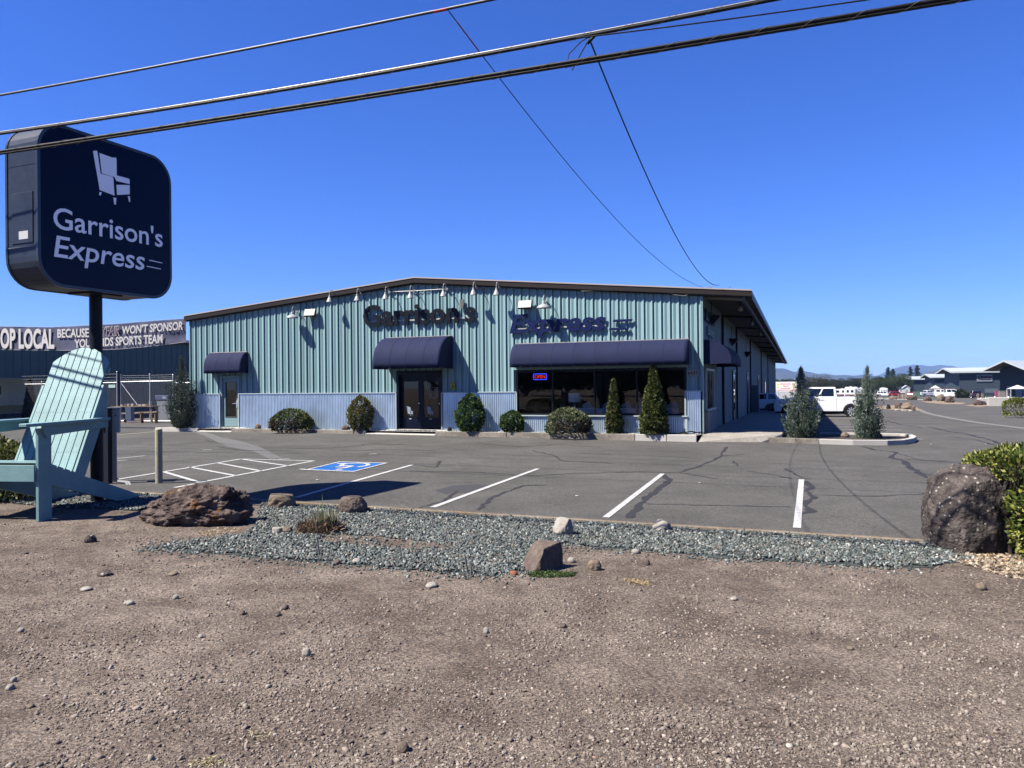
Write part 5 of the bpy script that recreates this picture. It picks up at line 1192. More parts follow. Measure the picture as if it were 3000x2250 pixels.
# blue junipers: a dense leader and many upturned plumes
def juniper(px_, py_, w, h, label, z=None, n=330, cols=((.14, .19, .14), (.20, .26, .20), (.075, .11, .08), (.29, .35, .28))):
    P = G(px_, py_)
    if z is not None: P = ray_plane(px_, py_, CR - G1 * .55, G1); P[2] = z
    t = thing('blue_juniper', P, label, 'conifer', 'blue junipers'); pos = []; ax = []; sz = []; col = []; mb = MB(); rg = random.Random(int(px_ * 3))
    mb.tube([P - Z1 * .03, P + Z1 * h * .5, P + Z1 * h * .97], [.05, .03, .006], 6)
    for i in range(n):
        tt = rg.random() ** 1.15; a = rg.uniform(0, 2 * pi)
        env = float(np.interp(tt, (0, .12, .25, .38, .5, .68, .85, 1), (.5, .9, 1.0, .86, .56, .31, .14, .03))); L = h * rg.uniform(.10, .20) * (1.15 - tt * .75); rr = w / 2 * env * (rg.uniform(.30, 1.12) ** .55 if tt < .45 else rg.uniform(.2, 1.9))
        b = np.array([cos(a) * rr * .55, sin(a) * rr * .55, max(.03, h * tt * .93 - L * .8)]); e = np.array([cos(a) * rr, sin(a) * rr, h * tt * .93 + L * .55])
        if rg.random() < .35: mb.tube([P + Z1 * max(.02, b[2] - .15), P + b, P + (b + e) / 2], [.012, .008, .003], 4)
        k = int(26 + 34 * L / (h * .15)); s = np.sort(NR.uniform(0.05, 1, k)); ctr = b + (e - b) * s[:, None]; ctr[:, 2] += (s ** 2) * L * .25
        th = (.17 * L + .012) * np.sin(np.clip(s * 1.05, 0, 1) * pi) ** .6 + .008
        off = dirs(k) * th[:, None]; base = unit((e - b)[None] + np.array([0, 0, .3 * L]))[0]
        pos.append(P + ctr + off); ax.append(unit(base + off / (th[:, None] + 1e-6) * .55)); sz.append(NR.uniform(.045, .09, k) * (1.0 if tt < .6 else .6)); cc = pal(cols, 1, NR, .28); col.append(np.clip(cc * (1 + NR.normal(size=(k, 1)) * .18), .01, .9))
    v, f, cc = leaf_cards(np.concatenate(pos), np.concatenate(ax), np.concatenate(sz), .22, np.concatenate(col), NR)
    raw_obj('foliage', v, f, LEAF, t, cols=cc); obj('trunk', mb, TWIG, t); return t
juniper(2349, 1289, 1.36, 2.62, 'blue-grey juniper on the kerbed island, the one nearer the shop', n=270)
juniper(2543, 1292, 1.14, 2.62, 'blue-grey juniper on the kerbed island, the one farther right', n=250)
juniper(533, 1249, 1.42, 3.25, 'blue-grey juniper at the left corner of the teal shop', z=.12, n=280, cols=((.09, .12, .09), (.14, .17, .13), (.05, .075, .055)))

# clipped variegated hedges
def hedge(label, blobs, n, cols, leaf, name='variegated_hedge', cat='hedge', leaf_w=.3, sub=None):
    c0 = np.array(blobs[0][0]); t = thing(name, np.array([c0[0], c0[1], gz(c0[0], c0[1])]), label, cat, None); tot = sum(b[1][0] * b[1][1] for b in blobs); P_ = []; A_ = []
    for c, r in blobs:
        m = int(n * r[0] * r[1] / tot); d = dirs(m); d[:, 2] = np.where(d[:, 2] < -.55, -d[:, 2], d[:, 2]); sq = np.sign(d) * np.abs(d) ** .72; sq = sq / (np.linalg.norm(sq, axis=1)[:, None] ** .7)
        nz = np.array([noise.noise(Vector(q) * 2.2 + Vector(c)) for q in d]); rr = (1 + .16 * nz) * (1 - NR.beta(1.1, 5, m) * .5)
        p = np.array(c) + sq * np.array(r) * rr[:, None]; P_.append(p); A_.append(unit(d + dirs(m) * .8 + np.array([0, 0, .3])))
    p = np.concatenate(P_); ax = np.concatenate(A_); g = gzv(p[:, 0], p[:, 1]); k = p[:, 2] > g + .01; p, ax = p[k], ax[k]
    v, f, cc = leaf_cards(p, ax, leaf * NR.uniform(.6, 1.3, len(p)), leaf_w, pal(cols, len(p), NR, .2), NR); raw_obj('foliage', v, f, LEAF, t, cols=cc)
    mb = MB(); rg = random.Random(4)
    for c, r in blobs:
        for i in range(9):
            a = rg.uniform(0, 2 * pi); b0 = np.array([c[0] + cos(a) * r[0] * .4, c[1] + sin(a) * r[1] * .4, 0]); b0[2] = gz(b0[0], b0[1]); mb.tube([b0, b0 + np.array([rg.uniform(-.1, .1), rg.uniform(-.1, .1), (c[2] + r[2] * .5) - b0[2]])], [.02, .008], 5)
    if name != 'round_shrub': obj('stems', mb, TWIG, t)['kind'] = 'stuff'
    return t
VY = [(.18, .20, .03), (.42, .42, .08), (.06, .10, .02), (.09, .13, .025), (.42, .42, .16), (.05, .08, .018), (.11, .15, .03)]
hedge('big yellow-edged variegated hedge at the right edge, wrapped round the dark boulder', [((7.0, 9.9, .38), (1.15, .9, .62)), ((5.98, 7.95, .33), (.68, .80, .62)), ((6.9, 8.7, .4), (1.0, 1.1, .60)), ((5.80, 9.0, .70), (.40, .40, .30)), ((5.62, 8.55, .84), (.22, .26, .16))], 42000, VY, .056, leaf_w=.26)
hedge('yellow-edged variegated hedge low behind the giant chair', [((-9.3, 12.9, .42), (1.15, .75, .66)), ((-8.3, 12.9, .38), (.55, .6, .55)), ((-11, 13, .42), (1.2, .8, .66))], 12000, [(.08, .10, .02), (.18, .19, .05), (.04, .06, .015), (.28, .28, .1), (.05, .075, .02)], .07)
Pm = G(3003, 1226); hedge('small round variegated shrub on the far side of the driveway at the right edge', [((Pm[0] + .15, Pm[1] + .9, Pm[2] + .50), (.74, .7, .66))], 3800, VY, .085, name='round_shrub', cat='shrub')

# dry grass clump with green blades
P = G(940, 1560); t = thing('grass_clump', P, 'dried brown grass clump with a few green blades in the slate bed', 'grass clump')
n = 2600; a = NR.uniform(0, 2 * pi, n); r = np.sqrt(NR.uniform(0, 1, n)) * .30; pos = np.stack([np.cos(a) * r, np.sin(a) * r * .8, NR.uniform(0, 1, n) * .20 * (1 - (r / .36) ** 2)], 1) + P
v, f, cc = leaf_cards(pos, unit(dirs(n) + np.array([0, 0, .4])), NR.uniform(.04, .11, n), .07, pal([(.22, .15, .10), (.14, .09, .06), (.38, .29, .19), (.09, .06, .045)], n, NR), NR); raw_obj('dry_stems', v, f, LEAF, t, cols=cc)
n = 170; a = NR.uniform(0, 2 * pi, n); r = np.sqrt(NR.uniform(0, 1, n)) * .17; pos = np.stack([np.cos(a) * r + .05, np.sin(a) * r, np.full(n, .08)], 1) + P
v, f, cc = leaf_cards(pos, unit(dirs(n) * .28 + np.array([0, 0, 1])), NR.uniform(.13, .26, n), .035, pal([(.16, .22, .10), (.3, .32, .2), (.45, .42, .3)], n, NR), NR)
v2, f2_, c2 = leaf_cards(np.array([P + [.02, 0, .15], P + [-.1, 0, .12]]), unit(np.array([[.01, 0, 1], [-.5, 0, 1.]])), np.array([.36, .3]), .02, np.array([[.2, .27, .12], [.2, .27, .12]]), NR)
raw_obj('green_blades', np.concatenate([v, v2]), np.concatenate([f, f2_ + len(v)]), LEAF, t, cols=np.concatenate([cc, c2]))
for (px_, y0, y1, lb) in ((936, 1630, 1575, 'thin leaning metal stake in front of the grass clump'), (1371, 1682, 1632, 'short pair of metal stakes at the edge of the slate bed')):
    P = G(px_, y0); h = (y0 - y1) * P[1] / 2250; mb = MB(); mb.tube([P, P + Z1 * h * .98 - E1 * .03], .010, 6)
    if px_ > 1000: mb.tube([P + E1 * .03, P + E1 * .045 + Z1 * h * .95], .009, 6)
    tag(obj('metal_stake', mb, mat('stake', (.2, .2, .19), rough=.6)), lb, 'stake')
# green algae patch by the split boulder, straw litter, leaf litter
def patch(name, pts, cols, n, size, wid, flat=.3, h=.015):
    Q = np.array([G(*p) for p in pts]); lo, hi = Q.min(0), Q.max(0); out = []
    while len(out) < n:
        x, y = NR.uniform(lo[0], hi[0]), NR.uniform(lo[1], hi[1]); c = False; j = len(Q) - 1
        for i in range(len(Q)):
            if (Q[i][1] > y) != (Q[j][1] > y) and x < (Q[j][0] - Q[i][0]) * (y - Q[i][1]) / (Q[j][1] - Q[i][1]) + Q[i][0]: c = not c
            j = i
        if c: out.append((x, y, gz(x, y) + NR.uniform(.002, h)))
    d = dirs(n); d[:, 2] *= flat; v, f, cc = leaf_cards(np.array(out), unit(d), size * NR.uniform(.5, 1.3, n), wid, pal(cols, n, NR), NR); o = raw_obj(name, v, f, LEAF, cols=cc); o['kind'] = 'stuff'
patch('short_grass', [(1545, 1680), (1600, 1676), (1690, 1680), (1680, 1690), (1590, 1694), (1550, 1690)], [(.06, .10, .03), (.10, .15, .05)], 2200, .022, .25, 1.2)
patch('straw_litter', [(1820, 1698), (1900, 1702), (1915, 1716), (1850, 1712)], [(.6, .48, .27), (.5, .38, .2)], 500, .025, .15)
patch('straw_litter', [(580, 1562), (640, 1550), (700, 1548), (705, 1556), (640, 1566), (600, 1574)], [(.55, .42, .3), (.6, .48, .3)], 700, .03, .15)
patch('straw_litter', [(850, 1565), (920, 1570), (1120, 1568), (1120, 1578), (900, 1585)], [(.4, .3, .22), (.5, .4, .28)], 420, .035, .12)
patch('straw_litter', [(560, 2230), (640, 2222), (660, 2245), (560, 2248)], [(.6, .55, .32), (.5, .42, .25)], 260, .022, .12)
patch('straw_litter', [(720, 2145), (790, 2140), (800, 2180), (730, 2170)], [(.5, .45, .3), (.35, .28, .2)], 90, .035, .08)
patch('leaf_litter', [(2780, 1640), (2860, 1622), (2960, 1630), (3040, 1660), (3040, 1700), (2960, 1692), (2880, 1670)], [(.55, .45, .33), (.45, .33, .22), (.62, .54, .42)], 1900, .05, .3)

# ================================================================ ROCKS
LAVA = ramp_mat('lava_rock', [('noise', 2.2, 6, .3, .7, (.09, .072, .066), (.26, .215, .195)), ('noise', 8, 6, .35, .65, (.45, .42, .42), (1.35, 1.25, 1.2)), ('noise', 3.1, 4, .60, .66, (.22, .10, .035), None), ('noise', 7, 4, .66, .7, (.36, .37, .27), None)], rough=.95, bumps=[(16, 6, .05), (60, 5, .015)])
LAVAD = ramp_mat('dark_boulder', [('noise', 2.5, 6, .3, .7, (.075, .067, .064), (.19, .165, .155)), ('noise', 9, 6, .35, .65, (.6, .6, .6), (1.3, 1.25, 1.2)), ('vor', 7.5, 0, .11, .16, (.5, .48, .44), (1, 1, 1))][:2] + [('spots', 13, 0, .13, .20, (.50, .48, .42), None), ('noise', 2.2, 3, .30, .34, (.085, .07, .062), None)][:1], rough=.92, bumps=[(6, 6, .06), (30, 6, .03)])
PALER = ramp_mat('pale_rock', [('noise', 4, 6, .3, .7, (.38, .35, .30), (.58, .55, .49)), ('noise', 20, 5, .3, .7, (.75, .75, .75), (1.1, 1.1, 1.1))], rough=.9, bumps=[(25, 6, .012)])
TANR = ramp_mat('tan_rock', [('noise', 4, 6, .3, .7, (.21, .16, .12), (.38, .31, .24)), ('noise', 20, 5, .3, .7, (.7, .7, .7), (1.15, 1.15, 1.1))], rough=.9, bumps=[(25, 6, .015)])
BRNR = ramp_mat('brown_rock', [('noise', 4, 6, .3, .7, (.15, .115, .10), (.27, .22, .19)), ('noise', 22, 5, .3, .7, (.7, .7, .7), (1.15, 1.15, 1.1))], rough=.9, bumps=[(30, 6, .015)])
def prock(px_, py_, wpx, hpx, dep, m, label, seed, name='rock', k=3, rz=None, up=0., **kw):
    P = G(px_, py_); s = P[1] / 2250; w, h = wpx * s, hpx * s * 1.0; P = P + np.array([ray(px_, py_)[0], 1, 0]) * dep * w * .38; P[2] = gz(P[0], P[1]) + up
    return rock(name, P, (w, w * dep, h * 1.12), rz if rz is not None else -.2, seed, m, label, k=k, **kw)
prock(575, 1542, 366, 130, .55, LAVA, 'large rough lava boulder with lichen at the left end of the slate bed', 3, name='lava_boulder', k=5, rough=.30, freq=1.5, ridge=.14, rz=-.10, wedge=.32)
prock(2842, 1622, 245, 240, .85, LAVAD, 'tall dark rounded boulder with pale lichen spots beside the right hedge', 8, name='dark_boulder', k=5, rough=.10, freq=1.2, ridge=.06, rz=.2, boxy=.5)
prock(822, 1490, 96, 36, .7, TANR, 'flat-topped tan rock right of the lava boulder', 12, k=4, rough=.15, ridge=.06, cut=[((0, 0, 1), .55), ((-1, -.3, .2), .6)])
prock(1035, 1507, 86, 46, .8, BRNR, 'rounded brown rock right of the grass clump', 15, k=4, rough=.13, ridge=.08, cut=[((0, 0, 1), .7)])
prock(1650, 1574, 62, 50, .85, PALER, 'pale whitish faceted rock in the middle of the slate bed', 21, k=4, rough=.22, ridge=.08, cut=[((-.3, -.5, .8), .5), ((0, 0, 1), .55)])
prock(1940, 1558, 58, 32, .7, PALER, 'small pale rock near the lot edge, right of the whitish faceted one', 23, k=4, rough=.22, ridge=.08, cut=[((-.6, -.4, .6), .5)])
prock(1592, 1676, 126, 74, .75, BRNR, 'brown split rock with a flat top and dark broken side', 31, name='split_rock', k=4, rough=.15, ridge=.06, cut=[((0, -.15, 1), .5), ((.8, -.6, .1), .42), ((-.8, -.2, .5), .36)], rz=.1)
prock(1741, 1672, 42, 27, .8, TANR, 'small tan rock right of the split rock', 33, k=3, rough=.12)
prock(1674, 1649, 24, 14, .9, PALER, 'smooth white cobble just right of the split rock', 34, name='cobble', k=3, rough=.06)
prock(1862, 1623, 25, 13, .9, PALER, 'smooth white cobble at the edge of the slate bed', 35, name='cobble', k=3, rough=.06)
prock(1895, 1656, 19, 16, .9, BRNR, 'round brown cobble right of the white cobble', 36, name='cobble', k=3, rough=.06)
prock(813, 1567, 33, 19, .8, PALER, 'small pale block left of the grass clump', 37, k=3, rough=.15, cut=[((0, 0, 1), .5)])
prock(840, 1562, 34, 18, .8, TANR, 'small tan slab touching the grass clump', 38, k=3, rough=.15)
for i, (x, y, w, h, m, lb) in enumerate(((898, 1923, 27, 22, PALER, 'smooth white pebble lying in the middle of the dirt'), (2874, 1730, 36, 18, TANR, 'tan pebble in the dirt below the right hedge'), (1265, 1722, 44, 12, PALER, 'flat beige flake of stone in the dirt'),
        (253, 1731, 40, 9, PALER, 'long flat pale stone in the dirt on the left'), (378, 1773, 32, 12, PALER, 'pale flat stone in the dirt right of the long one'), (515, 1756, 18, 12, PALER, 'cream pebble in the upper dirt'), (837, 1786, 20, 13, BRNR, 'grey round pebble beside a dark clod'),
        (812, 1806, 26, 10, LAVAD, 'dark clod of rock in the dirt'), (709, 1802, 20, 13, BRNR, 'dark greenish pebble in the dirt'), (62, 1853, 20, 12, PALER, 'beige pebble near the left edge'), (40, 1999, 18, 13, PALER, 'white pebble at the left edge, upper one of a pair'),
        (30, 2022, 26, 14, PALER, 'larger white pebble at the left edge, lower one of a pair'), (588, 1869, 17, 9, PALER, 'tiny white chip in the dirt'), (1424, 1856, 18, 16, PALER, 'pale pebble in the central dirt'), (1650, 1840, 22, 12, BRNR, 'brown pebble in the central dirt'), (265, 1590, 36, 20, LAVAD, 'dark slate piece left of the lava boulder'),
        (90, 2075, 24, 10, TANR, 'tan stone near the lower left'), (1180, 2205, 40, 26, BRNR, 'brown stone at the bottom of the picture'), (2490, 1905, 22, 10, TANR, 'tan stone in the dirt on the right'), (2150, 1760, 26, 10, PALER, 'flat pale stone in the dirt right of centre'), (507, 1686, 34, 8, TANR, 'thin tan flake below the slate bed'),
        (306, 1688, 52, 12, LAVAD, 'flat dark slate slab at the tip of the slate bed'), (1505, 1686, 24, 12, mat('brick_red', (.4, .15, .09), rough=.9, var=.2), 'small red brick fragment left of the split rock'), (1530, 1690, 12, 7, PALER, 'tiny white chip below the split rock'), (985, 1655, 28, 12, BRNR, 'dark pebble at the lower edge of the slate bed'), (1045, 1652, 34, 14, PALER, 'pinkish pale stone at the lower edge of the slate bed'))):
    prock(x, y, w, h, .8, m, lb, 50 + i, name='pebble', k=2, rough=.14, rz=i * .7)

# slate chippings and dirt pebbles (uncountable)
def inpoly(x, y, Q):
    c = np.zeros(len(x), bool); j = len(Q) - 1
    for i in range(len(Q)):
        cond = ((Q[i][1] > y) != (Q[j][1] > y)) & (x < (Q[j][0] - Q[i][0]) * (y - Q[i][1]) / (Q[j][1] - Q[i][1] + 1e-12) + Q[i][0]); c ^= cond; j = i
    return c
CURBQ = lambda x: None
def cpt(px_): # point just in front of the lot edging in this photo column
    d = ray(px_, 1450); base = CR + G1 * (T0 - .13); A2 = np.array([[E1[0], -d[0]], [E1[1], -d[1]]]); s = np.linalg.solve(A2, -base[:2])[0]; return (base + E1 * s)[:2]
main = [cpt(x) for x in (770, 1000, 1400, 1800, 2200, 2600, 2800)] + [G(*p)[:2] for p in ((2790, 1628), (2860, 1640), (2700, 1665), (2500, 1658), (2300, 1645), (2110, 1636), (1925, 1618), (1763, 1607), (1650, 1592), (1590, 1625), (1560, 1650), (1538, 1676), (1430, 1686), (1300, 1678), (1126, 1664), (950, 1648), (760, 1634), (583, 1618), (455, 1608), (500, 1596), (600, 1585), (690, 1570), (750, 1545), (755, 1500))]
hole = [G(*p)[:2] for p in ((960, 1570), (1100, 1572), (1330, 1598), (1330, 1612), (1180, 1612), (1000, 1596), (930, 1585))]
left = [cpt(x) for x in (-250, 0, 300, 420, 520, 600)] + [G(*p)[:2] for p in ((420, 1500), (300, 1490), (200, 1490), (60, 1478), (0, 1470), (-250, 1462))]
GREYS = [(.105, .125, .12), (.06, .075, .075), (.14, .165, .155), (.18, .20, .19), (.045, .055, .055), (.12, .13, .115), (.12, .145, .14), (.32, .34, .32), (.15, .13, .11)]
def scatter_poly(Q, dens, holes=()):
    Q = np.array(Q); lo, hi = Q.min(0), Q.max(0); n = int(dens * (hi - lo).prod()); x = NR.uniform(lo[0], hi[0], n); y = NR.uniform(lo[1], hi[1], n); k = inpoly(x, y, Q)
    # ragged edges
    xx = x + np.array([noise.noise(Vector((a * 3, b * 3, 0))) for a, b in zip(x, y)]) * .16 if n < 90000 else x
    k &= inpoly(xx, y + (xx - x), Q)
    for h in holes: k &= ~(inpoly(xx, y, h) & (NR.uniform(0, 1, n) < .88))
    return x[k], y[k]
for nm, Q, hl in (('main', main, [hole]), ('left', left, [])):
    mb = MB(); Qc = Q; 
    drape(mb, ragged(Qc, .045), .006); structure('slate_bed', mb, SLATEBED, origin=(0, 0, 0))
    x, y = scatter_poly(Q, 1900, hl); n = len(x); P = np.stack([x, y, gzv(x, y) + .006 + NR.uniform(0, .012, n)], 1)
    v, f, c = stones(P, NR.uniform(.011, .028, n) * NR.choice([1, 1, 1.25], n), .40, pal(GREYS, n, NR, .2), NR, tilt=.6); o = raw_obj('slate_chippings', v, f, ROCKM, cols=c, origin=(0, 0, 0)); o['kind'] = 'stuff'
# dirt patch inside the slate
structure('dirt_patch', drape(MB(), ragged(hole, .05), .0085), DIRT, origin=(0, 0, 0))
def dirt_region(x, y):
    t = (x - CR[0]) * G1[0] + (y - CR[1]) * G1[1]; return (t < T0 - .15) & ~inpoly(x, y, main) & ~inpoly(x, y, left)
DC = [(.23, .19, .16), (.14, .115, .095), (.30, .26, .215), (.19, .155, .13), (.26, .215, .18), (.34, .30, .255)]
edge = np.array([G(*p)[:2] for p in ((2700, 1665), (2500, 1658), (2300, 1645), (2110, 1636), (1925, 1618), (1763, 1607), (1650, 1592), (1590, 1625), (1538, 1676), (1430, 1686), (1300, 1678), (1126, 1664), (950, 1648), (760, 1634), (583, 1618), (455, 1608), (500, 1596), (600, 1585), (690, 1570))])
n = 2600; k = NR.integers(0, len(edge) - 1, n); u = NR.uniform(0, 1, (n, 1)); q = edge[k] * (1 - u) + edge[k + 1] * u + NR.normal(0, .13, (n, 2)) * NR.uniform(.2, 1.8, (n, 1)); kk = dirt_region(q[:, 0], q[:, 1]); q = q[kk]; n = len(q)
v, f, c = stones(np.stack([q[:, 0], q[:, 1], gzv(q[:, 0], q[:, 1]) + .002], 1), NR.uniform(.009, .024, n), .42, pal(GREYS, n, NR, .2), NR, tilt=.5); o = raw_obj('slate_chippings', v, f, ROCKM, cols=c, origin=(0, 0, 0)); o['kind'] = 'stuff'
def dirt_stones(n, y0, y1, s0, s1, cols, flat=.55):
    u = NR.uniform(0, 1, n); y = (y0 ** -1 + u * (y1 ** -1 - y0 ** -1)) ** -1; x = NR.uniform(-.74, .74, n) * (y + .3); k = dirt_region(x, y); x, y = x[k], y[k]; m = len(x)
    # patches of finer and coarser ground
    g = np.array([noise.noise(Vector((a * 1.1, b * 1.1, 3))) for a, b in zip(x, y)]); kk = NR.uniform(0, 1, m) < .55 + 1.5 * g; x, y = x[kk], y[kk]; m = len(x)
    s = s0 + (s1 - s0) * NR.beta(1.2, 4.5, m); P = np.stack([x, y, gzv(x, y) - s * .12], 1)
    v, f, c = stones(P, s, flat, pal(cols, m, NR, .16), NR, tilt=.4); o = raw_obj('loose_gravel', v, f, ROCKM, cols=c, origin=(0, 0, 0)); o['kind'] = 'stuff'
dirt_stones(70000, 2.7, 12, .0045, .020, DC); dirt_stones(16000, 2.7, 12, .008, .032, DC + [(.12, .09, .085)]); dirt_stones(1100, 2.7, 13, .006, .024, [(.42, .37, .31), (.34, .28, .23), (.48, .44, .39), (.32, .20, .16), (.12, .12, .12), (.14, .16, .16)], .4)
x, y = scatter_poly([CB(.3, .2)[:2], CB(clen, .2)[:2], FP(.1, 0, .1)[:2], FP(22.5, 0, .1)[:2]], 420); n = len(x)
v, f, c = stones(np.stack([x, y, np.full(n, BEDZ - .02)], 1), NR.uniform(.015, .035, n), .5, pal([(.4, .4, .38), (.55, .54, .52), (.28, .28, .27), (.2, .24, .23)], n, NR), NR); o = raw_obj('bed_stones', v, f, ROCKM, cols=c, origin=(0, 0, 0)); o['kind'] = 'stuff'
# stones in the shop bed and on the island
def brock(px_, py_, w, h, m, lb, seed, z=BEDZ, group=None):
    d = ray(px_, py_); P = EY + d * ((z - EYE) / d[2]); s = P[1] / 2250; rock('rock', P, (w * s, w * s * .8, h * s * 1.1), .3, seed, m, lb, k=3, rough=.12, group=group)
brock(756, 1256, 19, 14, TANR, 'round tan rock right of the narrow teal door', 91); brock(1013, 1259, 26, 13, BRNR, 'brown rock left of the yellow-brown conifer', 92); brock(1317, 1262, 14, 11, mat('black_rock', (.03, .03, .03), rough=.9, var=.3), 'small black rock right of the entrance pad', 93)
for a, b, c_, d_, m, lb, s_ in ((2285, 1288, 29, 13, TANR, 'tan rock on the island left of the nearer juniper', 94), (2476, 1289, 26, 14, TANR, 'squarish pale tan rock between the two island junipers', 95), (2572, 1291, 30, 14, MATS['black_rock'], 'dark rock on the island under the farther juniper', 96)):
    P = G(a, b); s = P[1] / 2250; rock('rock', P + Z1 * .09, (c_ * s, c_ * s * .8, d_ * s * 1.15), .3, s_, m, lb, k=3, rough=.12)
P = G(1975, 1281); mb = MB(); rg = random.Random(2)
for i in range(7):
    q = FP(.7 - rg.uniform(-.7, .5), BEDZ + .02, .45); pts = [q]
    for k in range(5): q = q + E1 * rg.uniform(.05, .22) + G1 * rg.uniform(-.06, .06); q[2] = BEDZ + .02 + abs(rg.gauss(0, .04)); pts.append(q)
    mb.tube(pts, .011, 5)
tag(obj('hose_tangle', mb, MATS['rubber_mat']), 'tangle of black drip tubing by the corner of the shop', 'tubing')

# ================================================================ VEHICLES
WHITE = mat('car_white', (1.25, 1.27, 1.3), rough=.22, spec=.6); REDC = mat('car_red', (.38, .015, .02), rough=.25, spec=.6); DARKC = mat('car_dark', (.025, .03, .045), rough=.25, spec=.6)
TYRE = mat('tyre', (.015, .015, .016), rough=.85); RIM = mat('rim_alloy', (.6, .6, .62), rough=.3, metal=.8); CGL = mat('car_glass', (.008, .012, .02), rough=.06, spec=.7); BLK = mat('black_plastic', (.015, .015, .017), rough=.6)
def vehicle(name, P, ang, label, cat, kind, body, group=None, L=5.9, W=2.0, H=1.92, R=.41, flip=False):
    """local x runs from the tail (0) to the nose (L)"""
    X = np.array([cos(ang), sin(ang), 0]); Y = np.array([-sin(ang), cos(ang), 0]); O = np.array(P, float)
    t = thing(name, O + X * L / 2, label, cat, group)
    k = L / 5.9 if kind == 'pickup' else L / 4.7
    def arch(xc, r): return [(xc + r * cos(a), .30 + r * sin(a) + .08) for a in np.linspace(pi, 0, 9)]
    if kind == 'pickup':
        xr, xf = 1.20 * k, 4.95 * k
        top = [(5.86 * k, .48), (5.9 * k, .7), (5.84 * k, 1.05), (5.7 * k, 1.14), (4.55 * k, 1.25), (4.4 * k, 1.27), (2.03 * k, 1.30), (0.02, 1.30), (0, .6), (.05, .42)]
        gb = [2.02 * k, 4.5 * k]; gt = [2.12 * k, 3.70 * k]; zb, zt = 1.26, H
    elif kind == 'suv':
        xr, xf = .88 * k, 3.80 * k; top = [(4.66 * k, .35), (4.7 * k, .6), (4.6 * k, .92), (3.55 * k, 1.06), (.1, 1.08), (.02, .95), (0, .4)]; gb = [.12 * k, 3.5 * k]; gt = [.45 * k, 2.65 * k]; zb, zt = 1.04, H
    else:
        xr, xf = .88 * k, 3.70 * k; top = [(4.62 * k, .3), (4.7 * k, .5), (4.55 * k, .76), (3.6 * k, .92), (1.0 * k, .98), (.1, .95), (.02, .8), (0, .35)]; gb = [.75 * k, 3.5 * k]; gt = [1.3 * k, 2.6 * k]; zb, zt = .93, H
    lowz = .34 if kind != 'sedan' else .25
    out = [(.06, lowz)] + [(x, max(z, lowz)) for x, z in arch(xr, R + .07)] + [(x, max(z, lowz)) for x, z in arch(xf, R + .07)] + [(L - .06, lowz)] + top
    mb = MB(); mb.prism(out, O, X, Z1, Y, -W / 2, W / 2); bd = obj('body', mb, body, t, bevel=.035)
    ins = .16; P8 = lambda x, y, z: O + X * x + Y * y + Z1 * z
    def gh(x, y, z): pass
    mb = MB(); wb, wt = W / 2 - .05, W / 2 - .05 - ins
    mb.hexa([P8(gb[0], -wb, zb), P8(gb[1], -wb, zb), P8(gb[1], wb, zb), P8(gb[0], wb, zb), P8(gt[0], -wt, zt), P8(gt[1], -wt, zt), P8(gt[1], wt, zt), P8(gt[0], wt, zt)]); obj('cabin', mb, body, t, bevel=.05)
    def sidept(fx, fz, s, e=.012):   # fx 0..1 along, fz 0..1 up
        x = (gb[0] + (gb[1] - gb[0]) * fx) * (1 - fz) + (gt[0] + (gt[1] - gt[0]) * fx) * fz; y = (wb * (1 - fz) + wt * fz + e) * s; return P8(x, y, zb + (zt - zb) * fz)
    spans = {'pickup': ((.08, .44), (.49, .92)), 'suv': ((.06, .27), (.31, .58), (.62, .93)), 'sedan': ((.12, .45), (.5, .9))}[kind]
    for s in (-1, 1):
        for a, b in spans:
            mb = MB(); mb.quad(sidept(a, .14, s), sidept(b, .14, s), sidept(b, .86, s), sidept(a, .86, s)); obj('side_window', mb, CGL, t)
        mb = MB(); c = sidept(.86, .05, s, .1); mb.box(c, X, Y, Z1, (-.06, -.1, -.02), (.08, .1, .16)); obj('mirror', mb, body if kind != 'pickup' else WHITE, t, bevel=.02)
        for a in [q[1] for q in spans]: mb = MB(); mb.box(P8(gb[0] + (gb[1] - gb[0]) * (a - .07), s * (W / 2), zb - .14), X, Y, Z1, (-.1, -.012, -.015), (.08, .015, .015)); obj('door_handle', mb, RIM, t)
        for x in [gb[0] + (gb[1] - gb[0]) * q for q in ((.02, .49, .93) if kind == 'pickup' else (.3, .6, .93))]: mb = MB(); mb.box(P8(x, s * W / 2, 0), X, Y, Z1, (-.006, -.002, lowz + .12), (.006, .003, zb - .04)); obj('door_gap', mb, BLK, t)
    mb = MB(); mb.quad(*[P8(x, y, z) for x, y, z in ((gb[1] - .0 + .01, -wb + .1, zb + .06), (gb[1] + .01, wb - .1, zb + .06), (gt[1] + .06, wt - .06, zt - .06), (gt[1] + .06, -wt + .06, zt - .06))]); obj('windscreen', mb, CGL, t)
    mb = MB(); mb.quad(*[P8(x, y, z) for x, y, z in ((gb[0] - .012, -wb + .12, zb + .1), (gb[0] - .012, wb - .12, zb + .1), (gt[0] - .03, wt - .08, zt - .09), (gt[0] - .03, -wt + .08, zt - .09))]); obj('rear_window', mb, CGL, t)
    mb = MB(); mb.box(O, X, Y, Z1, (.12, -W / 2 + .12, .22), (L - .12, W / 2 - .12, .6)); obj('underbody', mb, BLK, t)
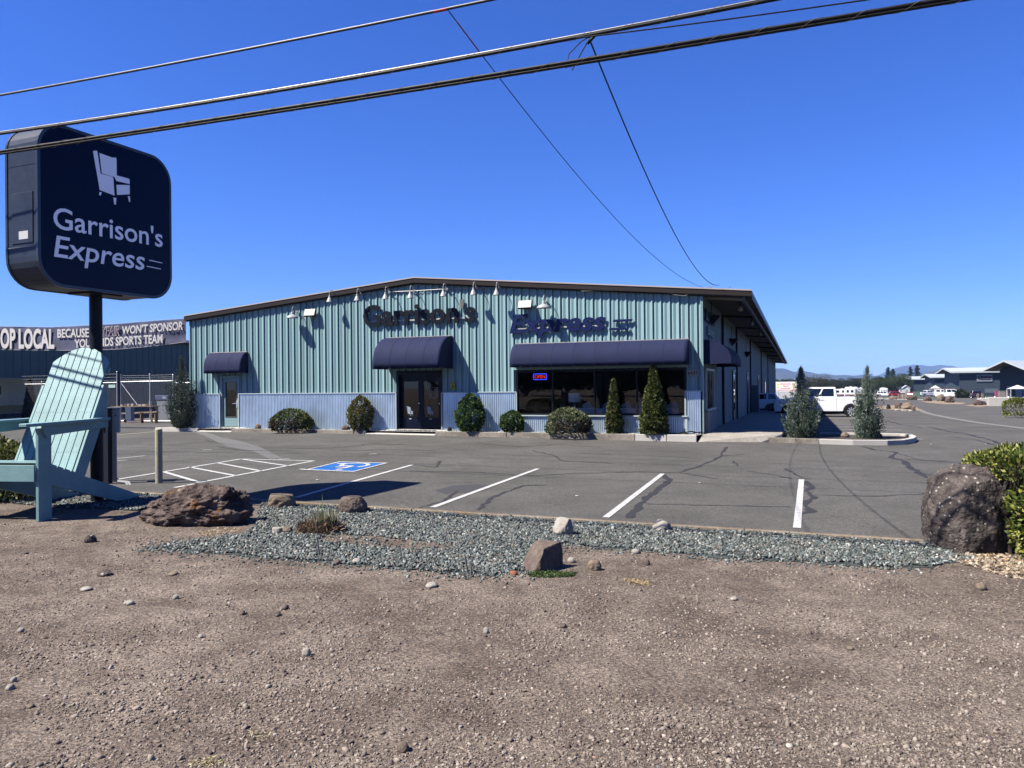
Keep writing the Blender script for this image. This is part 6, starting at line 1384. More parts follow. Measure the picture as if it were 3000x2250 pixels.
    for xw in (xr, xf):
        for s in (-1, 1):
            c = P8(xw, s * (W / 2 - .13), R); mb = MB(); mb.lathe(c, [(R * .62, .11), (R * .9, .125), (R, .09), (R, -.11), (R * .6, -.12)], 22, X=X, Y=Z1, Z=Y * s); w = obj('wheel', mb, TYRE, t, smooth=True)
            mb = MB(); mb.lathe(c, [(R * .66, .10), (R * .62, .11), (R * .58, .06)], 22, X=X, Y=Z1, Z=Y * s)
            for q in range(8):
                a = q * pi / 4; dv = X * cos(a) + Z1 * sin(a); tv = -X * sin(a) + Z1 * cos(a); mb.box(c, dv, tv, Y * s, (.03, -.035, .07), (R * .6, .035, .10))
            mb.lathe(c, [(R * .18, .08), (R * .16, .115), (0, .12)], 12, X=X, Y=Z1, Z=Y * s); obj('rim', mb, RIM, w)
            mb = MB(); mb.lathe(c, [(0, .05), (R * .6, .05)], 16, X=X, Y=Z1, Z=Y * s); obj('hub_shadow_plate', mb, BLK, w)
    hz = .95 if kind != 'sedan' else .66; nx = 5.82 * k if kind == 'pickup' else 4.6 * k
    for s in (-1, 1):
        mb = MB(); mb.box(P8(nx, s * (W / 2 - .22), hz), X, Y, Z1, (-.12, -.19, -.08), (.06, .19, .09)); obj('headlight', mb, mat('headlight_glass', (.12, .13, .14), rough=.15), t, bevel=.02)
        mb = MB(); mb.box(P8(.02, s * (W / 2 - .1), hz + .05), X, Y, Z1, (-.03, -.09, -.2), (.06, .085, .16)); obj('taillight', mb, mat('taillight_red', (.35, .01, .01), rough=.25), t, bevel=.015)
    mb = MB(); mb.box(P8(nx, 0, hz - .08), X, Y, Z1, (.0, -W / 2 + .42, -.22), (.08, W / 2 - .42, .16)); obj('grille', mb, BLK, t)
    for x0, x1 in ((-.08, .06), (L - .08, L + .06)): mb = MB(); mb.box(O, X, Y, Z1, (x0, -W / 2 + .04, .38), (x1, W / 2 - .04, .60)); obj('bumper', mb, BLK if kind != 'sedan' else body, t, bevel=.03)
    if kind != 'sedan': mb = MB(); mb.box(P8(-.085, 0, .62), X, Y, Z1, (-.005, -.16, .0), (.0, .16, .12)); obj('number_plate', mb, mat('plate_white', (.6, .62, .65), rough=.5), t)
    return t
ae = math.atan2(E1[1], E1[0])
# parked truck beside the shop: nose towards the building
Pn = G(2271, 1204); Y0 = 51.5
Pt = GY(2267, Y0); Pt = Pt + E1 * 5.9
vehicle('pickup_truck', [Pt[0], Pt[1], gz(Pt[0], Pt[1])], ae + pi, 'white crew-cab pickup parked nose-in beside the shop, partly behind the island junipers', 'pickup truck', 'pickup', WHITE, L=5.9, H=1.94, R=.42)
P = GY(2240, 62); vehicle('parked_car', P + E1 * 1.2, ae + pi + .1, 'white hatchback parked beyond the white pickup, close to the shop wall', 'car', 'suv', WHITE, L=4.5, W=1.8, H=1.6, R=.34)
P = GY(2395, 57); vehicle('parked_car', P + E1 * 1.0, ae + pi, 'dark low car mostly hidden behind the white pickup', 'car', 'sedan', DARKC, L=4.6, W=1.8, H=1.3, R=.33)
# far row
P = G(2783, 1166); tr = vehicle('crew_truck', P - E1 * 3.2, ae, 'white crew truck with a ladder rack parked in front of the white and grey workshops', 'truck', 'pickup', WHITE, L=6.6, H=2.05, R=.46)
X = E1; mb = MB(); b0 = P - E1 * 3.2 + Z1 * (P[2] * 0)
for s in (-.85, .85):
    mb.tube([P - E1 * 4.6 + G1 * s + Z1 * 2.25, P + E1 * 1.6 + G1 * s + Z1 * 2.25], .05, 5)
    for x in (-3.0, -1.6): mb.tube([P + E1 * x + G1 * s + Z1 * 1.2, P + E1 * x + G1 * s + Z1 * 2.25], .035, 5)
for x in (-3, -1.6, 0): mb.tube([P + E1 * x - G1 * .85 + Z1 * 2.25, P + E1 * x + G1 * .85 + Z1 * 2.25], .03, 5)
obj('ladder_rack', mb, mat('rack_red', (.22, .1, .08), rough=.6), tr)
mb = MB(); mb.box(P + E1 * -.9, E1, G1, Z1, (-2.2, -.98, 1.28), (-.4, .98, 2.0)); obj('service_cap', mb, WHITE, tr, bevel=.04)
for a, b in ((-2.9, -2.2), (-1.9, -1.45)): mb = MB(); mb.box(P, E1, G1, Z1, (a, -1.0, 1.5), (b, -.985, 1.88)); obj('cap_window', mb, CGL, tr)
P = G(2717, 1162); vehicle('pickup_truck', P - E1 * 2.2, ae + .5, 'white pickup seen from behind, left of the crew truck', 'pickup truck', 'pickup', WHITE, L=5.6, H=1.9)
P = GY(2628, 245); vehicle('parked_car', P - E1 * 2.4, ae, 'red sport utility vehicle parked left of the grey workshop', 'car', 'suv', REDC, L=4.8, W=1.85, H=1.72, R=.36)
P = GY(2596, 250); vehicle('parked_car', P - E1 * 2.9, ae, 'white sport utility vehicle parked just left of the red one', 'car', 'suv', WHITE, L=4.7, W=1.85, H=1.75, R=.36)
P = GY(2672, 215); vehicle('parked_car', P - E1 * .5, ae + 1.1, 'small red car parked between the red sport utility vehicle and the green utility box', 'car', 'sedan', REDC, L=4.3, W=1.75, H=1.4, R=.32)
P = G(2893, 1167); vehicle('parked_car', P - E1 * 2.2 - G1 * 1.5, math.atan2(G1[1], G1[0]) - .1, 'dark blue sport utility vehicle seen from behind before the big dark workshop', 'car', 'suv', DARKC, L=4.7, W=1.9, H=1.7, R=.36)
P = G(2925, 1164); vehicle('parked_car', P - E1 * 2.6, ae, 'white sedan right of the dark blue vehicle', 'car', 'sedan', WHITE, L=4.5, W=1.8, H=1.4, R=.32)
P = G(2985, 1164); vehicle('parked_car', P - E1 * 2.6, ae, 'dark red car half hidden behind the variegated shrub at the right edge', 'car', 'sedan', REDC, L=4.7, W=1.8, H=1.42, R=.32)

# ================================================================ FAR WORKSHOPS
SLATEW = mat('slate_siding', (.060, .085, .115), rough=.6, var=.06, vscale=.4, streak=(6, 6, .1)); GREYW = mat('grey_siding', (.40, .41, .39), rough=.6, var=.08, vscale=.6); WHITEW = mat('white_siding', (.70, .73, .73), rough=.6, var=.05, vscale=.6)
ROOFW = mat('white_metal_roof', (.62, .68, .70), rough=.45)
def workshop(px_, Y, w, length, zeave, rise, over, label, wallm, bays=()):
    """near-left corner in photo column px_ at depth Y; gable end faces along -E1"""
    A0 = GY(px_, Y); z0 = A0[2] - 1.0; t = thing('workshop_building', A0, label, 'building', 'gabled metal workshops across the driveway'); A0 = A0 * np.array([1, 1, 0])
    T = lambda s, g, z: A0 + E1 * s + G1 * g + Z1 * z
    mb = MB(); mb.quad(T(0, 0, z0), T(length, 0, z0), T(length, 0, zeave), T(0, 0, zeave)); mb.quad(T(0, w, z0), T(0, 0, z0), T(0, 0, zeave), T(0, w / 2, zeave + rise), T(0, w, zeave)); mb.quad(T(length, 0, z0), T(length, w, z0), T(length, w, zeave), T(length, w / 2, zeave + rise), T(length, 0, zeave)); mb.quad(T(length, w, z0), T(0, w, z0), T(0, w, zeave), T(length, w, zeave))
    obj('wall', mb, wallm, t)
    sl = rise / (w / 2); mb = MB(); o = over
    for g0, g1, za, zb in ((-.9, w / 2, zeave - .9 * sl, zeave + rise), (w / 2, w + .9, zeave + rise, zeave - .9 * sl)):
        mb.hexa([T(-o, g0, za), T(length + 1, g0, za), T(length + 1, g1, zb), T(-o, g1, zb), T(-o, g0, za + .35), T(length + 1, g0, za + .35), T(length + 1, g1, zb + .35), T(-o, g1, zb + .35)])
    r = obj('roof', mb, ROOFW, t)
    mb = MB()
    for g0, g1, za, zb in ((-.8, w / 2, zeave - .8 * sl, zeave + rise), (w / 2, w + .8, zeave + rise, zeave - .8 * sl)): mb.quad(T(-o + .15, g0, za - .02), T(-.01, g0, za - .02), T(-.01, g1, zb - .02), T(-o + .15, g1, zb - .02))
    obj('soffit', mb, mat('far_soffit', (.22, .2, .17), rough=.8), r)
    for (s0, s1, za, zb, m, nm, pr) in bays:
        mb = MB(); mb.box(A0, E1, -G1, Z1, (s0, 0.01, za), (s1, pr, zb)); obj(nm, mb, m, t)
    return t, T
SIGNW = mat('sign_white', (.72, .74, .76), rough=.5); GLD = mat('far_dark_glass', (.012, .015, .02), rough=.2)
ga = -3.3
WD_, T = workshop(2649, 300, 22, 60, 2.8, 1.0, 1.5, 'farthest workshop, dark end wall and grey front with a red and white sign strip', SLATEW, [(12, 60, -4, 2.6, GREYW, 'front_bay', 4)])
q = T(19, -4.02, 0)
sg_ = thing('workshop_sign', q + Z1 * 1.0, 'long white sign strip with red bars on the farthest workshop', 'sign'); mb = MB(); mb.box(q, E1, -G1, Z1, (0, .01, .6), (38, .3, 2.6)); obj('panel', mb, SIGNW, sg_)
mb = MB()
for a, b, c, d in ((1, 9, 1.1, 1.9), (11, 17, .9, 2.4), (30, 37, 1.2, 1.9)): mb.box(q, E1, -G1, Z1, (a, .31, c), (b, .36, d))
obj('red_bars', mb, mat('sign_red', (.6, .03, .08), rough=.5), sg_)
WD2, T = workshop(2738, 250, 20, 52, 3.2, 1.0, 1.5, 'second workshop, dark slate end bay and a bright white ribbed front', SLATEW, [(9, 52, -4, 3.0, WHITEW, 'front_bay', 4)])
q = T(13, -4.02, 0)
for j, (a, b) in enumerate(((.8, 9.5), (10.5, 19.5))):
    sg_ = thing('workshop_sign', q + E1 * a + Z1 * .4, ('left', 'right')[j] + ' of the two pale sign boards on the bright white workshop front', 'sign'); mb = MB(); mb.box(q, E1, -G1, Z1, (a, .01, .2), (b, .25, 3.0)); obj('panel', mb, mat('sign_pale', (.78, .8, .78), rough=.5), sg_)
    mb = MB(); mb.box(q, E1, -G1, Z1, (a + 1.5, .26, 1.1), (b - 1.5, .3, 1.6)); obj('lettering', mb, mat('sign_faint', (.45, .5, .5), rough=.5), sg_)
WD3, T = workshop(2811, 185, 20, 56, 4.0, 1.0, 2, 'big dark slate-blue workshop with a logo sign board', SLATEW, [(3.2, 9, -1.8, .15, mat('slate_lean', (.05, .07, .09), rough=.6), 'front_bay', .3), (5.2, 8.0, -.9, .1, mat('shop_glass_far', (.16, .2, .25), rough=.2), 'window', .35), (9.1, 12.0, -1.5, -.1, GLD, 'doorway', .1)])
q = T(0, -.02, 0); P = [ray_plane(x, y, q, G1) for x, y in ((2861, 1097.5), (2907, 1117.5))]; a0, a1 = [float(np.dot(p - q, E1)) for p in P]; z1_, z0_ = P[0][2], P[1][2]
sg_ = thing('workshop_sign', q + E1 * (a0 + a1) / 2 + Z1 * z0_, 'pale framed sign board with a dark hexagon logo on the big dark workshop', 'sign'); mb = MB(); mb.box(q, E1, -G1, Z1, (a0, .01, z0_), (a1, .15, z1_)); obj('panel', mb, mat('sign_greyblue', (.30, .33, .38), rough=.5), sg_)
mb = MB(); hh = (z1_ - z0_); cx, cz = a0 + .22 * (a1 - a0), z0_ + hh * .58
mb.prism([(cx + .9 * hh * .38 * cos(a), cz + hh * .33 * sin(a)) for a in np.linspace(pi / 2, 2.5 * pi, 7)[:-1]], q, E1, Z1, -G1, .16, .18); mb.box(q, E1, -G1, Z1, (cx + .2, .16, z0_ + hh * .22), (a1 - .2, .18, z0_ + hh * .34)); obj('logo', mb, mat('sign_navy', (.015, .018, .04), rough=.5), sg_)
mb = MB(); mb.box(q, E1, -G1, Z1, (cx + .5, .16, z0_ + hh * .5), (a1 - .15, .175, z0_ + hh * .75)); obj('lettering', mb, mat('sign_maroon', (.16, .03, .06), rough=.5), sg_)
mb = MB(); mb.prism([(cx - .3, cz - .05), (cx - .1, cz + .35), (cx + .15, cz + .35), (cx - .05, cz - .05)], q, E1, Z1, -G1, .185, .19); mb.prism([(cx - .05, cz - .35), (cx + .1, cz + .02), (cx + .35, cz + .02), (cx + .2, cz - .35)], q, E1, Z1, -G1, .185, .19); obj('logo_mark', mb, MATS['sign_greyblue'], sg_)
R0 = DP(2940, 1055, 140); vv = np.array([.788, .616, 0]); ww = np.array([-.616, .788, 0]); B0 = R0 * np.array([1, 1, 0]); zr = R0[2]; zg = gz(B0[0], B0[1])
w4 = thing('workshop_building', B0 + vv * 5 + Z1 * zg, 'nearest slate-blue workshop with a big white overhanging gable at the right edge', 'building', 'gabled metal workshops across the driveway')
PQ = lambda l, s_, z: B0 + vv * l + ww * s_ + Z1 * z
mb = MB(); mb.prism([(2.4, zg - .5), (2.4, zr - .75 - .35 * 2.4), (0, zr - .75), (-14, zr - .75), (-14, zg - .5)], B0, ww, Z1, vv, 5, 30); obj('wall', mb, SLATEW, w4)
mb = MB()
for s_ in (1, -1): mb.hexa([PQ(0, 0, zr - .3), PQ(0, 3.4 * s_, zr - 1.95), PQ(30, 3.4 * s_, zr - 1.95), PQ(30, 0, zr - .3), PQ(0, 0, zr), PQ(0, 3.4 * s_, zr - 1.7), PQ(30, 3.4 * s_, zr - 1.7), PQ(30, 0, zr)])
r4 = obj('roof', mb, ROOFW, w4)
mb = MB()
for s_ in (1, -1): mb.quad(PQ(.1, 0, zr - .32), PQ(.1, 3.3 * s_, zr - 1.93), PQ(5, 3.3 * s_, zr - 1.93), PQ(5, 0, zr - .32))
obj('soffit', mb, mat('far_soffit', (.22, .2, .17), rough=.8), r4)
mb = MB(); mb.box(B0 + vv * 5, -ww, -vv, Z1, (-1.2, .0, zg - .3), (14, .25, zg + 2.4)); obj('lower_wall', mb, mat('pale_blue_wall', (.3, .34, .42), rough=.6), w4)
for a in (-.4, 1.4, 3.4):
    mb = MB(); mb.box(B0 + vv * 5, -ww, -vv, Z1, (a, .25, zg + .6), (a + .65, .28, zg + 2.0)); obj('window', mb, GLD, w4)

# street furniture and clutter on the far side of the driveway
def box_thing(name, px_, py_, w, d, h, m, label, cat, lid=None, bev=.03, ang=0.):
    P = G(px_, py_); X = E1 * cos(ang) + G1 * sin(ang); Yv = -E1 * sin(ang) + G1 * cos(ang); t = thing(name, P, label, cat); mb = MB(); mb.box(P, X, Yv, Z1, (-w / 2, 0, -.05), (w / 2, d, h)); obj('body', mb, m, t, bevel=bev)
    mb = MB(); mb.box(P, X, Yv, Z1, (-w / 2 - .03, -.03, h + .001), (w / 2 + .03, d + .03, h + .06)); obj('lid', mb, lid or m, t)
    mb = MB(); mb.box(P, X, Yv, Z1, (-.01, -.012, .1), (.01, -.001, h - .06)); obj('door_seam', mb, BLK, t); return t
UG = mat('utility_green', (.16, .25, .19), rough=.6); UT = mat('utility_tan', (.30, .28, .25), rough=.6)
box_thing('utility_cabinet', 2687, 1167, 1.35, 1.2, 1.55, UG, 'green utility cabinet left of the crew truck', 'utility cabinet')
box_thing('utility_cabinet', 2945, 1170, 1.75, 1.4, 1.5, UT, 'tall tan utility cabinet on the concrete wall', 'utility cabinet')
box_thing('utility_cabinet', 2905, 1171, 1.6, 1.0, .55, UG, 'low green utility cabinet left of the tan one', 'utility cabinet')
box_thing('drink_cooler', 2925, 1168, .95, .8, 1.5, mat('cooler_pink', (.45, .08, .2), rough=.5), 'pinkish red bin between the white sedan and the tan cabinet', 'bin')
P0 = G(2896, 1190); mb = MB(); Xb = E1
def barrier(px_, py_, w, h, label):
    P = G(px_, py_); t = thing('concrete_block', P, label, 'concrete block', 'pale concrete blocks at the driveway'); mb = MB(); mb.box(P, E1, G1, Z1, (0, 0, -.1), (w, .8, h)); obj('block', mb, CONCW, t, bevel=.05)
    mb = MB()
    for q in (.25, .75): mb.tube([P + E1 * w * q + G1 * .4 + Z1 * (h - .02), P + E1 * (w * q + .08) + G1 * .4 + Z1 * (h + .07), P + E1 * (w * q + .16) + G1 * .4 + Z1 * (h - .02)], .02, 5)
    obj('lifting_loop', mb, STEEL, t)
kk = G(2895, 1190)[1] / 2250
barrier(2896, 1190, 68 * kk * 1.0, .92, 'long pale concrete block at the right of the driveway'); barrier(2866, 1184, 30 * kk, .70, 'short pale concrete block left of the long one')
for x, y, lb in ((2865, 1173, 'wooden post with a grey cap left of the low green cabinet'), (2878, 1174, 'shorter wooden post beside the capped one'), (2633, 1170, 'first wooden post among the rocks, left end of the far island'), (2640, 1170, 'second wooden post of the far island'), (2647, 1170.5, 'third wooden post of the far island'), (2650, 1170.5, 'fourth wooden post of the far island, next to the lava rocks')):
    P = G(x, y); mb = MB(); mb.box(P, E1, G1, Z1, (-.14, -.14, -.1), (.14, .14, 1.1)); mb.prism([(-.14, 1.1), (.14, 1.1), (0, 1.18)], P, E1, Z1, G1, -.14, .14); tag(obj('wooden_post', mb, mat('post_wood', (.33, .25, .19), rough=.8)), lb, 'post', 'wooden posts across the driveway')
P = G(2637, 1169.5); mb = MB(); mb.box(P, E1, G1, Z1, (-.5, .2, 1.0), (1.0, .9, 1.3)); mb.tube([P + Z1 * -.05 + G1 * .5, P + Z1 * 1.1 + G1 * .5], .1, 6); tag(obj('mailbox', mb, mat('mailbox_dark', (.04, .05, .06), rough=.5), bevel=.05), 'dark mailbox standing between the wooden posts', 'mailbox')
# islands with rocks
SAND = ramp_mat('island_dirt', [('noise', 1.5, 5, .3, .7, (.28, .21, .16), (.45, .36, .25))], rough=.95)
structure('rock_island', drape_px(MB(), [(2697, 1176), (2740, 1174), (2790, 1178), (2830, 1181), (2820, 1185), (2770, 1185), (2720, 1181)], .03), SAND)
structure('rock_island', drape_px(MB(), [(2820, 1190), (2862, 1184), (2895, 1186), (2897, 1190), (2870, 1193), (2850, 1191)], .03), SAND)
structure('rock_island', drape_px(MB(), [(2560, 1195), (2600, 1188), (2680, 1190), (2700, 1204), (2640, 1203), (2590, 1200)], .03), SAND)
structure('rock_island', drape_px(MB(), [(2560, 1165), (2620, 1167), (2710, 1170), (2712, 1172), (2620, 1172), (2560, 1168)], .03), CONC)
rl = 'brown lava rocks across the driveway'
for i, (x, y, w, h, m, lb) in enumerate(((2718, 1176, 22, 14, LAVA, 'dark round lava rock, left of the pair before the crew truck'), (2757, 1176, 24, 20, TANR, 'tan-brown boulder in front of the crew truck'), (2781, 1180, 27, 20, LAVA, 'dark cracked boulder right of the tan-brown one'),
        (2672, 1172, 30, 14, LAVA, 'low lava rock right of the wooden posts'), (2617, 1171, 24, 11, TANR, 'tan rock left of the wooden posts'), (2865, 1188, 26, 16, LAVA, 'lava rock left of the pale concrete blocks, left one'), (2881, 1187, 18, 12, LAVAD, 'dark lava rock touching the short concrete block'),
        (2635, 1198, 26, 17, LAVA, 'lava rock on the near island, left one'), (2660, 1200, 40, 20, TANR, 'big tan cracked boulder on the near island'), (2675, 1204, 14, 10, LAVA, 'small dark rock at the right tip of the near island'), (2603, 1199, 12, 14, MATS['black_rock'], 'black rock at the left of the near island'),
        (2628, 1204, 14, 6, PALER, 'low pale stone edging the near island, left one'), (2648, 1205, 16, 6, PALER, 'low pale stone edging the near island, middle one'), (2667, 1206, 14, 6, PALER, 'low pale stone edging the near island, right one'))):
    prock(x, y, w, h, .8, m, lb, 120 + i, k=3, rough=.28, ridge=.1)
# greenery by the dark workshop
for x, w, h, lb in ((2816, 2.3, 2.0, 'dark shrub right of the crew truck'), (2837, 2.3, 1.2, 'lower olive shrub right of the dark shrub')):
    shrub('round_shrub', x, 1166, w, h, egg, [(.035, .05, .02), (.06, .075, .03)], lb, 1500, .22, lump=.12)
# awning tents, shed, trailers
def tent(px_, Y, w, zb, zp, label):
    P = GY(px_, Y); t = thing('canopy_tent', P, label, 'tent'); T_ = lambda s, g, z: P * np.array([1, 1, 0]) + E1 * s + G1 * g + Z1 * z; z0 = P[2]
    mb = MB(); c = [T_(-w / 2, -w / 2, z0 + zb), T_(w / 2, -w / 2, z0 + zb), T_(w / 2, w / 2, z0 + zb), T_(-w / 2, w / 2, z0 + zb), T_(0, 0, z0 + zp)]; mb.add(c, [(0, 1, 4), (1, 2, 4), (2, 3, 4), (3, 0, 4), (3, 2, 1, 0)]); obj('canopy', mb, mat('tent_white', (.8, .8, .8), rough=.7), t)
    for s in (-1, 1):
        for g in (-1, 1): mb = MB(); mb.tube([T_(s * w * .48, g * w * .48, z0), T_(s * w * .48, g * w * .48, z0 + zb)], .06, 5); obj('leg', mb, STEEL, t)
tent(2740, 235, 2.9, 2.35, 3.4, 'white canopy tent in front of the white workshop'); tent(2981, 138, 2.8, 1.9, 2.6, 'white canopy tent before the nearest workshop at the right edge')
P = GY(2656, 230); t = thing('garden_shed', P, 'small white gabled shed left of the grey workshop front', 'shed'); mb = MB(); mb.prism([(-.9, -.1), (.9, -.1), (.9, 2.6), (0, 3.3), (-.9, 2.6)], P, E1, Z1, G1, 0, 3); obj('wall', mb, WHITEW, t)
mb = MB(); mb.prism([(-1.1, 2.5), (0, 3.35), (1.1, 2.5), (1.1, 2.65), (0, 3.5), (-1.1, 2.65)][::-1], P, E1, Z1, G1, -.2, 3.2); obj('roof', mb, ROOFW, t); mb = MB(); mb.box(P, E1, G1, Z1, (-.35, -.03, 0), (.35, -.001, 2.0)); obj('door', mb, GREYW, t)
def trailer(px_, Y, L, H, label, stripe=True):
    P = GY(px_, Y); t = thing('travel_trailer', P, label, 'trailer', 'white trailers by the trees'); mb = MB(); mb.prism([(0, .5), (L, .5), (L, H - .3), (L - .5, H), (.3, H), (0, H - .6)], P, E1, Z1, G1, 0, 2.4); obj('body', mb, WHITE, t, bevel=.08)
    mb = MB(); mb.box(P, E1, G1, Z1, (.1, -.02, .52), (L - .1, -.001, 1.0)); obj('stripe', mb, mat('trailer_stripe', (.35, .2, .18), rough=.5), t)
    for a, b in ((.15, .3), (.45, .62)): mb = MB(); mb.box(P, E1, G1, Z1, (L * a, -.03, 1.5), (L * b, -.002, 2.1)); obj('window', mb, CGL, t)
    mb = MB(); mb.box(P, E1, G1, Z1, (L * .7, -.03, .6), (L * .7 + .7, -.002, 2.3)); obj('door', mb, mat('trailer_door', (.6, .6, .6), rough=.5), t)
    for a in (.45, .55): mb = MB(); mb.lathe(P + E1 * L * a + Z1 * .36, [(0, -.03), (.36, -.03), (.36, .2), (0, .2)], 14, X=E1, Y=Z1, Z=G1); obj('wheel', mb, TYRE, t)
    mb = MB(); mb.box(P, E1, G1, Z1, (L * .4, .8, H), (L * .52, 1.5, H + .22)); obj('roof_vent', mb, WHITEP, t)
trailer(2474, 200, 3.4, 2.9, 'white travel trailer seen over the bed of the white pickup'); trailer(2440, 225, 5.5, 2.5, 'long cream trailer partly hidden behind the white pickup cab'); trailer(2578, 260, 2.4, 2.9, 'tall white box trailer left of the white sport utility vehicle'); trailer(2635, 290, 2.0, 3.6, 'tall white trailer behind the red sport utility vehicle')
trailer(2505, 228, 3.6, 2.8, 'white trailer with a reddish stripe, right of the one over the pickup bed')
# roadside banner sign
P = GY(2304, 128); t = thing('motel_banner', P, 'white roadside sign with red wavy lettering and yellow pictures beside the shop wall', 'sign')
q0 = DP(2273, 1160, 128); q1 = DP(2336, 1160, 124); Xs = (q1 - q0) * np.array([1, 1, 0]); Ls = np.linalg.norm(Xs); Xs /= Ls; Ns = np.cross(Xs, Z1); zt = 0
zt = EYE + (1123.3 - 1118.6) * 126 / 2250; zb = EYE - (1146.5 - 1123) * 126 / 2250; mb = MB(); mb.box(q0 * np.array([1, 1, 0]), Xs, Ns, Z1, (0, 0, zb), (Ls, .08, zt)); obj('panel', mb, WHITEP, t)
RDM = mat('print_red', (.6, .02, .08), rough=.5); YLM = mat('print_yellow', (.7, .65, .05), rough=.5); Hs = zt - zb
text_obj('lettering', 'Economy', q0 * np.array([1, 1, 0]) + Xs * Ls * .25 + Ns * .085 + Z1 * (zb + Hs * .72), Xs, Z1, Ns, width=Ls * .48, hscale=.27, m=RDM, parent=t, off=.03); text_obj('lettering', 'Beds', q0 * np.array([1, 1, 0]) + Xs * Ls * .38 + Ns * .085 + Z1 * (zb + Hs * .50), Xs, Z1, Ns, width=Ls * .24, hscale=.24, m=RDM, parent=t, off=.03)
text_obj('lettering', 'STORAGE', q0 * np.array([1, 1, 0]) + Xs * Ls * .27 + Ns * .085 + Z1 * (zb + Hs * .25), Xs, Z1, Ns, width=Ls * .44, hscale=.25, m=RDM, parent=t, off=.03)
mb = MB()
for a in (.06, .80):
    for b in (.66, .34): mb.prism([(Ls * a, zb + Hs * b), (Ls * (a + .13), zb + Hs * b), (Ls * (a + .11), zb + Hs * (b + .12)), (Ls * (a + .05), zb + Hs * (b + .17)), (Ls * (a + .01), zb + Hs * (b + .1))], q0 * np.array([1, 1, 0]), Xs, Z1, Ns, .081, .085)
obj('yellow_picture', mb, YLM, t)
mb = MB(); mb.box(q0 * np.array([1, 1, 0]), Xs, Ns, Z1, (0, .081, zb + Hs * .10), (Ls, .086, zb + Hs * .15)); obj('red_line', mb, RDM, t)
for a in (.1, .9): mb = MB(); mb.box(q0 * np.array([1, 1, 0]), Xs, Ns, Z1, (Ls * a - .06, -.1, P[2] - .2), (Ls * a + .06, -.001, zt - .1)); obj('post', mb, STEEL, t)
P = GY(2257, 150); t = thing('site_office', P, 'low white building glimpsed between the shop wall and the roadside sign', 'building'); mb = MB(); mb.box(P, E1, G1, Z1, (-6, 0, -.5), (5, 4, 3.0)); obj('wall', mb, mat('white_wall_far', (.7, .72, .72), rough=.6), t); mb = MB(); mb.box(P, E1, G1, Z1, (-6.3, -.3, 3.0), (5.3, 4.3, 3.3)); obj('roof', mb, WHITEW, t)

# ================================================================ TREES AND HILLS
BARK = mat('bark', (.07, .055, .045), rough=.95)
TR = np.random.default_rng(7)
def oak_proto(h, w, cols, seed, n=5200, leaf=.34, label='', name='oak_tree', group='trees beyond the lots'):
    t = thing(name, (0, 0, 0), label, 'tree', group); rg = random.Random(seed); mb = MB(); mb.tube([(0, 0, -.5), (.1, 0, h * .25), (.0, .1, h * .55)], [.35, .28, .12], 8); P = []
    lobes = []
    for i in range(11):
        a = rg.uniform(0, 2 * pi); r = rg.uniform(.1, .36) * w; z = h * rg.uniform(.42, .86); R_ = rg.uniform(.16, .26) * w; lobes.append((np.array([cos(a) * r, sin(a) * r, z]), R_)); mb.tube([(0, 0, h * .25), tuple(np.array([cos(a) * r * .5, sin(a) * r * .5, z * .65])), (cos(a) * r, sin(a) * r, z)], [.16, .09, .03], 5)
    for c, R_ in lobes:
        m = n // len(lobes); d = unit(TR.normal(size=(m, 3))); k = np.array([noise.noise(Vector(q) * 2.3 + Vector(c)) for q in d]); P.append(c + d * np.array([1, 1, .72]) * (R_ * (1 + .35 * k) * (1 - TR.beta(1, 3.5, m) * .6))[:, None])
    P = np.concatenate(P); m = len(P); v, f, cc = leaf_cards(P, unit(TR.normal(size=(m, 3))), leaf * TR.uniform(.6, 1.4, m), .5, pal(cols, m, TR, .22), TR); raw_obj('crown', v, f, LEAF, t, cols=cc); obj('trunk', mb, BARK, t); return t
def pine_proto(h, w, cols, seed, n=5200, label='', name='conifer_tree'):
    t = thing(name, (0, 0, 0), label, 'tree', 'trees beyond the lots'); rg = random.Random(seed); mb = MB(); mb.tube([(0, 0, -.5), (0, 0, h * .5), (0, 0, h)], [.35, .2, .03], 7); P = []; A_ = []
    nb = 46
    for i in range(nb):
        z = h * (.18 + .80 * (i / nb)); L = w / 2 * (1 - i / nb) ** .75 * rg.uniform(.55, 1.1) + .3; a = i * 2.4 + rg.uniform(-.4, .4); e = np.array([cos(a) * L, sin(a) * L, z - L * .12]); mb.tube([(0, 0, z), tuple(e)], [.05, .015], 4)
        m = n // nb; s = TR.uniform(.1, 1, m); P.append(np.array([0, 0, z]) + (e - np.array([0, 0, z])) * s[:, None] + TR.normal(size=(m, 3)) * (.14 * L + .12) * np.array([1, 1, .7])); A_.append(unit(np.array([cos(a), sin(a), -.1]) + TR.normal(size=(m, 3)) * .6))
    P = np.concatenate(P); A_ = np.concatenate(A_); m = len(P); v, f, cc = leaf_cards(P, A_, TR.uniform(.25, .6, m), .3, pal(cols, m, TR, .2), TR); raw_obj('crown', v, f, LEAF, t, cols=cc); obj('trunk', mb, BARK, t); return t
DG_ = [(.035, .045, .022), (.05, .06, .03), (.025, .035, .018)]; MG = [(.055, .08, .028), (.075, .10, .035), (.04, .06, .02)]
oaks = [oak_proto(12, 15, DG_, 1), oak_proto(12, 17, [(.06, .06, .03), (.04, .045, .022), (.075, .07, .035)], 2), oak_proto(13, 13, MG, 3)]
pines = [pine_proto(20, 8, [(.028, .045, .028), (.04, .06, .035)], 5), pine_proto(20, 9, [(.022, .038, .026), (.032, .05, .032)], 6)]
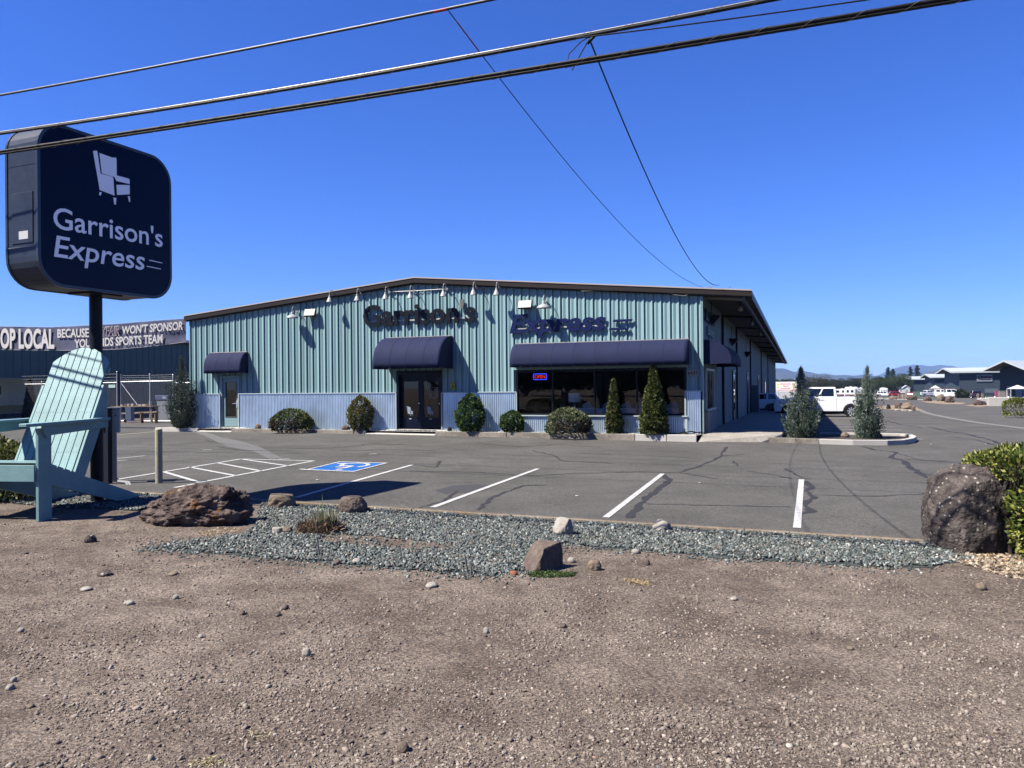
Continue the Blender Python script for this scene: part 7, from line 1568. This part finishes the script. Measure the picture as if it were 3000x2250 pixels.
spots = [(2262, 330, 0, 0.56, 'dark broad tree seen just right of the shop wall'), (2285, 320, 1, 0.57, 'brownish tree above the roadside sign'), (2322, 340, 0, 0.63, 'dark tree right above the roadside sign'), (2352, 300, 1, 0.53, 'brownish tree behind the tip of the nearer juniper'), (2402, 290, 1, 0.69, 'tall brownish-green tree above the cab of the white pickup'), (2436, 310, 0, 0.54, 'dark tree right of the cab of the white pickup'),
         (2462, 300, 0, 0.58, 'dark tree behind the trailers, left one'), (2490, 305, 0, 0.61, 'dark tree behind the trailers, right one'), (2522, 300, 0, 0.57, 'dark tree left of the farther juniper tip'), (2556, 290, 2, 0.53, 'green tree right of the farther juniper'), (2584, 285, 2, 0.56, 'green tree left of the tall conifers'), (2630, 300, 2, 0.66, 'bright green tree left of the farthest workshop'), (2645, 290, 2, 0.63, 'green tree touching the farthest workshop'), (2605, 310, 0, 0.59, 'dark tree under the tall conifers'), (2372, 330, 0, 0.53, 'dark tree between the nearer juniper and the cab')]
used = set()
for px_, Y, k, s, lb in spots:
    P = GY(px_, Y); o = oaks[k]
    if k in used: dup(o, P, rz=px_ * 1.7, label=lb, scale=s)
    else: o.location = tuple(P); o.rotation_euler = (0, 0, px_); o.scale = (s,) * 3; o['label'] = lb; used.add(k); o['_o'] = (0, 0, 0)
for j, (px_, Y, k, s, lb) in enumerate(((2602, 330, 0, .62, 'tall conifer, left one of the tall pair left of the workshops'), (2616, 325, 1, .58, 'slightly shorter conifer of the tall pair left of the workshops'), (2668, 345, 0, .64, 'tall conifer behind the farthest workshop, left one'), (2687, 345, 1, .67, 'tallest conifer behind the farthest workshop'), (2650, 370, 1, .5, 'small conifer between the two conifer pairs'), (2730, 400, 0, .48, 'small conifer peeking over the second workshop'))):
    P = GY(px_, Y); o = pines[k]
    if j > 1: dup(o, P, rz=px_ * 2.3, label=lb, scale=s)
    else: o.location = tuple(P); o.scale = (s,) * 3; o['label'] = lb
# wooded strip in one mass beyond the separate trees
def mass(name, X0, X1, Y0, Y1, h, n, cols, leaf, base=-3.4):
    x = TR.uniform(X0, X1, n); y = TR.uniform(Y0, Y1, n); hh = np.array([h * (.72 + .5 * noise.noise(Vector((a * .05, b * .05, 1))) + .2 * noise.noise(Vector((a * .19, b * .19, 5)))) for a, b in zip(x, y)]); z = base + hh * TR.uniform(.05, 1, n) ** .6
    v, f, cc = leaf_cards(np.stack([x, y, z], 1), unit(TR.normal(size=(n, 3))), leaf * TR.uniform(.5, 1.4, n), .6, pal(cols, n, TR, .2), TR); o = raw_obj(name, v, f, LEAF, cols=cc); o['kind'] = 'stuff'
mass('distant_wood', 100, 300, 360, 400, 6.5, 26000, DG_, 1.3)
mass('wood_across_road', -90, 70, -62, -50, 12, 30000, DG_, 1.1, 0)
# hills
def hill(name, pts, Y, m, dy=1200, base=-40):
    pts = sorted(pts); xs = np.linspace(pts[0][0], pts[-1][0], 160); ys = np.interp(xs, [p[0] for p in pts], [p[1] for p in pts]); V = []; rows = 26
    for j in range(rows + 1):
        q = j / rows
        for i, (x, y) in enumerate(zip(xs, ys)):
            T_ = DP(x, y, Y); b = np.array([T_[0] * (Y - dy) / Y, Y - dy, base]); f = q ** .8; nz = noise.noise(Vector((T_[0] * .0016, q * 3.2, Y * .001))) + .5 * noise.noise(Vector((T_[0] * .005, q * 7, 2)))
            p = b * (1 - q) + np.array([T_[0], Y, 0]) * q; zt_ = T_[2]; z = base + (zt_ - base) * (f * (1 + .30 * nz * (1 - q)) ) + (8 * noise.noise(Vector((T_[0] * .012, 3, 1))) * (Y / 6000) if q == 1 else 0); V.append((p[0], p[1], z))
    n = len(xs); F_ = [(j * n + i, j * n + i + 1, (j + 1) * n + i + 1, (j + 1) * n + i) for j in range(rows) for i in range(n - 1)]
    back = len(V); V += [(V[rows * n + i][0] * 1.1, Y * 1.15, base) for i in range(n)]; F_ += [(rows * n + i, rows * n + i + 1, back + i + 1, back + i) for i in range(n - 1)]
    o = raw_obj(name, V, F_, m, smooth=True); o['kind'] = 'structure'
HILLM = ramp_mat('hill_forest', [('noise', .004, 6, .35, .65, (.035, .05, .028), (.085, .085, .05))], rough=1.)
HILLN = ramp_mat('near_hill', [('noise', .02, 6, .4, .6, (.05, .065, .035), (.20, .17, .11))], rough=1.)
hill('hills', [(1500, 1115), (2150, 1092), (2230, 1088), (2258, 1083), (2275, 1080), (2291, 1078.5), (2305, 1081), (2328, 1090), (2347, 1084.5), (2362, 1090), (2377, 1090.5), (2400, 1095.5), (2417, 1093.5), (2449, 1099), (2480, 1099.5), (2506, 1101), (2530, 1098), (2549, 1098), (2574, 1102), (2620, 1112), (2700, 1125)], 4500, HILLM)
hill('far_hills', [(2480, 1125), (2540, 1107), (2568, 1100), (2596, 1089), (2623, 1078.6), (2655, 1071), (2676, 1068), (2700, 1069), (2723, 1072.5), (2759, 1070), (2784, 1071), (2814, 1077), (2900, 1085), (3100, 1100)], 6500, HILLM)
hill('near_hill', [(2640, 1125), (2680, 1104), (2705, 1095), (2733, 1087), (2764, 1077), (2788, 1075), (2830, 1078), (2896, 1076.5), (3000, 1079), (3150, 1075)], 2600, HILLN, dy=900)

# haze
HZ = bpy.data.materials.new('haze_air'); HZ.use_nodes = True; N = HZ.node_tree.nodes
for n in list(N): N.remove(n)
o_ = N.new('ShaderNodeOutputMaterial'); vp = N.new('ShaderNodeVolumePrincipled'); vp.inputs['Color'].default_value = (.30, .52, 1, 1); vp.inputs['Density'].default_value = 8.0e-5
HZ.node_tree.links.new(vp.outputs[0], o_.inputs['Volume'])
mb = MB(); mb.wbox((0, 3750, 88), (14000, 8500, 284)); hz = obj('haze', mb, HZ); hz['kind'] = 'stuff'
for o in bpy.data.objects:
    if '_o' in o.keys(): del o['_o']
